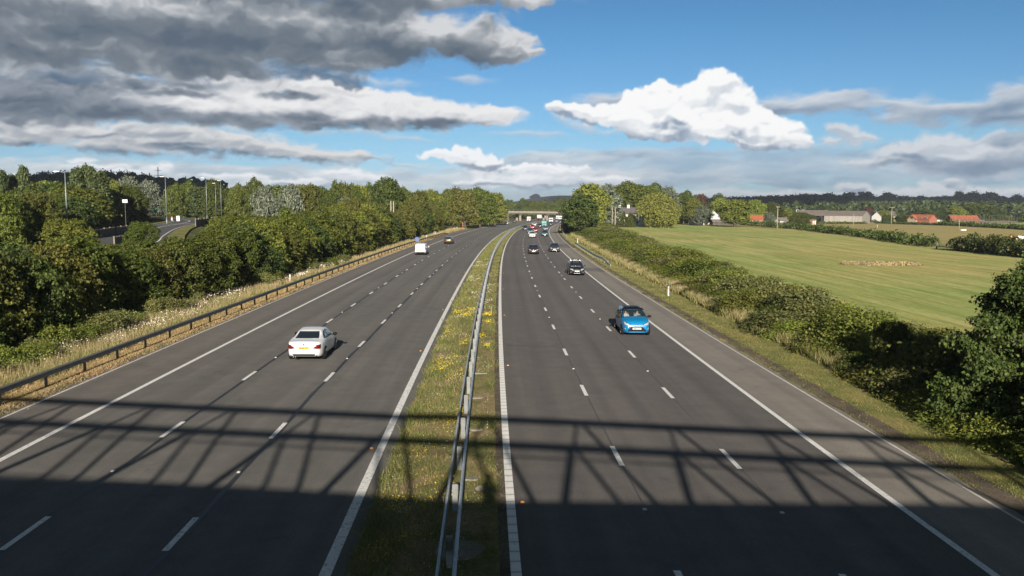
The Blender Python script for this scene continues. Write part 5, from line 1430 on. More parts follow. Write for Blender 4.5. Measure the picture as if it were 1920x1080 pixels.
# ---------------------------------------------------------------- concrete overbridge far down the motorway
def overbridge():
    e = empty('road_bridge', (0, 0, 0), 0, 'concrete road bridge spanning the motorway far ahead', 'bridge')
    A = Vector((5.0, 538.4, 0)); B = Vector((22.7, 545.0, 0)); u = (B - A).normalized(); n = Vector((-u.y, u.x, 0))
    W = 9.0
    def P(t, q, z): return A + u * t + n * q + Vector((0, 0, z))
    zt = ztop(395.5, 538); zb = ztop(401.5, 538)
    def slab(name, t0, t1, q0, q1, z0, z1, m_, slope=-0.010):
        mb = MB(); vs = [P(t, q, z + slope * t) for t in (t0, t1) for q in (q0, q1) for z in (z0, z1)]
        mb.add(vs, [(0, 1, 3, 2), (4, 6, 7, 5), (0, 4, 5, 1), (2, 3, 7, 6), (0, 2, 6, 4), (1, 5, 7, 3)])
        return mb.build(name, m_, e)
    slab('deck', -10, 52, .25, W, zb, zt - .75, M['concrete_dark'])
    slab('fascia', -8, 50, 0, .24, zt - 1.2, zt - .1, M['concrete'])
    slab('parapet_rail', -8, 50, .05, .13, zt + .75, zt + .85, M['galv_dull'])
    for t in np.arange(-7, 50, 2.5): slab('parapet_post', t, t + .1, .05, .13, zt - .1, zt + .74, M['galv_dull'], 0)
    for t, lab in ((0.6, 0), (19.6, 0), (37.5, 0)):
        for q in (1.0, W - 2.0):
            slab('pier', t - .65, t + .65, q, q + 1.0, -3.2, zb - 0.05, M['concrete'])
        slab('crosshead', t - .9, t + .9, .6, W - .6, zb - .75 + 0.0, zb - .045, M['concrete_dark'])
    for t0, t1 in ((-26, -8), (50, 70)):
        mb = MB(); s_ = 1 if t0 < 0 else -1; a, b = (t0, t1) if t0 < 0 else (t1, t0)
        vs = [P(a, -2, -3), P(a, W + 2, -3), P(b, -2, -3), P(b, W + 2, -3), P(b, -1, zt - 1.2), P(b, W + 1, zt - 1.2), P(a, -1, zt - 1.2), P(a, W + 1, zt - 1.2)]
        mb.add(vs, [(0, 1, 3, 2), (2, 3, 5, 4), (0, 2, 4, 6), (1, 7, 5, 3), (6, 4, 5, 7), (0, 6, 7, 1)])
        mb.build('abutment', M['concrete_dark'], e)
    # bent pale tube lamp bracket rising over the parapet
    q = P(27.5, .1, 0); g = empty('barrier_rail', q + Vector((0, 0, zt - .1)), math.atan2(u.y, u.x), 'pale bent tubular rail standing above the right end of the overbridge parapet', 'rail')
    MB().tube([(0, 0, 0), (.1, 0, 1.6), (.6, 0, 2.1), (4.6, 0, 2.1)], .14, 8).build('tube', M['white'], g, smooth=True)
overbridge()

# ---------------------------------------------------------------- buildings right of the motorway
def brick(name, a, b, sc=1.2):
    m_ = mat(name, a, .85, spec=.2); t_ = NT(m_)
    br = t_.new('ShaderNodeTexBrick'); br.inputs['Scale'].default_value = sc * 3; br.inputs['Color1'].default_value = (*a, 1); br.inputs['Color2'].default_value = (*b, 1); br.inputs['Mortar'].default_value = (.35, .3, .25, 1); br.inputs['Mortar Size'].default_value = .012
    t_.link(t_.coord('Object', (1, 1, 1)), br.inputs[0]); t_.color(br.outputs[0]); return m_
M['red_brick'] = brick('red_brick', (.26, .085, .05), (.21, .07, .045)); M['buff'] = brick('buff_brick', (.30, .25, .16), (.26, .21, .14))
def tiles(name, a, b, sc=2.2, ang=0):
    m_ = mat(name, a, .8, spec=.2); t_ = NT(m_); w = t_.new('ShaderNodeTexWave'); w.bands_direction = 'Z'; w.inputs['Scale'].default_value = sc; w.inputs['Distortion'].default_value = 1.2; w.inputs['Detail'].default_value = 3
    t_.link(t_.coord('Object'), w.inputs[0]); n_ = t_.noise(t_.coord('Object'), .8, 5)
    c_ = t_.mix(1.0, t_.ramp(w.outputs['Fac'], [(0, a), (1, b)]), t_.ramp(n_, [(.3, (.8, .8, .8)), (.7, (1.15, 1.12, 1.1))]), 'MULTIPLY'); t_.color(c_); return m_
M['clay_tile'] = tiles('clay_tile', (.25, .075, .04), (.32, .10, .055)); M['slate'] = tiles('slate', (.07, .065, .07), (.11, .10, .105)); M['fibre'] = tiles('fibre_cement', (.13, .11, .10), (.19, .165, .145), .6)
M['render_white'] = mat('render_white', (.46, .45, .42), .8); M['render_dull'] = mat('render_dull', (.30, .29, .27), .85); M['glass_dark'] = mat('window_glass', (.03, .04, .05), .12, spec=.6); M['frame_white'] = mat('frame_white', (.4, .4, .39), .5); M['rust'] = ground_mat('rust', [(.3, (.16, .05, .035)), (.7, (.28, .10, .07))], 1.5)
m = mat('corrugated', (.4, .37, .32), .75); t = NT(m); w = t.new('ShaderNodeTexWave'); w.bands_direction = 'X'; w.inputs['Scale'].default_value = 2.2; t.link(t.coord('Object'), w.inputs[0])
n = t.noise(t.coord('Object', (1.2, 1, .08)), 1.2, 6, .7); t.color(t.mix(1.0, t.ramp(n, [(.3, (.17, .155, .13)), (.5, (.27, .25, .22)), (.7, (.33, .315, .29))]), t.ramp(w.outputs['Fac'], [(0, (.72, .72, .72)), (.5, (1.05, 1.05, 1.05))]), 'MULTIPLY')); M['corrugated'] = m

def house(P, rz, L, W, he, hr, wall, roofm, label, name='house', cat='house', chims=(), wins=(), over=.35, gables=None, door=None):
    """long side faces the viewer (local -y); L along x"""
    e = empty(name, P, rz, label, cat)
    mb = MB(); x, y = L / 2, W / 2
    mb.add([(-x, -y, -1), (x, -y, -1), (x, y, -1), (-x, y, -1), (-x, -y, he), (x, -y, he), (x, y, he), (-x, y, he)], [(0, 1, 5, 4), (1, 2, 6, 5), (2, 3, 7, 6), (3, 0, 4, 7)])
    mb.build('wall', M[wall], e)
    g = MB(); g.add([(-x, -y, he), (-x, y, he), (-x, 0, hr), (x, -y, he), (x, y, he), (x, 0, hr)], [(0, 2, 1), (3, 4, 5)]); g.build('gable', M[gables or wall], e)
    k = (hr - he) / y; o_ = over; t_ = .14
    r = MB(); pr = [(-y - o_, he - k * o_), (0, hr), (y + o_, he - k * o_), (y + o_, he - k * o_ + t_), (0, hr + t_), (-y - o_, he - k * o_ + t_)]
    n_ = len(pr); vs = [(sx * (x + o_), a, b) for sx in (-1, 1) for a, b in pr]
    r.add(vs, [(0, 1, 4, 5), (1, 2, 3, 4), (6, 11, 10, 7), (7, 10, 9, 8)] + [(i, (i + 1) % n_ + 0, (i + 1) % n_ + n_, i + n_) for i in range(n_)])
    rf = r.build('roof', M[roofm], e)
    for cx_, cw, ch in chims:
        MB().box((cx_, 0, hr + ch / 2 - .3), (cw, cw * .8, ch + .6)).build('chimney', M[wall if wall != 'buff' else 'red_brick'], e, bevel=.03)
        for dx in (-.2, .2): MB().tube([(cx_ + dx, 0, hr + ch), (cx_ + dx, 0, hr + ch + .35)], .1, 8).build('chimney_pot', M['clay_tile'], e)
    for (wx, wz, ww, wh) in wins:
        MB().box((wx, -y - .02, wz), (ww + .16, .08, wh + .16)).build('window', M['frame_white'], e)
        c = MB().box((wx - ww * .25, -y - .045, wz), (ww * .44, .06, wh * .92)).box((wx + ww * .25, -y - .045, wz), (ww * .44, .06, wh * .92)).build('pane', M['glass_dark'], e)
    if door: MB().box((door, -y - .02, 1.0), (1.0, .1, 2.1)).build('door', M['frame_white'], e)
    return e
# white cottage with two chimneys
D = 372; P = at_dist(1181, D); zt = ztop(388.5, D) - P.z
house(P, .12, 13, 7, zt - 2.6, zt, 'render_white', 'slate', 'white rendered cottage with two white chimneys half hidden by bushes', chims=((-4.8, 1.0, 1.3), (-.8, 1.2, 1.3)), wins=((-4.2, zt - 3.9, 1.1, 1.2), (-1.2, zt - 3.9, 1.1, 1.2), (2.4, zt - 3.9, 1.1, 1.2), (-4.2, 1.8, 1.1, 1.2), (-1.2, 1.8, 1.1, 1.2), (2.4, 1.8, 1.1, 1.2)), door=.7)
for k, (u, v, D, w, ht) in enumerate(((1166, 398, 352, 20, 0), (1183, 401, 350, 18, 0))): px_tree('bush_a', u, v, D, w, ['bush covering the left of the white cottage wall', 'bush covering the middle of the white cottage wall'][k], 'bush', 'bush')
# hamlet roofs
def hs(u, v, D, L, W, rise, rz, wall, roofm, label, **k):
    P = at_dist(u, D); zt_ = ztop(v, D) - P.z
    return house(P, rz, L, W, max(1.5, zt_ - rise), zt_, wall, roofm, label, **k)
hs(1306, 391, 400, 5, 6, 2, .6, 'render_white', 'slate', 'little white gable peeping between trees right of the willow')
hs(1340, 393, 420, 7, 6, 2.6, 1.2, 'render_white', 'slate', 'narrow white and grey house end with a pole in front, beside the yellow green tree', wins=((0, 3.5, 1, 1),))
hs(1358, 410, 410, 13, 5, 1.0, .1, 'concrete_dark', 'fibre', 'low grey shed roof along the hedge under the yellow green tree', name='shed', cat='shed')
hs(1415, 402, 425, 9, 7, 2.2, .2, 'buff', 'clay_tile', 'pinkish roofed cottage left among the bushes before the single pole')
hs(1434, 399, 440, 7, 6, 2.2, 1.0, 'render_white', 'slate', 'white walled cottage with pale gable behind the silvery tree')
hs(1470, 406, 440, 9, 6, 1.5, .35, 'render_white', 'fibre', 'low white roofed bungalow between the single pole and the barn', wins=((1, 1.4, 1, .8),))
# big barn
D = 500; P = at_dist(1589, D); zr = ztop(393.0, D) - P.z; ze = ztop(401.5, D) - P.z
b = house(P, -.66, 22, 17, ze, zr, 'corrugated', 'fibre', 'big weathered grey barn with corrugated walls and long fibre cement roof', name='barn', cat='barn', over=.3)
b2 = MB(); pr = [(-8.9, ze - .2), (0, zr + .25), (8.9, ze - .2), (8.9, ze), (0, zr + .45), (-8.9, ze)]
b2.add([(sx, a, bb) for sx in (-29.5, -11.4) for a, bb in pr], [(i, (i + 1) % 6, (i + 1) % 6 + 6, i + 6) for i in range(6)] + [(0, 1, 4, 5), (1, 2, 3, 4), (6, 11, 10, 7), (7, 10, 9, 8)]); b2.build('lower_roof', M['fibre'], b)
for x_ in (-29, -23, -17, -12.6): MB().box((x_, -7.9, (ze - .3) / 2 - .3), (.3, .3, ze + .2)).build('stanchion', M['rust'], b)
MB().box((-20.5, 7.5, ze / 2 - .6), (17.5, .2, ze + .4)).build('back_wall', M['corrugated'], b)
MB().box((-.0, -8.54, .1), (22.1, .25, 1.1)).build('plinth', M['concrete'], b)
MB().box((-12.2, -8.56, 1.9), (1.3, .16, 3.8)).build('door', M['glass_dark'], b)
for x_ in (-31.5, -28): MB().beam((x_, 2, ze - 2), (x_, 2, zr + .6), .3, .3).beam((x_, 2, zr + .5), (x_ + 1.6, 2, zr + .5), .2, .2).build('vent_pipe', M['white'], b)
hs(1643, 394.5, 560, 5, 6, 3.0, 1.3, 'render_dull', 'slate', 'white gabled house right behind the end of the big barn')
hs(1657, 393.5, 575, 14, 8, 3.0, .1, 'buff', 'slate', 'dark roofed house behind the white gabled house by the barn')
# small rusty shed
P = at_dist(1520, 434); sh = house(P, .15, 4.6, 3.4, 2.3, 2.75, 'rust', 'fibre', 'small rusty red shed with a pale door in the pasture left of the barn', name='shed', cat='shed')
MB().box((.9, -1.74, 1.0), (.9, .08, 2.0)).build('door', M['render_white'], sh); MB().box((1.95, -1.73, 1.15), (.6, .06, 2.25)).build('corner_panel', M['render_white'], sh)
# red roofed new house
D = 480; P = at_dist(1731, D); zr = ztop(399.3, D) - P.z; ze = ztop(407.3, D) - P.z
h1 = house(P, -1.0, 12.6, 8, ze, zr, 'red_brick', 'clay_tile', 'new red brick house with orange tiled roof and buff left bay', chims=(), wins=((1.2, 3.4, 1.2, 1.0), (4.0, 3.4, 1.8, 1.1)), over=.4)
x_ = -3.6; mb = MB(); mb.add([(x_ - 2.6, -5.2, -.5), (x_ + 2.6, -5.2, -.5), (x_ + 2.6, -3.9, -.5), (x_ - 2.6, -3.9, -.5), (x_ - 2.6, -5.2, ze - .3), (x_ + 2.6, -5.2, ze - .3), (x_ + 2.6, -3.9, ze - .3), (x_ - 2.6, -3.9, ze - .3), (x_, -5.2, zr - .6), (x_, -3.9, zr - .6)], [(0, 1, 5, 8, 4), (1, 2, 6, 5), (3, 0, 4, 7), (2, 3, 7, 9, 6)]); mb.build('bay', M['buff'], h1)
mb = MB(); mb.add([(x_ - 3.0, -5.5, ze - .6), (x_, -5.5, zr - .5), (x_ + 3.0, -5.5, ze - .6), (x_ - 3.0, -1, ze - .6), (x_, -1, zr - .5), (x_ + 3.0, -1, ze - .6), (x_ - 3.0, -5.5, ze - .4), (x_, -5.5, zr - .3), (x_ + 3.0, -5.5, ze - .4), (x_ - 3.0, -1, ze - .4), (x_, -1, zr - .3), (x_ + 3.0, -1, ze - .4)], [(0, 1, 4, 3), (1, 2, 5, 4), (6, 9, 10, 7), (7, 10, 11, 8), (0, 6, 7, 1), (1, 7, 8, 2), (0, 3, 9, 6), (2, 8, 11, 5)]); mb.build('bay_roof', M['clay_tile'], h1)
MB().box((x_, -5.24, 3.5), (1.5, .1, 1.2)).build('window', M['glass_dark'], h1)
# scaffolded house
D = 520; P = at_dist(1806, D); zr = ztop(400.5, D) - P.z; ze = ztop(408.5, D) - P.z
h2 = house(P, 0, 17, 8, ze, zr, 'red_brick', 'clay_tile', 'half built red roofed house wrapped in scaffolding', over=.3, wins=((-4, ze - 1.2, 1.4, 1), (3, ze - 1.2, 1.4, 1)))
def scaffold(P, L, W, H_, levels, label, n=9):
    e = empty('scaffolding', P, 0, label, 'scaffolding')
    for i in range(n):
        x = -L / 2 + L * i / (n - 1)
        for y in (-W / 2 - 1.2, -W / 2 - .2): MB().tube([(x, y, -.5), (x, y, H_ * (1 + .12 * math.sin(i * 2.3)))], .06, 6).build('upright', M['galv_dull'], e)
    for z in levels:
        MB().box((0, -W / 2 - .7, z), (L + .6, 1.1, .12)).build('boards', M['pole_wood'], e)
        for dz in (.5, 1.0): MB().tube([(-L / 2, -W / 2 - 1.28, z + dz), (L / 2, -W / 2 - 1.28, z + dz)], .05, 6).build('ledger', M['galv_dull'], e)
scaffold(at_dist(1806, D), 21, 8, zr + 1.2, [ze - 2.6, ze - .4], 'scaffolding around the half built red roofed house')
P = at_dist(1866, 530); zz = ztop(411.5, 530) - P.z
scaffold(P, 23, 7, zz + 3.6, [zz - 1.8, zz], 'low scaffolding with standing poles right of the half built house', 14)
e = house(P, 0, 20, 7, zz - .6, zz - .4, 'red_brick', 'pole_wood' if False else 'fibre', 'low unfinished brick walls inside the right scaffolding', name='unfinished_house')
hs(1762, 408, 520, 2.5, 5, 1.2, .9, 'render_white', 'fibre', 'small white caravan shaped hut between the two red roofs', name='hut', cat='hut')
# cars and vans parked as pale shapes by the new houses are only specks: one site cabin row
for k, (u, lab) in enumerate(((1690, 'pale site cabin left of the red roofed new house'), (1700, 'white site cabin touching the left of the red roofed new house'))):
    P = at_dist(u, 470); c = empty('site_cabin', P, .1, lab, 'cabin'); z0 = ztop(415, 470) - P.z
    MB().box((0, 0, z0 / 2), (2.6, 2.2, z0)).build('body', M['render_white'], c, bevel=.05); MB().box((-.6, -1.12, z0 * .75), (.8, .05, .6)).build('window', M['glass_dark'], c); MB().box((.6, -1.12, z0 * .5), (.7, .05, z0 * .8)).build('door', M['cab'], c)

# ---------------------------------------------------------------- the footbridge the viewer stands on (it throws the lattice shadow)
def footbridge():
    rz = -math.atan(0.148)
    e = empty('footbridge', (0, 0, 0), rz, 'steel lattice footbridge crossing the motorway under the viewer', 'footbridge')
    zt_, zd, zp = 9.42, 5.72, 6.86
    X0, X1 = -26.0, 26.0
    yf, yr = -0.14, -3.2
    nodes = np.arange(-8, 9) * 3.25
    for yy in (yf, yr):
        MB().box((0, yy, zt_), (X1 - X0, .20, .24)).build('top_chord', M['steel'], e)
        MB().box((0, yy, zd - .1), (X1 - X0, .2, .34)).build('bottom_chord', M['steel'], e)
        pp = MB(); ks = [(-26, 6.56), (-14, 6.60), (-5, 6.66), (0, 6.74), (6, 6.98), (12, 7.26), (18, 7.4), (26, 7.4)]
        for (xa, za), (xb, zb_) in zip(ks[:-1], ks[1:]): pp.add([(xa, yy - .02, zd), (xb, yy - .02, zd), (xb, yy - .02, zb_), (xa, yy - .02, za), (xa, yy + .02, zd), (xb, yy + .02, zd), (xb, yy + .02, zb_), (xa, yy + .02, za)], [(0, 1, 2, 3), (5, 4, 7, 6), (3, 2, 6, 7), (1, 0, 4, 5)])
        pp.build('parapet_panel', M['steel'], e)
        MB().box((0, yy, 8.02 if yy == yf else 7.7), (X1 - X0, .05, .06)).build('handrail', M['steel'], e)
        d = MB()
        for x in nodes:
            for sg in (-1, 1):
                xb = x + sg * 1.625
                if X0 < xb < X1: d.beam((x + sg * .12, yy, zt_ - .1), (xb, yy, zd + .05), .12, .12)
        d.build('lattice', M['steel'], e)
    bal = MB()
    for x in np.arange(X0, X1, .11): bal.box((x, yf, 7.44), (.010, .010, 1.15))
    bal.build('mesh_panel', M['steel'], e)
    MB().box((0, (yf + yr) / 2, zd), (X1 - X0, yf - yr - .22, .16)).build('deck', M['concrete_dark'], e)
    ct = MB()
    for x in nodes: ct.beam((x, yf - .05, zt_ + .02), (x, yr + .05, zt_ + .02), .06, .06)
    for x in (-24.5, 24.5):
        for yy in (yf - .4, yr + .4): MB().box((x, yy, 2.6), (.5, .5, 6.0)).build('pier', M['concrete_dark'], e)
footbridge()
# ---------------------------------------------------------------- figures grown from joints
M['skin'] = mat('skin', (.45, .26, .19), .6); M['shirt_white'] = mat('shirt_white', (.34, .34, .32), .8); M['jacket'] = mat('jacket', (.05, .06, .09), .8); M['trousers'] = mat('trousers', (.03, .035, .05), .8); M['hair'] = mat('hair', (.03, .02, .015), .7)
M['shirt_grey'] = mat('shirt_grey', (.18, .22, .22), .8)
def grow(name, joints, edges, root, mats_, split=None, parent=None, lvl=2):
    """joints: {key: (x,y,z,r)}; one continuous skinned surface"""
    keys = list(joints); idx = {k: i for i, k in enumerate(keys)}
    me = bpy.data.meshes.new(name)
    me.from_pydata([joints[k][:3] for k in keys], [(idx[a], idx[b]) for a, b in edges], [])
    o = link_mesh(name, me)
    sk = o.modifiers.new('skin', 'SKIN'); sk.use_smooth_shade = True
    for i, k in enumerate(keys):
        v = me.skin_vertices[0].data[i]; r = joints[k][3]; v.radius = (r, joints[k][4] if len(joints[k]) > 4 else r); v.use_root = (k == root)
    sb = o.modifiers.new('sub', 'SUBSURF'); sb.levels = lvl; sb.render_levels = lvl
    dg = bpy.context.evaluated_depsgraph_get(); ev = o.evaluated_get(dg)
    m2 = bpy.data.meshes.new_from_object(ev); m2.name = name
    bpy.data.objects.remove(o)
    for m_ in mats_: m2.materials.append(m_)
    if split:
        for p in m2.polygons: p.material_index = split(p.center)
    m2.polygons.foreach_set('use_smooth', [True] * len(m2.polygons))
    return link_mesh(name, m2, parent)
def hand(J, E, tag_, wrist, fwd, side, s=1.0, curl=.5):
    """palm and five fingers of different lengths from a wrist point"""
    w = Vector(wrist); f = Vector(fwd).normalized(); sd_ = Vector(side).normalized(); n = f.cross(sd_)
    J[tag_ + 'p'] = (*(w + f * .05 * s), .030 * s, .018 * s)
    E.append((tag_, tag_ + 'p'))
    for i, ln in enumerate((.070, .080, .075, .060)):
        b = w + f * .09 * s + sd_ * (i - 1.5) * .021 * s
        J[f'{tag_}k{i}'] = (*b, .010 * s); J[f'{tag_}m{i}'] = (*(b + f * ln * .55 * s + n * curl * .02), .009 * s); J[f'{tag_}t{i}'] = (*(b + f * ln * .8 * s + n * curl * .055), .008 * s)
        E += [(tag_ + 'p', f'{tag_}k{i}'), (f'{tag_}k{i}', f'{tag_}m{i}'), (f'{tag_}m{i}', f'{tag_}t{i}')]
    b = w + f * .035 * s - sd_ * .035 * s
    J[tag_ + 'h1'] = (*b, .012 * s); J[tag_ + 'h2'] = (*(b + f * .035 * s - sd_ * .02 * s + n * .02), .010 * s); J[tag_ + 'h3'] = (*(b + f * .06 * s - sd_ * .018 * s + n * .04), .008 * s)
    E += [(tag_ + 'p', tag_ + 'h1'), (tag_ + 'h1', tag_ + 'h2'), (tag_ + 'h2', tag_ + 'h3')]
def viewer():
    # stands on the footbridge deck behind the parapet, arms up holding a camera
    base = Vector((0.02, -0.42, 5.80)); e = empty('person', base, 0, 'person in a dark jacket leaning on the footbridge parapet holding up a camera', 'person')
    J = {'pel': (0, -.06, .95, .15, .12), 'sp1': (0, -.05, 1.12, .14, .11), 'sp2': (0, -.03, 1.3, .165, .12), 'nk': (0, .0, 1.46, .065), 'hd0': (0, .03, 1.545, .075, .085), 'hd1': (0, .04, 1.64, .085, .10), 'hd2': (0, .03, 1.72, .06, .075)}
    E = [('pel', 'sp1'), ('sp1', 'sp2'), ('sp2', 'nk'), ('nk', 'hd0'), ('hd0', 'hd1'), ('hd1', 'hd2')]
    for sg, t_ in ((-1, 'L'), (1, 'R')):
        J[t_ + 'hip'] = (sg * .09, -.06, .88, .095); J[t_ + 'kn'] = (sg * .11, -.03, .48, .062); J[t_ + 'an'] = (sg * .12, -.08, .08, .042); J[t_ + 'toe'] = (sg * .13, .08, .03, .036)
        J[t_ + 'sh'] = (sg * .18, -.02, 1.39, .062); J[t_ + 'el'] = (sg * .27, .12, 1.18, .045); J[t_] = (sg * .10, .25, 1.50, .030)
        E += [('pel', t_ + 'hip'), (t_ + 'hip', t_ + 'kn'), (t_ + 'kn', t_ + 'an'), (t_ + 'an', t_ + 'toe'), ('sp2', t_ + 'sh'), (t_ + 'sh', t_ + 'el'), (t_ + 'el', t_)]
        hand(J, E, t_, J[t_][:3], (-sg * .35, .3, 1), (0, 1, .1), 1.0)
    b = grow('body', J, E, 'pel', [M['jacket'], M['trousers'], M['skin']], lambda c: 2 if (c.z > 1.45 or (c.z > 1.49)) else (1 if c.z < .95 else 0), e)
    mb = MB(); mb.lathe([(.02, .16), (.075, .135), (.1, .09), (.105, .03), (.09, -.02)], 'Z', (0, .015, 1.62), 16); mb.build('hair', M['hair'], e, smooth=True)
viewer()
def seated(loc, rz, shirt, label):
    e = empty('person', loc, rz, label, 'person')
    J = {'pel': (0, 0, .12, .15, .12), 'sp1': (0, -.06, .3, .14, .11), 'sp2': (0, -.10, .5, .165, .12), 'nk': (0, -.09, .66, .06), 'hd0': (0, -.06, .74, .072, .08), 'hd1': (0, -.05, .83, .082, .095), 'hd2': (0, -.06, .90, .055, .07)}
    E = [('pel', 'sp1'), ('sp1', 'sp2'), ('sp2', 'nk'), ('nk', 'hd0'), ('hd0', 'hd1'), ('hd1', 'hd2')]
    for sg, t_ in ((-1, 'L'), (1, 'R')):
        J[t_ + 'hip'] = (sg * .09, .05, .11, .09); J[t_ + 'kn'] = (sg * .13, .48, .2, .06); J[t_ + 'an'] = (sg * .12, .66, -.12, .04)
        J[t_ + 'sh'] = (sg * .18, -.09, .58, .06); J[t_ + 'el'] = (sg * .24, .08, .34, .044); J[t_] = (sg * .15, .34, .42, .028)
        E += [('pel', t_ + 'hip'), (t_ + 'hip', t_ + 'kn'), (t_ + 'kn', t_ + 'an'), ('sp2', t_ + 'sh'), (t_ + 'sh', t_ + 'el'), (t_ + 'el', t_)]
        hand(J, E, t_, J[t_][:3], (0, 1, .3), (1, 0, 0), .95)
    grow('body', J, E, 'pel', [M[shirt], M['trousers'], M['skin']], lambda c: 2 if c.z > .64 else (1 if c.z < .2 else 0), e)
    MB().lathe([(.02, .15), (.07, .13), (.095, .08), (.1, .03), (.085, -.02)], 'Z', (0, -.075, .8), 14).build('hair', M['hair'], e, smooth=True)
    return e

def cow(P, rz, col, label, lying=False):
    e = empty('cow', P, rz, label, 'cow')
    J = {'rump': (-.75, 0, 1.18, .27, .30), 'mid': (-.1, 0, 1.10, .33, .36), 'chest': (.55, 0, 1.12, .27, .36), 'nk': (.95, 0, 1.05, .16, .22), 'hd': (1.25, 0, .72, .12, .14), 'mz': (1.45, 0, .42, .075, .08), 'tl': (-1.05, 0, 1.15, .05), 'tl2': (-1.12, 0, .6, .03)}
    E = [('rump', 'mid'), ('mid', 'chest'), ('chest', 'nk'), ('nk', 'hd'), ('hd', 'mz'), ('rump', 'tl'), ('tl', 'tl2')]
    for sg, t_ in ((-1, 'a'), (1, 'b')):
        J[t_ + 'h'] = (-.8, sg * .2, .95, .16); J[t_ + 'k'] = (-.68, sg * .22, .72, .10); J[t_ + 'hk'] = (-.92, sg * .22, .42, .065); J[t_ + 'f'] = (-.86, sg * .22, .04, .055)
        J[t_ + 's'] = (.55, sg * .2, .85, .12); J[t_ + 'w'] = (.56, sg * .2, .45, .065); J[t_ + 'g'] = (.56, sg * .2, .04, .055)
        J[t_ + 'e'] = (1.12, sg * .2, .92, .04)
        E += [('rump', t_ + 'h'), (t_ + 'h', t_ + 'k'), (t_ + 'k', t_ + 'hk'), (t_ + 'hk', t_ + 'f'), ('chest', t_ + 's'), (t_ + 's', t_ + 'w'), (t_ + 'w', t_ + 'g'), ('hd', t_ + 'e')]
    grow('body', J, E, 'mid', [mat('hide', col, .8)], None, e)
cow(gp(1896, 453), .2, (.42, .2, .09), 'brown and pale cow grazing on the pasture at far right')
cow(gp(1912, 453), -.4, (.7, .64, .55), 'cream white cow right beside the brown one at far right')
# ---------------------------------------------------------------- vehicles: lofted bodies with fitted panels
def paint(name, col, metal=0.0):
    return mat(name, col, .38, metal, .5, coat=.9)
PAINT = {'white': paint('paint_white', (.56, .56, .56)), 'blue': paint('paint_blue', (.0, .15, .34)), 'black': paint('paint_black', (.012, .013, .016)), 'darkgrey': paint('paint_dark_grey', (.045, .048, .052), .3),
         'plum': paint('paint_plum', (.03, .018, .022), .2), 'bronze': paint('paint_bronze', (.09, .07, .055), .4), 'navy': paint('paint_navy', (.02, .03, .07), .2), 'red': paint('paint_red', (.32, .02, .015)), 'teal': paint('paint_teal', (.03, .09, .10), .2),
         'turquoise': paint('paint_turquoise', (.07, .25, .25)), 'silver': paint('paint_silver', (.22, .23, .24), .4)}
M['tyre'] = mat('tyre', (.010, .010, .011), .9, spec=.12); M['rim'] = mat('rim', (.03, .03, .033), .4, .5); M['rim_light'] = mat('rim_light', (.09, .09, .10), .4, .5)
M['car_glass'] = mat('car_glass', (.012, .018, .025), .06, spec=.8); M['trim'] = mat('black_trim', (.006, .006, .007), .45, spec=.15); M['lamp_red'] = mat('tail_lamp', (.13, .004, .004), .15, spec=.4); M['lamp_clear'] = mat('head_lamp', (.42, .44, .46), .1, .3, .8)
M['plate_yellow'] = mat('plate_yellow', (.60, .34, .01), .4); M['plate_white'] = mat('plate_white', (.52, .52, .48), .4); M['chrome'] = mat('chrome', (.4, .4, .42), .25, 1.0); M['interior'] = mat('car_interior', (.03, .03, .033), .9)
gl = mat('clear_glass', (.05, .08, .09), .03, spec=.8); gl.node_tree.nodes['Principled BSDF'].inputs['Alpha'].default_value = .28; M['glass_clear'] = gl

def cr_interp(x, xs, ys):
    """smooth monotone-ish interpolation"""
    xs = np.array(xs, float); ys = np.array(ys, float)
    m_ = np.zeros(len(xs)); d = np.diff(ys) / np.diff(xs)
    m_[1:-1] = np.where(d[:-1] * d[1:] > 0, 2 * d[:-1] * d[1:] / (d[:-1] + d[1:] + 1e-12), 0); m_[0] = d[0]; m_[-1] = d[-1]
    i = np.clip(np.searchsorted(xs, x) - 1, 0, len(xs) - 2); h = xs[i + 1] - xs[i]; t_ = np.clip((x - xs[i]) / h, 0, 1)
    return ((2 * t_ ** 3 - 3 * t_ ** 2 + 1) * ys[i] + (t_ ** 3 - 2 * t_ ** 2 + t_) * h * m_[i] + (-2 * t_ ** 3 + 3 * t_ ** 2) * ys[i + 1] + (t_ ** 3 - t_ ** 2) * h * m_[i + 1])

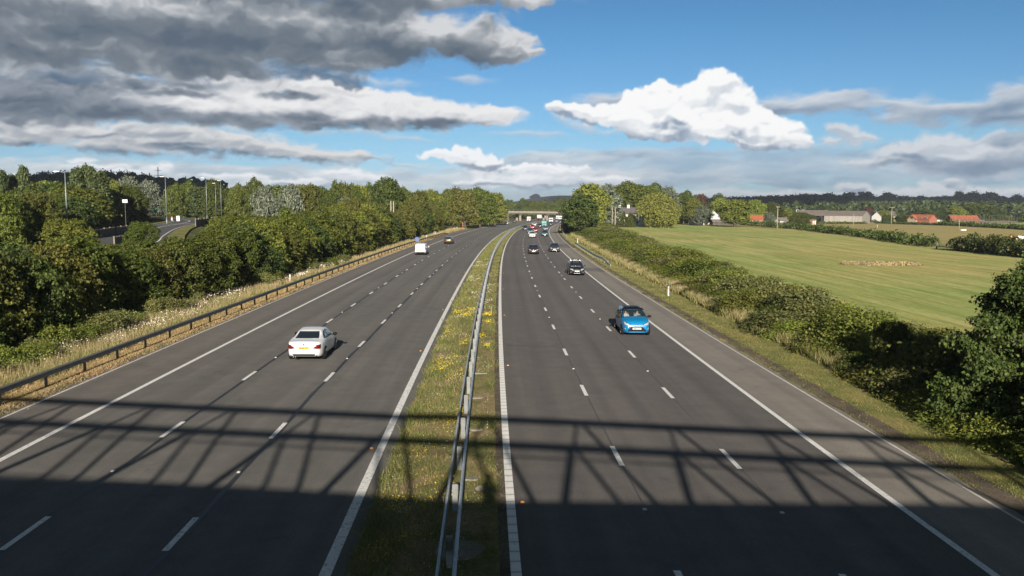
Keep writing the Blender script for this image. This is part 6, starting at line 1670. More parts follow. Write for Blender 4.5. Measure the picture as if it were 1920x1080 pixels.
def car_body(sp):
    L, W = sp['L'], sp['W']
    y = np.unique(np.concatenate([np.linspace(-L / 2, -L / 2 + .35, 9), np.linspace(-L / 2 + .35, L / 2 - .35, 46), np.linspace(L / 2 - .35, L / 2, 9)]))
    top = cr_interp(y, *zip(*sp['top'])); belt = cr_interp(y, *zip(*sp['belt'])); wid = cr_interp(y, *zip(*sp['plan'])) * W / 2
    bot = cr_interp(y, *zip(*sp['bot'])); roofw = cr_interp(y, *zip(*sp['roofw'])) * W / 2
    rows = []
    for i in range(len(y)):
        t_, b_, w_, z0, rw = top[i], min(belt[i], top[i] - .01), wid[i], bot[i], roofw[i]
        g = max(0.0, min(1.0, (t_ - b_) / .35))
        z1 = z0 + (b_ - z0) * .22; z2 = z0 + (b_ - z0) * .55; z3 = z0 + (b_ - z0) * .82
        half = [(0, z0), (w_ * .80, z0), (w_ * .94, z0 + .04), (w_ * .985, z1), (w_, z2), (w_ * .99, z3), (w_ * .955, b_)]
        rw_ = rw if g > 0 else rw
        xs_ = w_ * .955; ex = rw * 1.0
        for f in (.25, .5, .75): half.append((xs_ + (ex - xs_) * (f ** 1.15), b_ + (t_ - b_) * (f ** (.95 if g > .5 else .6)) * .93))
        half.append((ex, b_ + (t_ - b_) * .95)); half.append((ex * .93, b_ + (t_ - b_) * .99 + .004)); half.append((ex * .6, t_ + .012)); half.append((0, t_ + .018))
        rows.append(half)
    H = np.array(rows)                                            # (n, m, 2)
    m_ = H.shape[1]
    ring = np.concatenate([H, (H[:, 1:-1] * np.array([-1, 1]))[:, ::-1]], 1)
    n, k = ring.shape[:2]
    G = np.concatenate([ring[..., :1], np.repeat(y[:, None, None], k, 1), ring[..., 1:]], -1)
    vs = G.reshape(-1, 3).tolist(); fs = []
    for i in range(n - 1):
        for j in range(k):
            a, b = i * k + j, i * k + (j + 1) % k
            fs.append((a, b, b + k, a + k))
    fs.append(tuple(range(k))); fs.append(tuple(range((n - 1) * k, n * k))[::-1])
    return vs, fs

class Fit:
    """lays curved panels on a body: a panel is a ruled patch between a lower and an upper outline, projected along one axis"""
    def __init__(s, vs, fs):
        s.bvh = BVHTree.FromPolygons([Vector(v) for v in vs], [tuple(f) for f in fs])
    def hit(s, axis, sign, a, b):
        if axis == 'y': o, d = Vector((a, sign * 6, b)), Vector((0, -sign, 0))
        elif axis == 'x': o, d = Vector((sign * 4, a, b)), Vector((-sign, 0, 0))
        else: o, d = Vector((a, b, 5)), Vector((0, 0, -1))
        return s.bvh.ray_cast(o, d)
    def patch(s, axis, sign, lower, upper, nu=10, nv=4, off=.006, edge=.004):
        def samp(P_, n):
            P_ = np.array(P_, float); d = np.concatenate([[0], np.cumsum(np.hypot(*np.diff(P_, axis=0).T))]); u = np.linspace(0, d[-1], n)
            return np.stack([np.interp(u, d, P_[:, i]) for i in (0, 1)], -1)
        A, B = samp(lower, nu), samp(upper, nu); vs = []; N_ = []
        last = None
        for j in range(nv):
            f = j / (nv - 1)
            for i in range(nu):
                a, b = A[i] * (1 - f) + B[i] * f
                h = s.hit(axis, sign, a, b)
                if h[0] is None:
                    p = Vector(last[0]) if last else Vector((0, 0, 0)); q = last[1] if last else Vector((0, 0, 1))
                    if axis == 'y': p.x, p.z = a, b
                    elif axis == 'x': p.y, p.z = a, b
                    else: p.x, p.y = a, b
                else: p, q = h[0], h[1]
                dirv = {'y': Vector((0, sign, 0)), 'x': Vector((sign, 0, 0)), 'z': Vector((0, 0, 1))}[axis]
                if q.dot(dirv) < 0: q = -q
                q = (q * .6 + dirv * .4).normalized()
                vs.append(p + q * off); N_.append(q); last = (p, q)
        fs = [(j * nu + i, j * nu + i + 1, (j + 1) * nu + i + 1, (j + 1) * nu + i) for j in range(nv - 1) for i in range(nu - 1)]
        rim = [i for i in range(nu)] + [j * nu + nu - 1 for j in range(1, nv)] + [(nv - 1) * nu + i for i in range(nu - 2, -1, -1)] + [j * nu for j in range(nv - 2, 0, -1)]
        b0 = len(vs)
        for r in rim: vs.append(vs[r] - N_[r] * (off + edge))
        for q_ in range(len(rim)): fs.append((rim[q_], rim[(q_ + 1) % len(rim)], b0 + (q_ + 1) % len(rim), b0 + q_))
        return vs, fs

def text_mesh(txt, size, m_, name, parent, loc, rot, font_scale=(1, 1)):
    cu = bpy.data.curves.new(name, 'FONT'); cu.body = txt; cu.size = size; cu.align_x = 'CENTER'; cu.align_y = 'CENTER'; cu.extrude = .003; cu.offset = .0015 * size / .08
    o = bpy.data.objects.new(name, cu); COL.objects.link(o)
    dg = bpy.context.evaluated_depsgraph_get(); me = bpy.data.meshes.new_from_object(o.evaluated_get(dg)); me.name = name
    bpy.data.objects.remove(o); me.materials.clear(); me.materials.append(m_)
    o = link_mesh(name, me, parent); o.location = loc; o.rotation_euler = rot; o.scale = (font_scale[0], font_scale[1], 1); return o

def build_car(sp, root):
    """root: empty; front towards local +y"""
    vs, fs = car_body(sp)
    fit = Fit(vs, fs); L, W = sp['L'], sp['W']
    body = MB(); body.v = [tuple(v) for v in vs]
    cut = sp.get('cut')
    if cut:                                                     # open the shell where there is clear glass
        V = np.array(vs); keep = []
        for f in fs:
            c = V[list(f)].mean(0)
            keep.append(not cut(c, f, V))
        fs2 = [f for f, k in zip(fs, keep) if k]
    else: fs2 = fs
    body.f = fs2
    body.build('body', sp['paint'], root, smooth=True)
    def P(name, m_, axis, sign, lo, up, nu=10, nv=4, off=.006, mirror=False, parent=None):
        o = None
        for mr in ((1, -1) if mirror else (1,)):
            if axis == 'x': a = fit.patch('x', sign * mr, lo, up, nu, nv, off)
            else: a = fit.patch(axis, sign, [(p[0] * mr, p[1]) for p in lo], [(p[0] * mr, p[1]) for p in up], nu, nv, off)
            mb = MB(); mb.add(*a); o = mb.build(name, m_, parent or root, smooth=True)
        return o
    for it in sp['panels']: P(*it[:6], **(it[6] if len(it) > 6 else {}))
    r = sp['wr']; tw = .21
    for yy in sp['wy']:
        for sg in (-1, 1):
            # arch
            arch_lo = [(yy + math.cos(a) * r * 1.13, max(sp['bz'], r + math.sin(a) * 0 - r * .62)) for a in np.linspace(PI, 0, 12)]
            arch_up = [(yy + math.cos(a) * r * 1.13, r + math.sin(a) * r * 1.13) for a in np.linspace(PI, 0, 12)]
            a = fit.patch('x', sg, arch_lo, arch_up, 12, 5, .004); MB().add(*a).build('wheel_arch', M['trim'], root, smooth=False)
            w = MB().lathe([(r * .60, -tw / 2), (r * .94, -tw / 2), (r, -tw / 2 + .03), (r, tw / 2 - .03), (r * .94, tw / 2), (r * .66, tw / 2)], 'X', (0, 0, 0), 26).build('wheel', M['tyre'], root, smooth=True)
            w.location = (sg * (W / 2 - tw / 2 + .018), yy, r)
            rm = MB().lathe([(r * .67, 0), (r * .62, .012)], 'X', (0, 0, 0), 22)
            for k in range(5):
                a_ = 2 * PI * k / 5; rm.beam((.016, 0, 0), (.016, math.cos(a_) * r * .62, math.sin(a_) * r * .62), .022, r * .17)
            ro = rm.build('rim', sp.get('rim', M['rim_light']), w); ro.location = (sg * tw / 2, 0, 0)
            if sg < 0: ro.rotation_euler = (0, 0, PI)
    for sg in (-1, 1):
        my, mz = sp['mirror']
        mm = MB(); mm.beam((sg * (W / 2 - .1), my, mz - .03), (sg * (W / 2 + .06), my, mz), .04, .05)
        q = Matrix.Translation((sg * (W / 2 + .11), my - .01, mz + .02)) @ Matrix.Diagonal((.12, .075, .085, 1))
        bm = bmesh.new(); bmesh.ops.create_uvsphere(bm, u_segments=12, v_segments=8, radius=1, matrix=q); mm.add([v.co.copy() for v in bm.verts], [tuple(v.index for v in f.verts) for f in bm.faces]); bm.free()
        mm.build('door_mirror', sp.get('mirror_mat', sp['paint']), root, smooth=True)
    for (sign, x, z, pm, txt) in sp['plates']:
        hh = [fit.hit('y', sign, x, z + q)[0] for q in (-.055, 0, .055)]; py = sign * max(sign * q.y for q in hh if q)
        MB().box((x, py + sign * .018, z), (.52, .02, .115)).build('number_plate', pm, root, bevel=.004)
        if txt: text_mesh(txt, .105, M['black'], 'plate_characters', root, (x, py + sign * .030, z - .002), (PI / 2, 0, 0 if sign < 0 else PI), (1.0, 1.0))
    return root

def spec(kind, paint_, **kw):
    """shape tables for the car kinds in the picture"""
    Wt, Bt, Gl = M['plate_white'], M['plate_yellow'], M['car_glass']
    if kind == 'coupe':
        L, W = 4.40, 1.78; h = L / 2
        d = dict(L=L, W=W, wr=.325, wy=(-1.30, 1.36), bz=.2, mirror=(.62, .98),
            top=[(-h, .86), (-h + .12, .99), (-h + .55, 1.03), (-1.15, 1.16), (-.62, 1.38), (.0, 1.43), (.45, 1.36), (1.12, 1.0), (1.5, .93), (2.0, .80), (h, .62)],
            belt=[(-h, .84), (-h + .12, .95), (-1.2, .985), (0, .94), (1.1, .90), (1.9, .76), (h, .58)],
            plan=[(-h, .72), (-h + .10, .86), (-h + .45, .97), (-1.2, 1.0), (0, .98), (1.2, 1.0), (h - .5, .95), (h - .12, .80), (h, .62)],
            bot=[(-h, .30), (-h + .3, .22), (-1, .17), (1, .17), (h - .3, .19), (h, .26)],
            roofw=[(-h, .62), (-1.7, .78), (-1.1, .70), (-.4, .63), (.3, .64), (1.1, .80), (h - .4, .74), (h, .5)])
        d['panels'] = [
            ('rear_window', Gl, 'y', -1, [(-.60, 1.075), (.60, 1.075)], [(-.50, 1.335), (.50, 1.335)], dict(nu=12, nv=7)),
            ('windscreen', Gl, 'y', 1, [(-.66, 1.01), (.66, 1.01)], [(-.52, 1.355), (.52, 1.355)], dict(nu=12, nv=7)),
            ('side_window', Gl, 'x', 1, [(-1.18, 1.02), (-.30, .99)], [(-.86, 1.20), (-.62, 1.30), (-.33, 1.335)], dict(nu=8, nv=5, mirror=True)),
            ('side_window', Gl, 'x', 1, [(-.24, .99), (.86, .965)], [(-.26, 1.34), (.1, 1.345), (.40, 1.28), (.62, 1.12)], dict(nu=9, nv=5, mirror=True)),
            ('taillight', M['lamp_red'], 'y', -1, [(.46, .70), (.60, .66), (.80, .67)], [(.50, .76), (.62, .85), (.80, .87)], dict(mirror=True, off=.012)),
            ('taillight_clear', M['lamp_clear'], 'y', -1, [(.44, .655), (.60, .625), (.78, .63)], [(.46, .69), (.60, .655), (.78, .662)], dict(mirror=True, off=.012)),
            ('diffuser', M['trim'], 'y', -1, [(-.62, .27), (.62, .27)], [(-.66, .37), (-.5, .40), (.5, .40), (.66, .37)], dict(off=.012)),
            ('boot_seam', M['trim'], 'y', -1, [(-.46, .775), (.46, .775)], [(-.46, .782), (.46, .782)], dict(nv=2, off=.003)),
            ('boot_lip', PAINT['silver'], 'y', -1, [(-.25, .905), (.25, .905)], [(-.25, .915), (.25, .915)], dict(nv=2, off=.008)),
            ('badge', M['rim'], 'y', -1, [(-.04, .83), (.04, .83)], [(-.04, .895), (.04, .895)], dict(nu=5, nv=4, off=.01)),
            ('door_seam', M['trim'], 'x', 1, [(-.27, .28), (-.262, .28)], [(-.27, .97), (-.262, .97)], dict(nu=2, nv=8, off=.003, mirror=True)),
            ('door_seam', M['trim'], 'x', 1, [(1.02, .28), (1.028, .28)], [(.90, .93), (.908, .93)], dict(nu=2, nv=8, off=.003, mirror=True)),
            ('side_crease', PAINT['silver'], 'x', 1, [(-1.7, .795), (1.6, .745)], [(-1.7, .803), (1.6, .753)], dict(nu=14, nv=2, off=.004, mirror=True)),
            ('door_handle', M['chrome'], 'x', 1, [(-.14, .815), (.06, .812)], [(-.14, .845), (.06, .842)], dict(nu=5, nv=3, off=.03, mirror=True)),
            ('headlight', M['lamp_clear'], 'y', 1, [(.46, .56), (.80, .60)], [(.48, .68), (.80, .70)], dict(mirror=True, off=.01)),
            ('grille', M['trim'], 'y', 1, [(-.28, .55), (.28, .55)], [(-.26, .68), (.26, .68)], dict(off=.01))]
        d['plates'] = [(-1, 0, .70, Bt, kw.get('rear', '')), (1, 0, .42, Wt, '')]
    elif kind == 'hatch':
        L, W = 3.95, 1.70; h = L / 2
        d = dict(L=L, W=W, wr=.315, wy=(-1.22, 1.29), bz=.2, mirror=(.74, 1.03),
            top=[(-h, .88), (-h + .12, 1.10), (-h + .42, 1.42), (-.9, 1.49), (-.1, 1.515), (.42, 1.42), (1.08, 1.07), (1.4, .99), (1.72, .90), (h - .06, .74), (h, .62)],
            belt=[(-h, .86), (-h + .15, 1.0), (-1.2, 1.02), (0, .98), (1.06, .94), (1.7, .82), (h, .58)],
            plan=[(-h, .74), (-h + .12, .88), (-h + .5, .98), (-1.0, 1.0), (0, .985), (1.1, 1.0), (h - .45, .96), (h - .12, .82), (h, .70)],
            bot=[(-h, .32), (-h + .3, .22), (-1, .18), (1, .18), (h - .3, .18), (h, .22)],
            roofw=[(-h, .66), (-1.5, .68), (-.6, .68), (.35, .68), (1.05, .84), (h - .4, .78), (h, .62)])
        blk = M['trim']
        d['panels'] = [
            ('roof_panel', sp_roof(kw), 'z', 1, [(-.56, -1.45), (.56, -1.45)], [(-.60, .43), (.60, .43)], dict(nu=12, nv=14, off=.004)),
            ('roof_edge', sp_roof(kw), 'y', 1, [(-.62, 1.43), (.62, 1.43)], [(-.60, 1.50), (.60, 1.50)], dict(nu=12, nv=3, off=.005)),
            ('screen_pillar', sp_roof(kw), 'y', 1, [(.68, 1.03), (.80, 1.02)], [(.555, 1.44), (.66, 1.43)], dict(nu=4, nv=8, off=.005, mirror=True)),
            ('windscreen', kw.get('screen', Gl), 'y', 1, [(-.70, 1.045), (0, 1.06), (.70, 1.045)], [(-.56, 1.435), (0, 1.465), (.56, 1.435)], dict(nu=14, nv=9)),
            ('rear_window', Gl, 'y', -1, [(-.58, 1.06), (.58, 1.06)], [(-.52, 1.38), (.52, 1.38)], dict(nu=12, nv=6)),
            ('a_pillar', blk, 'x', 1, [(.72, 1.02), (1.02, .99)], [(.36, 1.42), (.50, 1.40)], dict(nu=5, nv=8, off=.004, mirror=True)),
            ('side_window', Gl, 'x', 1, [(-.28, 1.035), (.80, 1.0)], [(-.26, 1.40), (.32, 1.39)], dict(nu=9, nv=5, off=.008, mirror=True)),
            ('side_window', Gl, 'x', 1, [(-1.30, 1.075), (-.36, 1.04)], [(-1.12, 1.36), (-.34, 1.40)], dict(nu=9, nv=5, off=.008, mirror=True)),
            ('headlight', M['lamp_clear'], 'y', 1, [(.42, .715), (.60, .66), (.74, .69)], [(.45, .735), (.62, .80), (.76, .88)], dict(mirror=True, off=.01)),
            ('headlight_rim', blk, 'y', 1, [(.36, .725), (.50, .735), (.66, .83)], [(.35, .745), (.50, .765), (.66, .88)], dict(mirror=True, off=.008, nv=3)),
            ('grille', blk, 'y', 1, [(-.62, .30), (.62, .30)], [(-.62, .31), (-.30, .60), (.30, .60), (.62, .31)], dict(nu=16, nv=7, off=.010)),
            ('bumper_lip', kw.get('lip', d.get('paint', blk)), 'y', 1, [(-.50, .245), (.50, .245)], [(-.50, .285), (.50, .285)], dict(nu=10, nv=2, off=.014)),
            ('badge', M['chrome'], 'y', 1, [(-.07, .635), (.07, .635)], [(-.07, .70), (.07, .70)], dict(nu=5, nv=3, off=.014)),
            ('fog_lamp', M['lamp_clear'], 'y', 1, [(.66, .42), (.73, .42)], [(.66, .49), (.73, .49)], dict(nu=4, nv=3, off=.014, mirror=True)),
            ('taillight', M['lamp_red'], 'y', -1, [(.5, .86), (.74, .84)], [(.54, 1.03), (.72, 1.05)], dict(mirror=True, off=.012)),
            ('bonnet_seam', blk, 'z', 1, [(-.66, 1.13), (.66, 1.13)], [(-.66, 1.14), (.66, 1.14)], dict(nu=10, nv=2, off=.003)),
            ('door_seam', blk, 'x', 1, [(-.32, .28), (-.312, .28)], [(-.32, 1.0), (-.312, 1.0)], dict(nu=2, nv=8, off=.003, mirror=True)),
            ('door_handle', M['chrome'] if False else blk, 'x', 1, [(-.22, .86), (-.04, .855)], [(-.22, .89), (-.04, .885)], dict(nu=5, nv=3, off=.03, mirror=True))]
        d['plates'] = [(1, 0, .475, Wt, kw.get('front', '')), (-1, 0, .70, Bt, '')]
    elif kind == 'van':
        L, W = 4.40, 1.80; h = L / 2
        d = dict(L=L, W=W, wr=.32, wy=(-1.35, 1.38), bz=.22, mirror=(1.05, 1.15),
            top=[(-h, 1.40), (-h + .05, 1.68), (-h + .25, 1.80), (-1, 1.83), (.3, 1.82), (.95, 1.66), (1.50, 1.12), (1.8, 1.0), (h - .06, .82), (h, .66)],
            belt=[(-h, 1.05), (-1, 1.08), (.5, 1.06), (1.45, 1.0), (1.8, .88), (h, .6)],
            plan=[(-h, .90), (-h + .08, .96), (-h + .5, 1.0), (0, 1.0), (1.2, 1.0), (h - .4, .95), (h - .1, .82), (h, .68)],
            bot=[(-h, .32), (-1, .22), (1, .2), (h, .25)], roofw=[(-h, .82), (-1.0, .83), (.4, .80), (1.4, .86), (h - .3, .8), (h, .6)])
        d['panels'] = [
            ('rear_door_seam', M['trim'], 'y', -1, [(-.006, .5), (.006, .5)], [(-.006, 1.66), (.006, 1.66)], dict(nu=2, nv=8, off=.003)),
            ('rear_bumper', M['trim'], 'y', -1, [(-.80, .33), (.80, .33)], [(-.80, .50), (.80, .50)], dict(off=.02)),
            ('windscreen', Gl, 'y', 1, [(-.74, 1.13), (.74, 1.13)], [(-.62, 1.66), (.62, 1.66)], dict(nu=12, nv=6)),
            ('side_window', Gl, 'x', 1, [(.25, 1.12), (1.28, 1.12)], [(.27, 1.56), (.90, 1.55)], dict(nu=8, nv=5, mirror=True)),
            ('taillight', M['lamp_red'], 'y', -1, [(.79, .85), (.865, .85)], [(.77, 1.18), (.845, 1.18)], dict(nu=4, nv=6, mirror=True, off=.012)),
            ('headlight', M['lamp_clear'], 'y', 1, [(.5, .66), (.78, .68)], [(.52, .84), (.78, .88)], dict(mirror=True, off=.01)),
            ('side_rub_strip', M['trim'], 'x', 1, [(-.85, .50), (.85, .50)], [(-.85, .57), (.85, .57)], dict(nu=10, nv=2, off=.012, mirror=True)),
            ('door_seam', M['trim'], 'x', 1, [(.15, .3), (.158, .3)], [(.15, 1.6), (.158, 1.6)], dict(nu=2, nv=8, off=.003, mirror=True)),
            ('grille', M['trim'], 'y', 1, [(-.4, .62), (.4, .62)], [(-.4, .74), (.4, .74)], dict(off=.01))]
        d['plates'] = [(-1, -.25, .78, Bt, ''), (1, 0, .45, Wt, '')]
    else:   # family car / estate
        L, W = 4.35, 1.78; h = L / 2; H_ = kw.get('H', 1.48)
        d = dict(L=L, W=W, wr=.325, wy=(-1.30, 1.36), bz=.2, mirror=(.78, 1.02),
            top=[(-h, .90), (-h + .15, 1.12), (-h + .5, H_ - .08), (-.9, H_ - .02), (-.1, H_), (.45, H_ - .08), (1.15, 1.05), (1.5, .98), (1.9, .86), (h - .06, .72), (h, .60)],
            belt=[(-h, .88), (-h + .15, 1.0), (-1.2, 1.01), (0, .97), (1.1, .93), (1.85, .78), (h, .56)],
            plan=[(-h, .74), (-h + .12, .88), (-h + .5, .98), (-1.0, 1.0), (0, .985), (1.2, 1.0), (h - .45, .95), (h - .12, .80), (h, .66)],
            bot=[(-h, .32), (-h + .3, .22), (-1, .18), (1, .18), (h - .3, .18), (h, .22)],
            roofw=[(-h, .68), (-1.6, .70), (-.6, .68), (.4, .68), (1.1, .82), (h - .4, .76), (h, .58)])
        d['panels'] = [
            ('windscreen', Gl, 'y', 1, [(-.70, 1.05), (.70, 1.05)], [(-.56, H_ - .09), (.56, H_ - .09)], dict(nu=12, nv=7)),
            ('rear_window', Gl, 'y', -1, [(-.60, 1.08), (.60, 1.08)], [(-.54, H_ - .12), (.54, H_ - .12)], dict(nu=12, nv=6)),
            ('side_window', Gl, 'x', 1, [(-.28, 1.03), (.86, 1.0)], [(-.26, H_ - .13), (.36, H_ - .13)], dict(nu=8, nv=5, mirror=True)),
            ('side_window', Gl, 'x', 1, [(-1.5, 1.07), (-.36, 1.03)], [(-1.3, H_ - .17), (-.34, H_ - .13)], dict(nu=8, nv=5, mirror=True)),
            ('headlight', M['lamp_clear'], 'y', 1, [(.44, .63), (.76, .64)], [(.46, .74), (.76, .80)], dict(mirror=True, off=.01)),
            ('grille', M['trim'], 'y', 1, [(-.46, .34), (.46, .34)], [(-.40, .66), (.40, .66)], dict(off=.01)),
            ('badge', M['rim_light'], 'y', 1, [(-.06, .64), (.06, .64)], [(-.06, .69), (.06, .69)], dict(nu=5, nv=3, off=.014)),
            ('fog_lamp', M['lamp_clear'], 'y', 1, [(.64, .36), (.74, .36)], [(.64, .43), (.74, .43)], dict(nu=4, nv=3, off=.014, mirror=True)),
            ('bumper_strip', M['chrome'], 'y', 1, [(-.5, .27), (.5, .27)], [(-.5, .295), (.5, .295)], dict(nu=8, nv=2, off=.014)),
            ('taillight', M['lamp_red'], 'y', -1, [(.5, .86), (.78, .84)], [(.54, 1.0), (.77, 1.02)], dict(mirror=True, off=.012)),
            ('rear_bumper', M['trim'], 'y', -1, [(-.70, .30), (.70, .30)], [(-.72, .42), (.72, .42)], dict(off=.01)),
            ('door_seam', M['trim'], 'x', 1, [(-.32, .28), (-.31, .28)], [(-.32, .98), (-.31, .98)], dict(nu=2, nv=8, off=.003, mirror=True))]
        d['plates'] = [(1, 0, .50, Wt, ''), (-1, 0, .72, Bt, '')]
    d['paint'] = PAINT[paint_] if isinstance(paint_, str) else paint_
    d.update({k: v for k, v in kw.items() if k in ('cut', 'rim', 'mirror_mat')})
    return d
def sp_roof(kw): return kw.get('roof', M['trim'])

def put(root, u, v, away, nudge=0.0, L=4.2):
    """place a vehicle so that its bumper nearest the viewer stands at photo pixel (u, v)"""
    d = ray(u, v); z = 0.0
    for _ in range(6):
        t_ = (z - CAMH) / d.z; X, Y = d.x * t_, d.y * t_
        off = float(road_off(np.array([X]), np.array([Y]))[0]); z = float(zroad(np.array(off), Y))
    i = int(np.argmin((_x - X) ** 2 + (_y - Y) ** 2)); h = float(_h[i]) + nudge
    X += math.sin(h) * L / 2; Y += math.cos(h) * L / 2
    root.location = (X, Y, z + .004)
    root.rotation_euler = (0, 0, -h if away else PI - h)
    root['label'] = root['label']; return root
def car(kind, paint_, u, v, away, label, name='car', cat='car', nudge=0, **kw):
    root = empty(name, (0, 0, 0), 0, label, cat); sp_ = spec(kind, paint_, **kw); build_car(sp_, root); put(root, u, v, away, nudge, sp_['L']); return root, sp_

c1, s1 = car('coupe', 'white', 570, 679, True, 'white coupe with yellow rear plate driving away in the left carriageway', rear='GK60 FYP', rim=M['rim'], mirror_mat=M['trim'])
MB().tube([(-.50, -2.19, .27), (-.50, -2.32, .27)], .035, 10).tube([(-.40, -2.19, .27), (-.40, -2.32, .27)], .035, 10).build('exhaust', M['chrome'], c1, smooth=True)
# blue hatchback with a clear windscreen and two people inside
def cutter(c, f, V):
    return len(f) == 4 and .42 < c[1] < 1.02 and c[2] > 1.085 + 0 and abs(c[0]) < .60 - (c[2] - 1.05) * .3 and c[2] < 1.43
c2, s2 = car('hatch', 'blue', 1194, 631, False, 'bright blue hatchback with black roof coming toward the viewer, two people inside', screen=M['glass_clear'], cut=cutter, front='SM67 EYP', lip=PAINT['blue'], mirror_mat=M['trim'], rim=M['rim'])
mb = MB(); mb.box((0, .1, .42), (1.3, 2.3, .06)); mb.box((0, .88, .86), (1.32, .5, .2)); mb.build('interior', M['interior'], c2)
for sg in (-1, 1):
    mb = MB(); mb.box((sg * .36, -.1, .52), (.46, .5, .16)); mb.box((sg * .36, -.38, .86), (.44, .14, .62)); mb.box((sg * .36, -.42, 1.25), (.22, .09, .16)); mb.build('seat', M['interior'], c2, bevel=.03)
mb = MB().lathe([(.17, -.012), (.185, 0), (.17, .012)], 'Z', (0, 0, 0), 20).build('steering_wheel', M['trim'], c2); mb.location = (-.36, .42, .92); mb.rotation_euler = (rad(65), 0, 0)
bpy.context.view_layer.update()
Mw = Matrix.Translation(c2.location) @ Matrix.Rotation(c2.rotation_euler[2], 4, 'Z')
for sg, shirt, lab in ((1, 'shirt_white', 'person in a white shirt in the passenger seat of the blue hatchback'), (-1, 'shirt_grey', 'person in a pale grey shirt driving the blue hatchback')):
    p = Mw @ Vector((-sg * -.36, -.12, .50)); pe_ = seated(p, c2.rotation_euler[2], shirt, lab); pe_.scale = (.92, .92, .92)
# right-hand-drive: the driver sits on the car's own right side
c3, s3 = car('family', 'black', 1082, 517, False, 'black estate car with roof bars carrying two bicycle racks, oncoming near the hard shoulder', H=1.52)
mb = MB()
for yy in (-.7, .25): mb.box((0, yy, 1.60), (1.25, .06, .035))
for x in (-.5, .5): mb.box((x, -.22, 1.56), (.04, 1.5, .05))
mb.build('roof_bars', M['chrome'], c3)
for x in (-.33, .36): MB().box((x, -.2, 1.66), (.10, 1.1, .06)).box((x, .3, 1.76), (.26, .08, .05)).beam((x, .3, 1.64), (x, .3, 1.78), .07, .07).build('bicycle_rack', M['trim'], c3)
car('hatch', 'plum', 1000.5, 477, False, 'dark plum small car oncoming in the middle lane, first ahead of the dashes', roof=PAINT['plum'])
car('family', 'darkgrey', 1040, 473, False, 'dark grey family car oncoming in the lane beside the hard shoulder')
car('van', 'white', 788, 478.5, True, 'small white van driving away near the left hard shoulder', 'van', 'van')
car('family', 'bronze', 840, 457.5, True, 'dark bronze car driving away ahead of the small white van')
famw, sw_ = car('family', 'white', 998, 445.5, False, 'white car oncoming at the head of the distant bunch of traffic')
# the far bunch: copies of the family car and the hatchback with their own paint
pro_h, _ = car('hatch', 'red', 1003.5, 435.5, False, 'red car oncoming just behind the white car of the distant bunch', roof=PAINT['red'])
def repaint(o, old, new):
    if o.type == 'MESH':
        for sl_ in o.material_slots:
            if sl_.material == old: sl_.link = 'OBJECT'; sl_.material = new
    for ch in o.children: repaint(ch, old, new)
def far_car(src, old, paint_, u, v, away, label, scale=1.0, name=None, cat=None):
    o = copy_tree(src); o['label'] = label
    if cat: o['category'] = cat
    repaint(o, PAINT[old], PAINT[paint_]); put(o, u, v, away); o.scale = (scale, scale, scale); return o
far_car(famw, 'white', 'navy', 984.7, 431.5, False, 'dark blue car oncoming in the lane beside the median, distant bunch')
far_car(famw, 'white', 'teal', 993.5, 437.5, False, 'dark teal car almost hidden behind the white car of the distant bunch')
far_car(pro_h, 'red', 'red', 997.7, 429, False, 'second red car of the distant bunch, farther and left of the first')
far_car(famw, 'white', 'white', 1001.6, 424, False, 'small white car farthest in the middle of the distant bunch')
far_car(pro_h, 'red', 'black', 1012, 426.5, False, 'black and white looking small car between the red cars and the turquoise van')
far_car(famw, 'white', 'silver', 1023, 432, False, 'silver car oncoming in the nearside lane behind the dark grey one')
far_car(famw, 'white', 'teal', 1021.3, 443, False, 'dark green grey car oncoming in the nearside lane of the distant bunch')
far_car(famw, 'white', 'navy', 1032.7, 422.5, False, 'dark car with pale front oncoming beyond the silver car')
far_car(famw, 'white', 'silver', 1043, 416.5, False, 'pale car far back under the right side of the overbridge')
far_car(famw, 'white', 'navy', 1049.5, 418.5, False, 'dark blue car far back at the edge of the big dark tree')
far_car(famw, 'white', 'white', 949, 421.5, True, 'white car driving away on the far bend of the left carriageway')
far_car(famw, 'white', 'black', 964, 417.5, True, 'black car driving away beyond the white one on the far left bend')

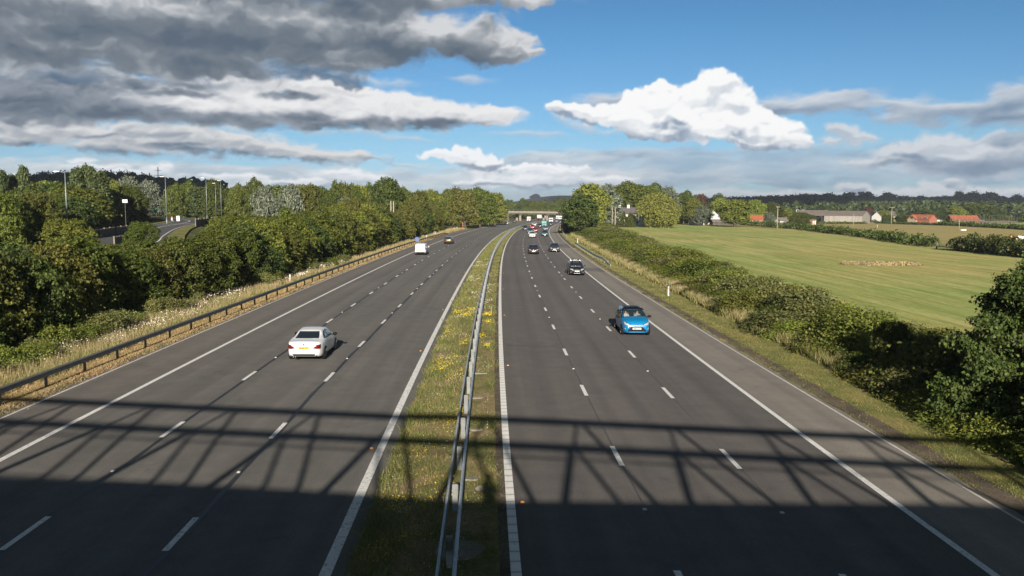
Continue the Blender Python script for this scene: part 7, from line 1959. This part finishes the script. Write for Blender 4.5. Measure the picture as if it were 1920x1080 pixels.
def box_lorry(u, v, away, label, W=2.5, L=9.0, H=3.9, body='white', cabp='white', D=None, cat='lorry', name='lorry', pos=None):
    e = empty(name, (0, 0, 0), 0, label, cat); r = .48 if W > 2.2 else .34; s_ = W / 2.5
    fl = .95 * s_; ch = min(H - .6, 2.7 * s_)
    MB().box((0, -L * .12, (fl + H) / 2), (W, L * .74, H - fl)).build('box_body', M[body] if body in M else PAINT[body], e, bevel=.04)
    mb = MB(); y0, y1 = L / 2 - L * .22, L / 2
    pr = [(y0, fl * .6), (y1, fl * .5), (y1 + .0, fl + .3), (y1 - .12, ch - .5), (y1 - .45, ch), (y0, ch)]
    n_ = len(pr); mb.add([(sx * W * .48, a, b) for sx in (-1, 1) for a, b in pr], [tuple(range(n_))[::-1], tuple(range(n_, 2 * n_))] + [(i, (i + 1) % n_, (i + 1) % n_ + n_, i + n_) for i in range(n_)])
    mb.build('cab', PAINT[cabp], e, bevel=.03)
    MB().beam((0, y1 + .0, fl + .45), (0, y1 - .13, ch - .45), W * .84, .03).build('windscreen', M['car_glass'], e)
    MB().box((0, y1 + .01, fl * .85), (W * .5, .04, .35)).build('grille', M['trim'], e)
    for sg in (-1, 1):
        MB().box((sg * W * .36, y1 + .01, fl * .8), (.3, .05, .2)).build('headlight', M['lamp_clear'], e)
        MB().box((sg * W * .45, -L / 2 + .0, fl * .75), (.15, .06, .4)).build('taillight', M['lamp_red'], e)
        for yy in (y1 - L * .1, -L * .25, -L * .36):
            w = MB().lathe([(r * .5, -.13), (r, -.11), (r, .11), (r * .5, .13)], 'X', (0, 0, 0), 18).build('wheel', M['tyre'], e, smooth=True); w.location = (sg * (W / 2 - .16), yy, r)
    MB().box((0, 0, fl * .75), (W * .5, L * .9, .2)).build('chassis', M['trim'], e)
    if pos: e.location = pos[0]; e.rotation_euler = (0, 0, pos[1])
    else: put(e, u, v, away, 0, L)
    return e
box_lorry(991, 415.5, False, 'white box van with dark windscreen on the far left carriageway before the bridge', 2.1, 5.8, 2.9, 'render_white', cat='van', name='van')
box_lorry(1020, 425.5, False, 'turquoise van oncoming in the distant bunch', 1.95, 5.0, 2.3, 'turquoise', 'turquoise', cat='van', name='van')
P = at_dist(1017, 590); P.z = -2.3
box_lorry(0, 0, True, 'big pale lorry trailer standing out under the overbridge beside its pier', 3.4, 9.5, 3.7, 'render_white', pos=(P, rad(-32)))
box_lorry(1033, 417, False, 'dark lorry with white cab top under the right side of the overbridge', 2.3, 7, 3.0, 'concrete_dark')
box_lorry(1045, 411.5, False, 'left one of two white vans glimpsed beyond the bridge beside the dark tree', 2.2, 5.5, 2.9, 'render_white', cat='van', name='van')
box_lorry(1051, 412, False, 'right one of two white vans glimpsed beyond the bridge beside the dark tree', 2.2, 5.5, 2.9, 'render_white', cat='van', name='van')

# ---------------------------------------------------------------- the air
hz = MB().box((0, 0, 30.0), (11200, 11200, 70.0)).build('haze', mat('haze', (1, 1, 1)), None)
hm = hz.data.materials[0]; nt = hm.node_tree; nt.nodes.clear()
vo = nt.nodes.new('ShaderNodeVolumePrincipled'); vo.inputs['Color'].default_value = (.80, .88, 1.0, 1); vo.inputs['Density'].default_value = 0.00010; vo.inputs['Anisotropy'].default_value = 0.1
ou = nt.nodes.new('ShaderNodeOutputMaterial'); nt.links.new(vo.outputs[0], ou.inputs['Volume'])
tag(hz, None, None, None, 'stuff')
cy.volume_bounces = 0
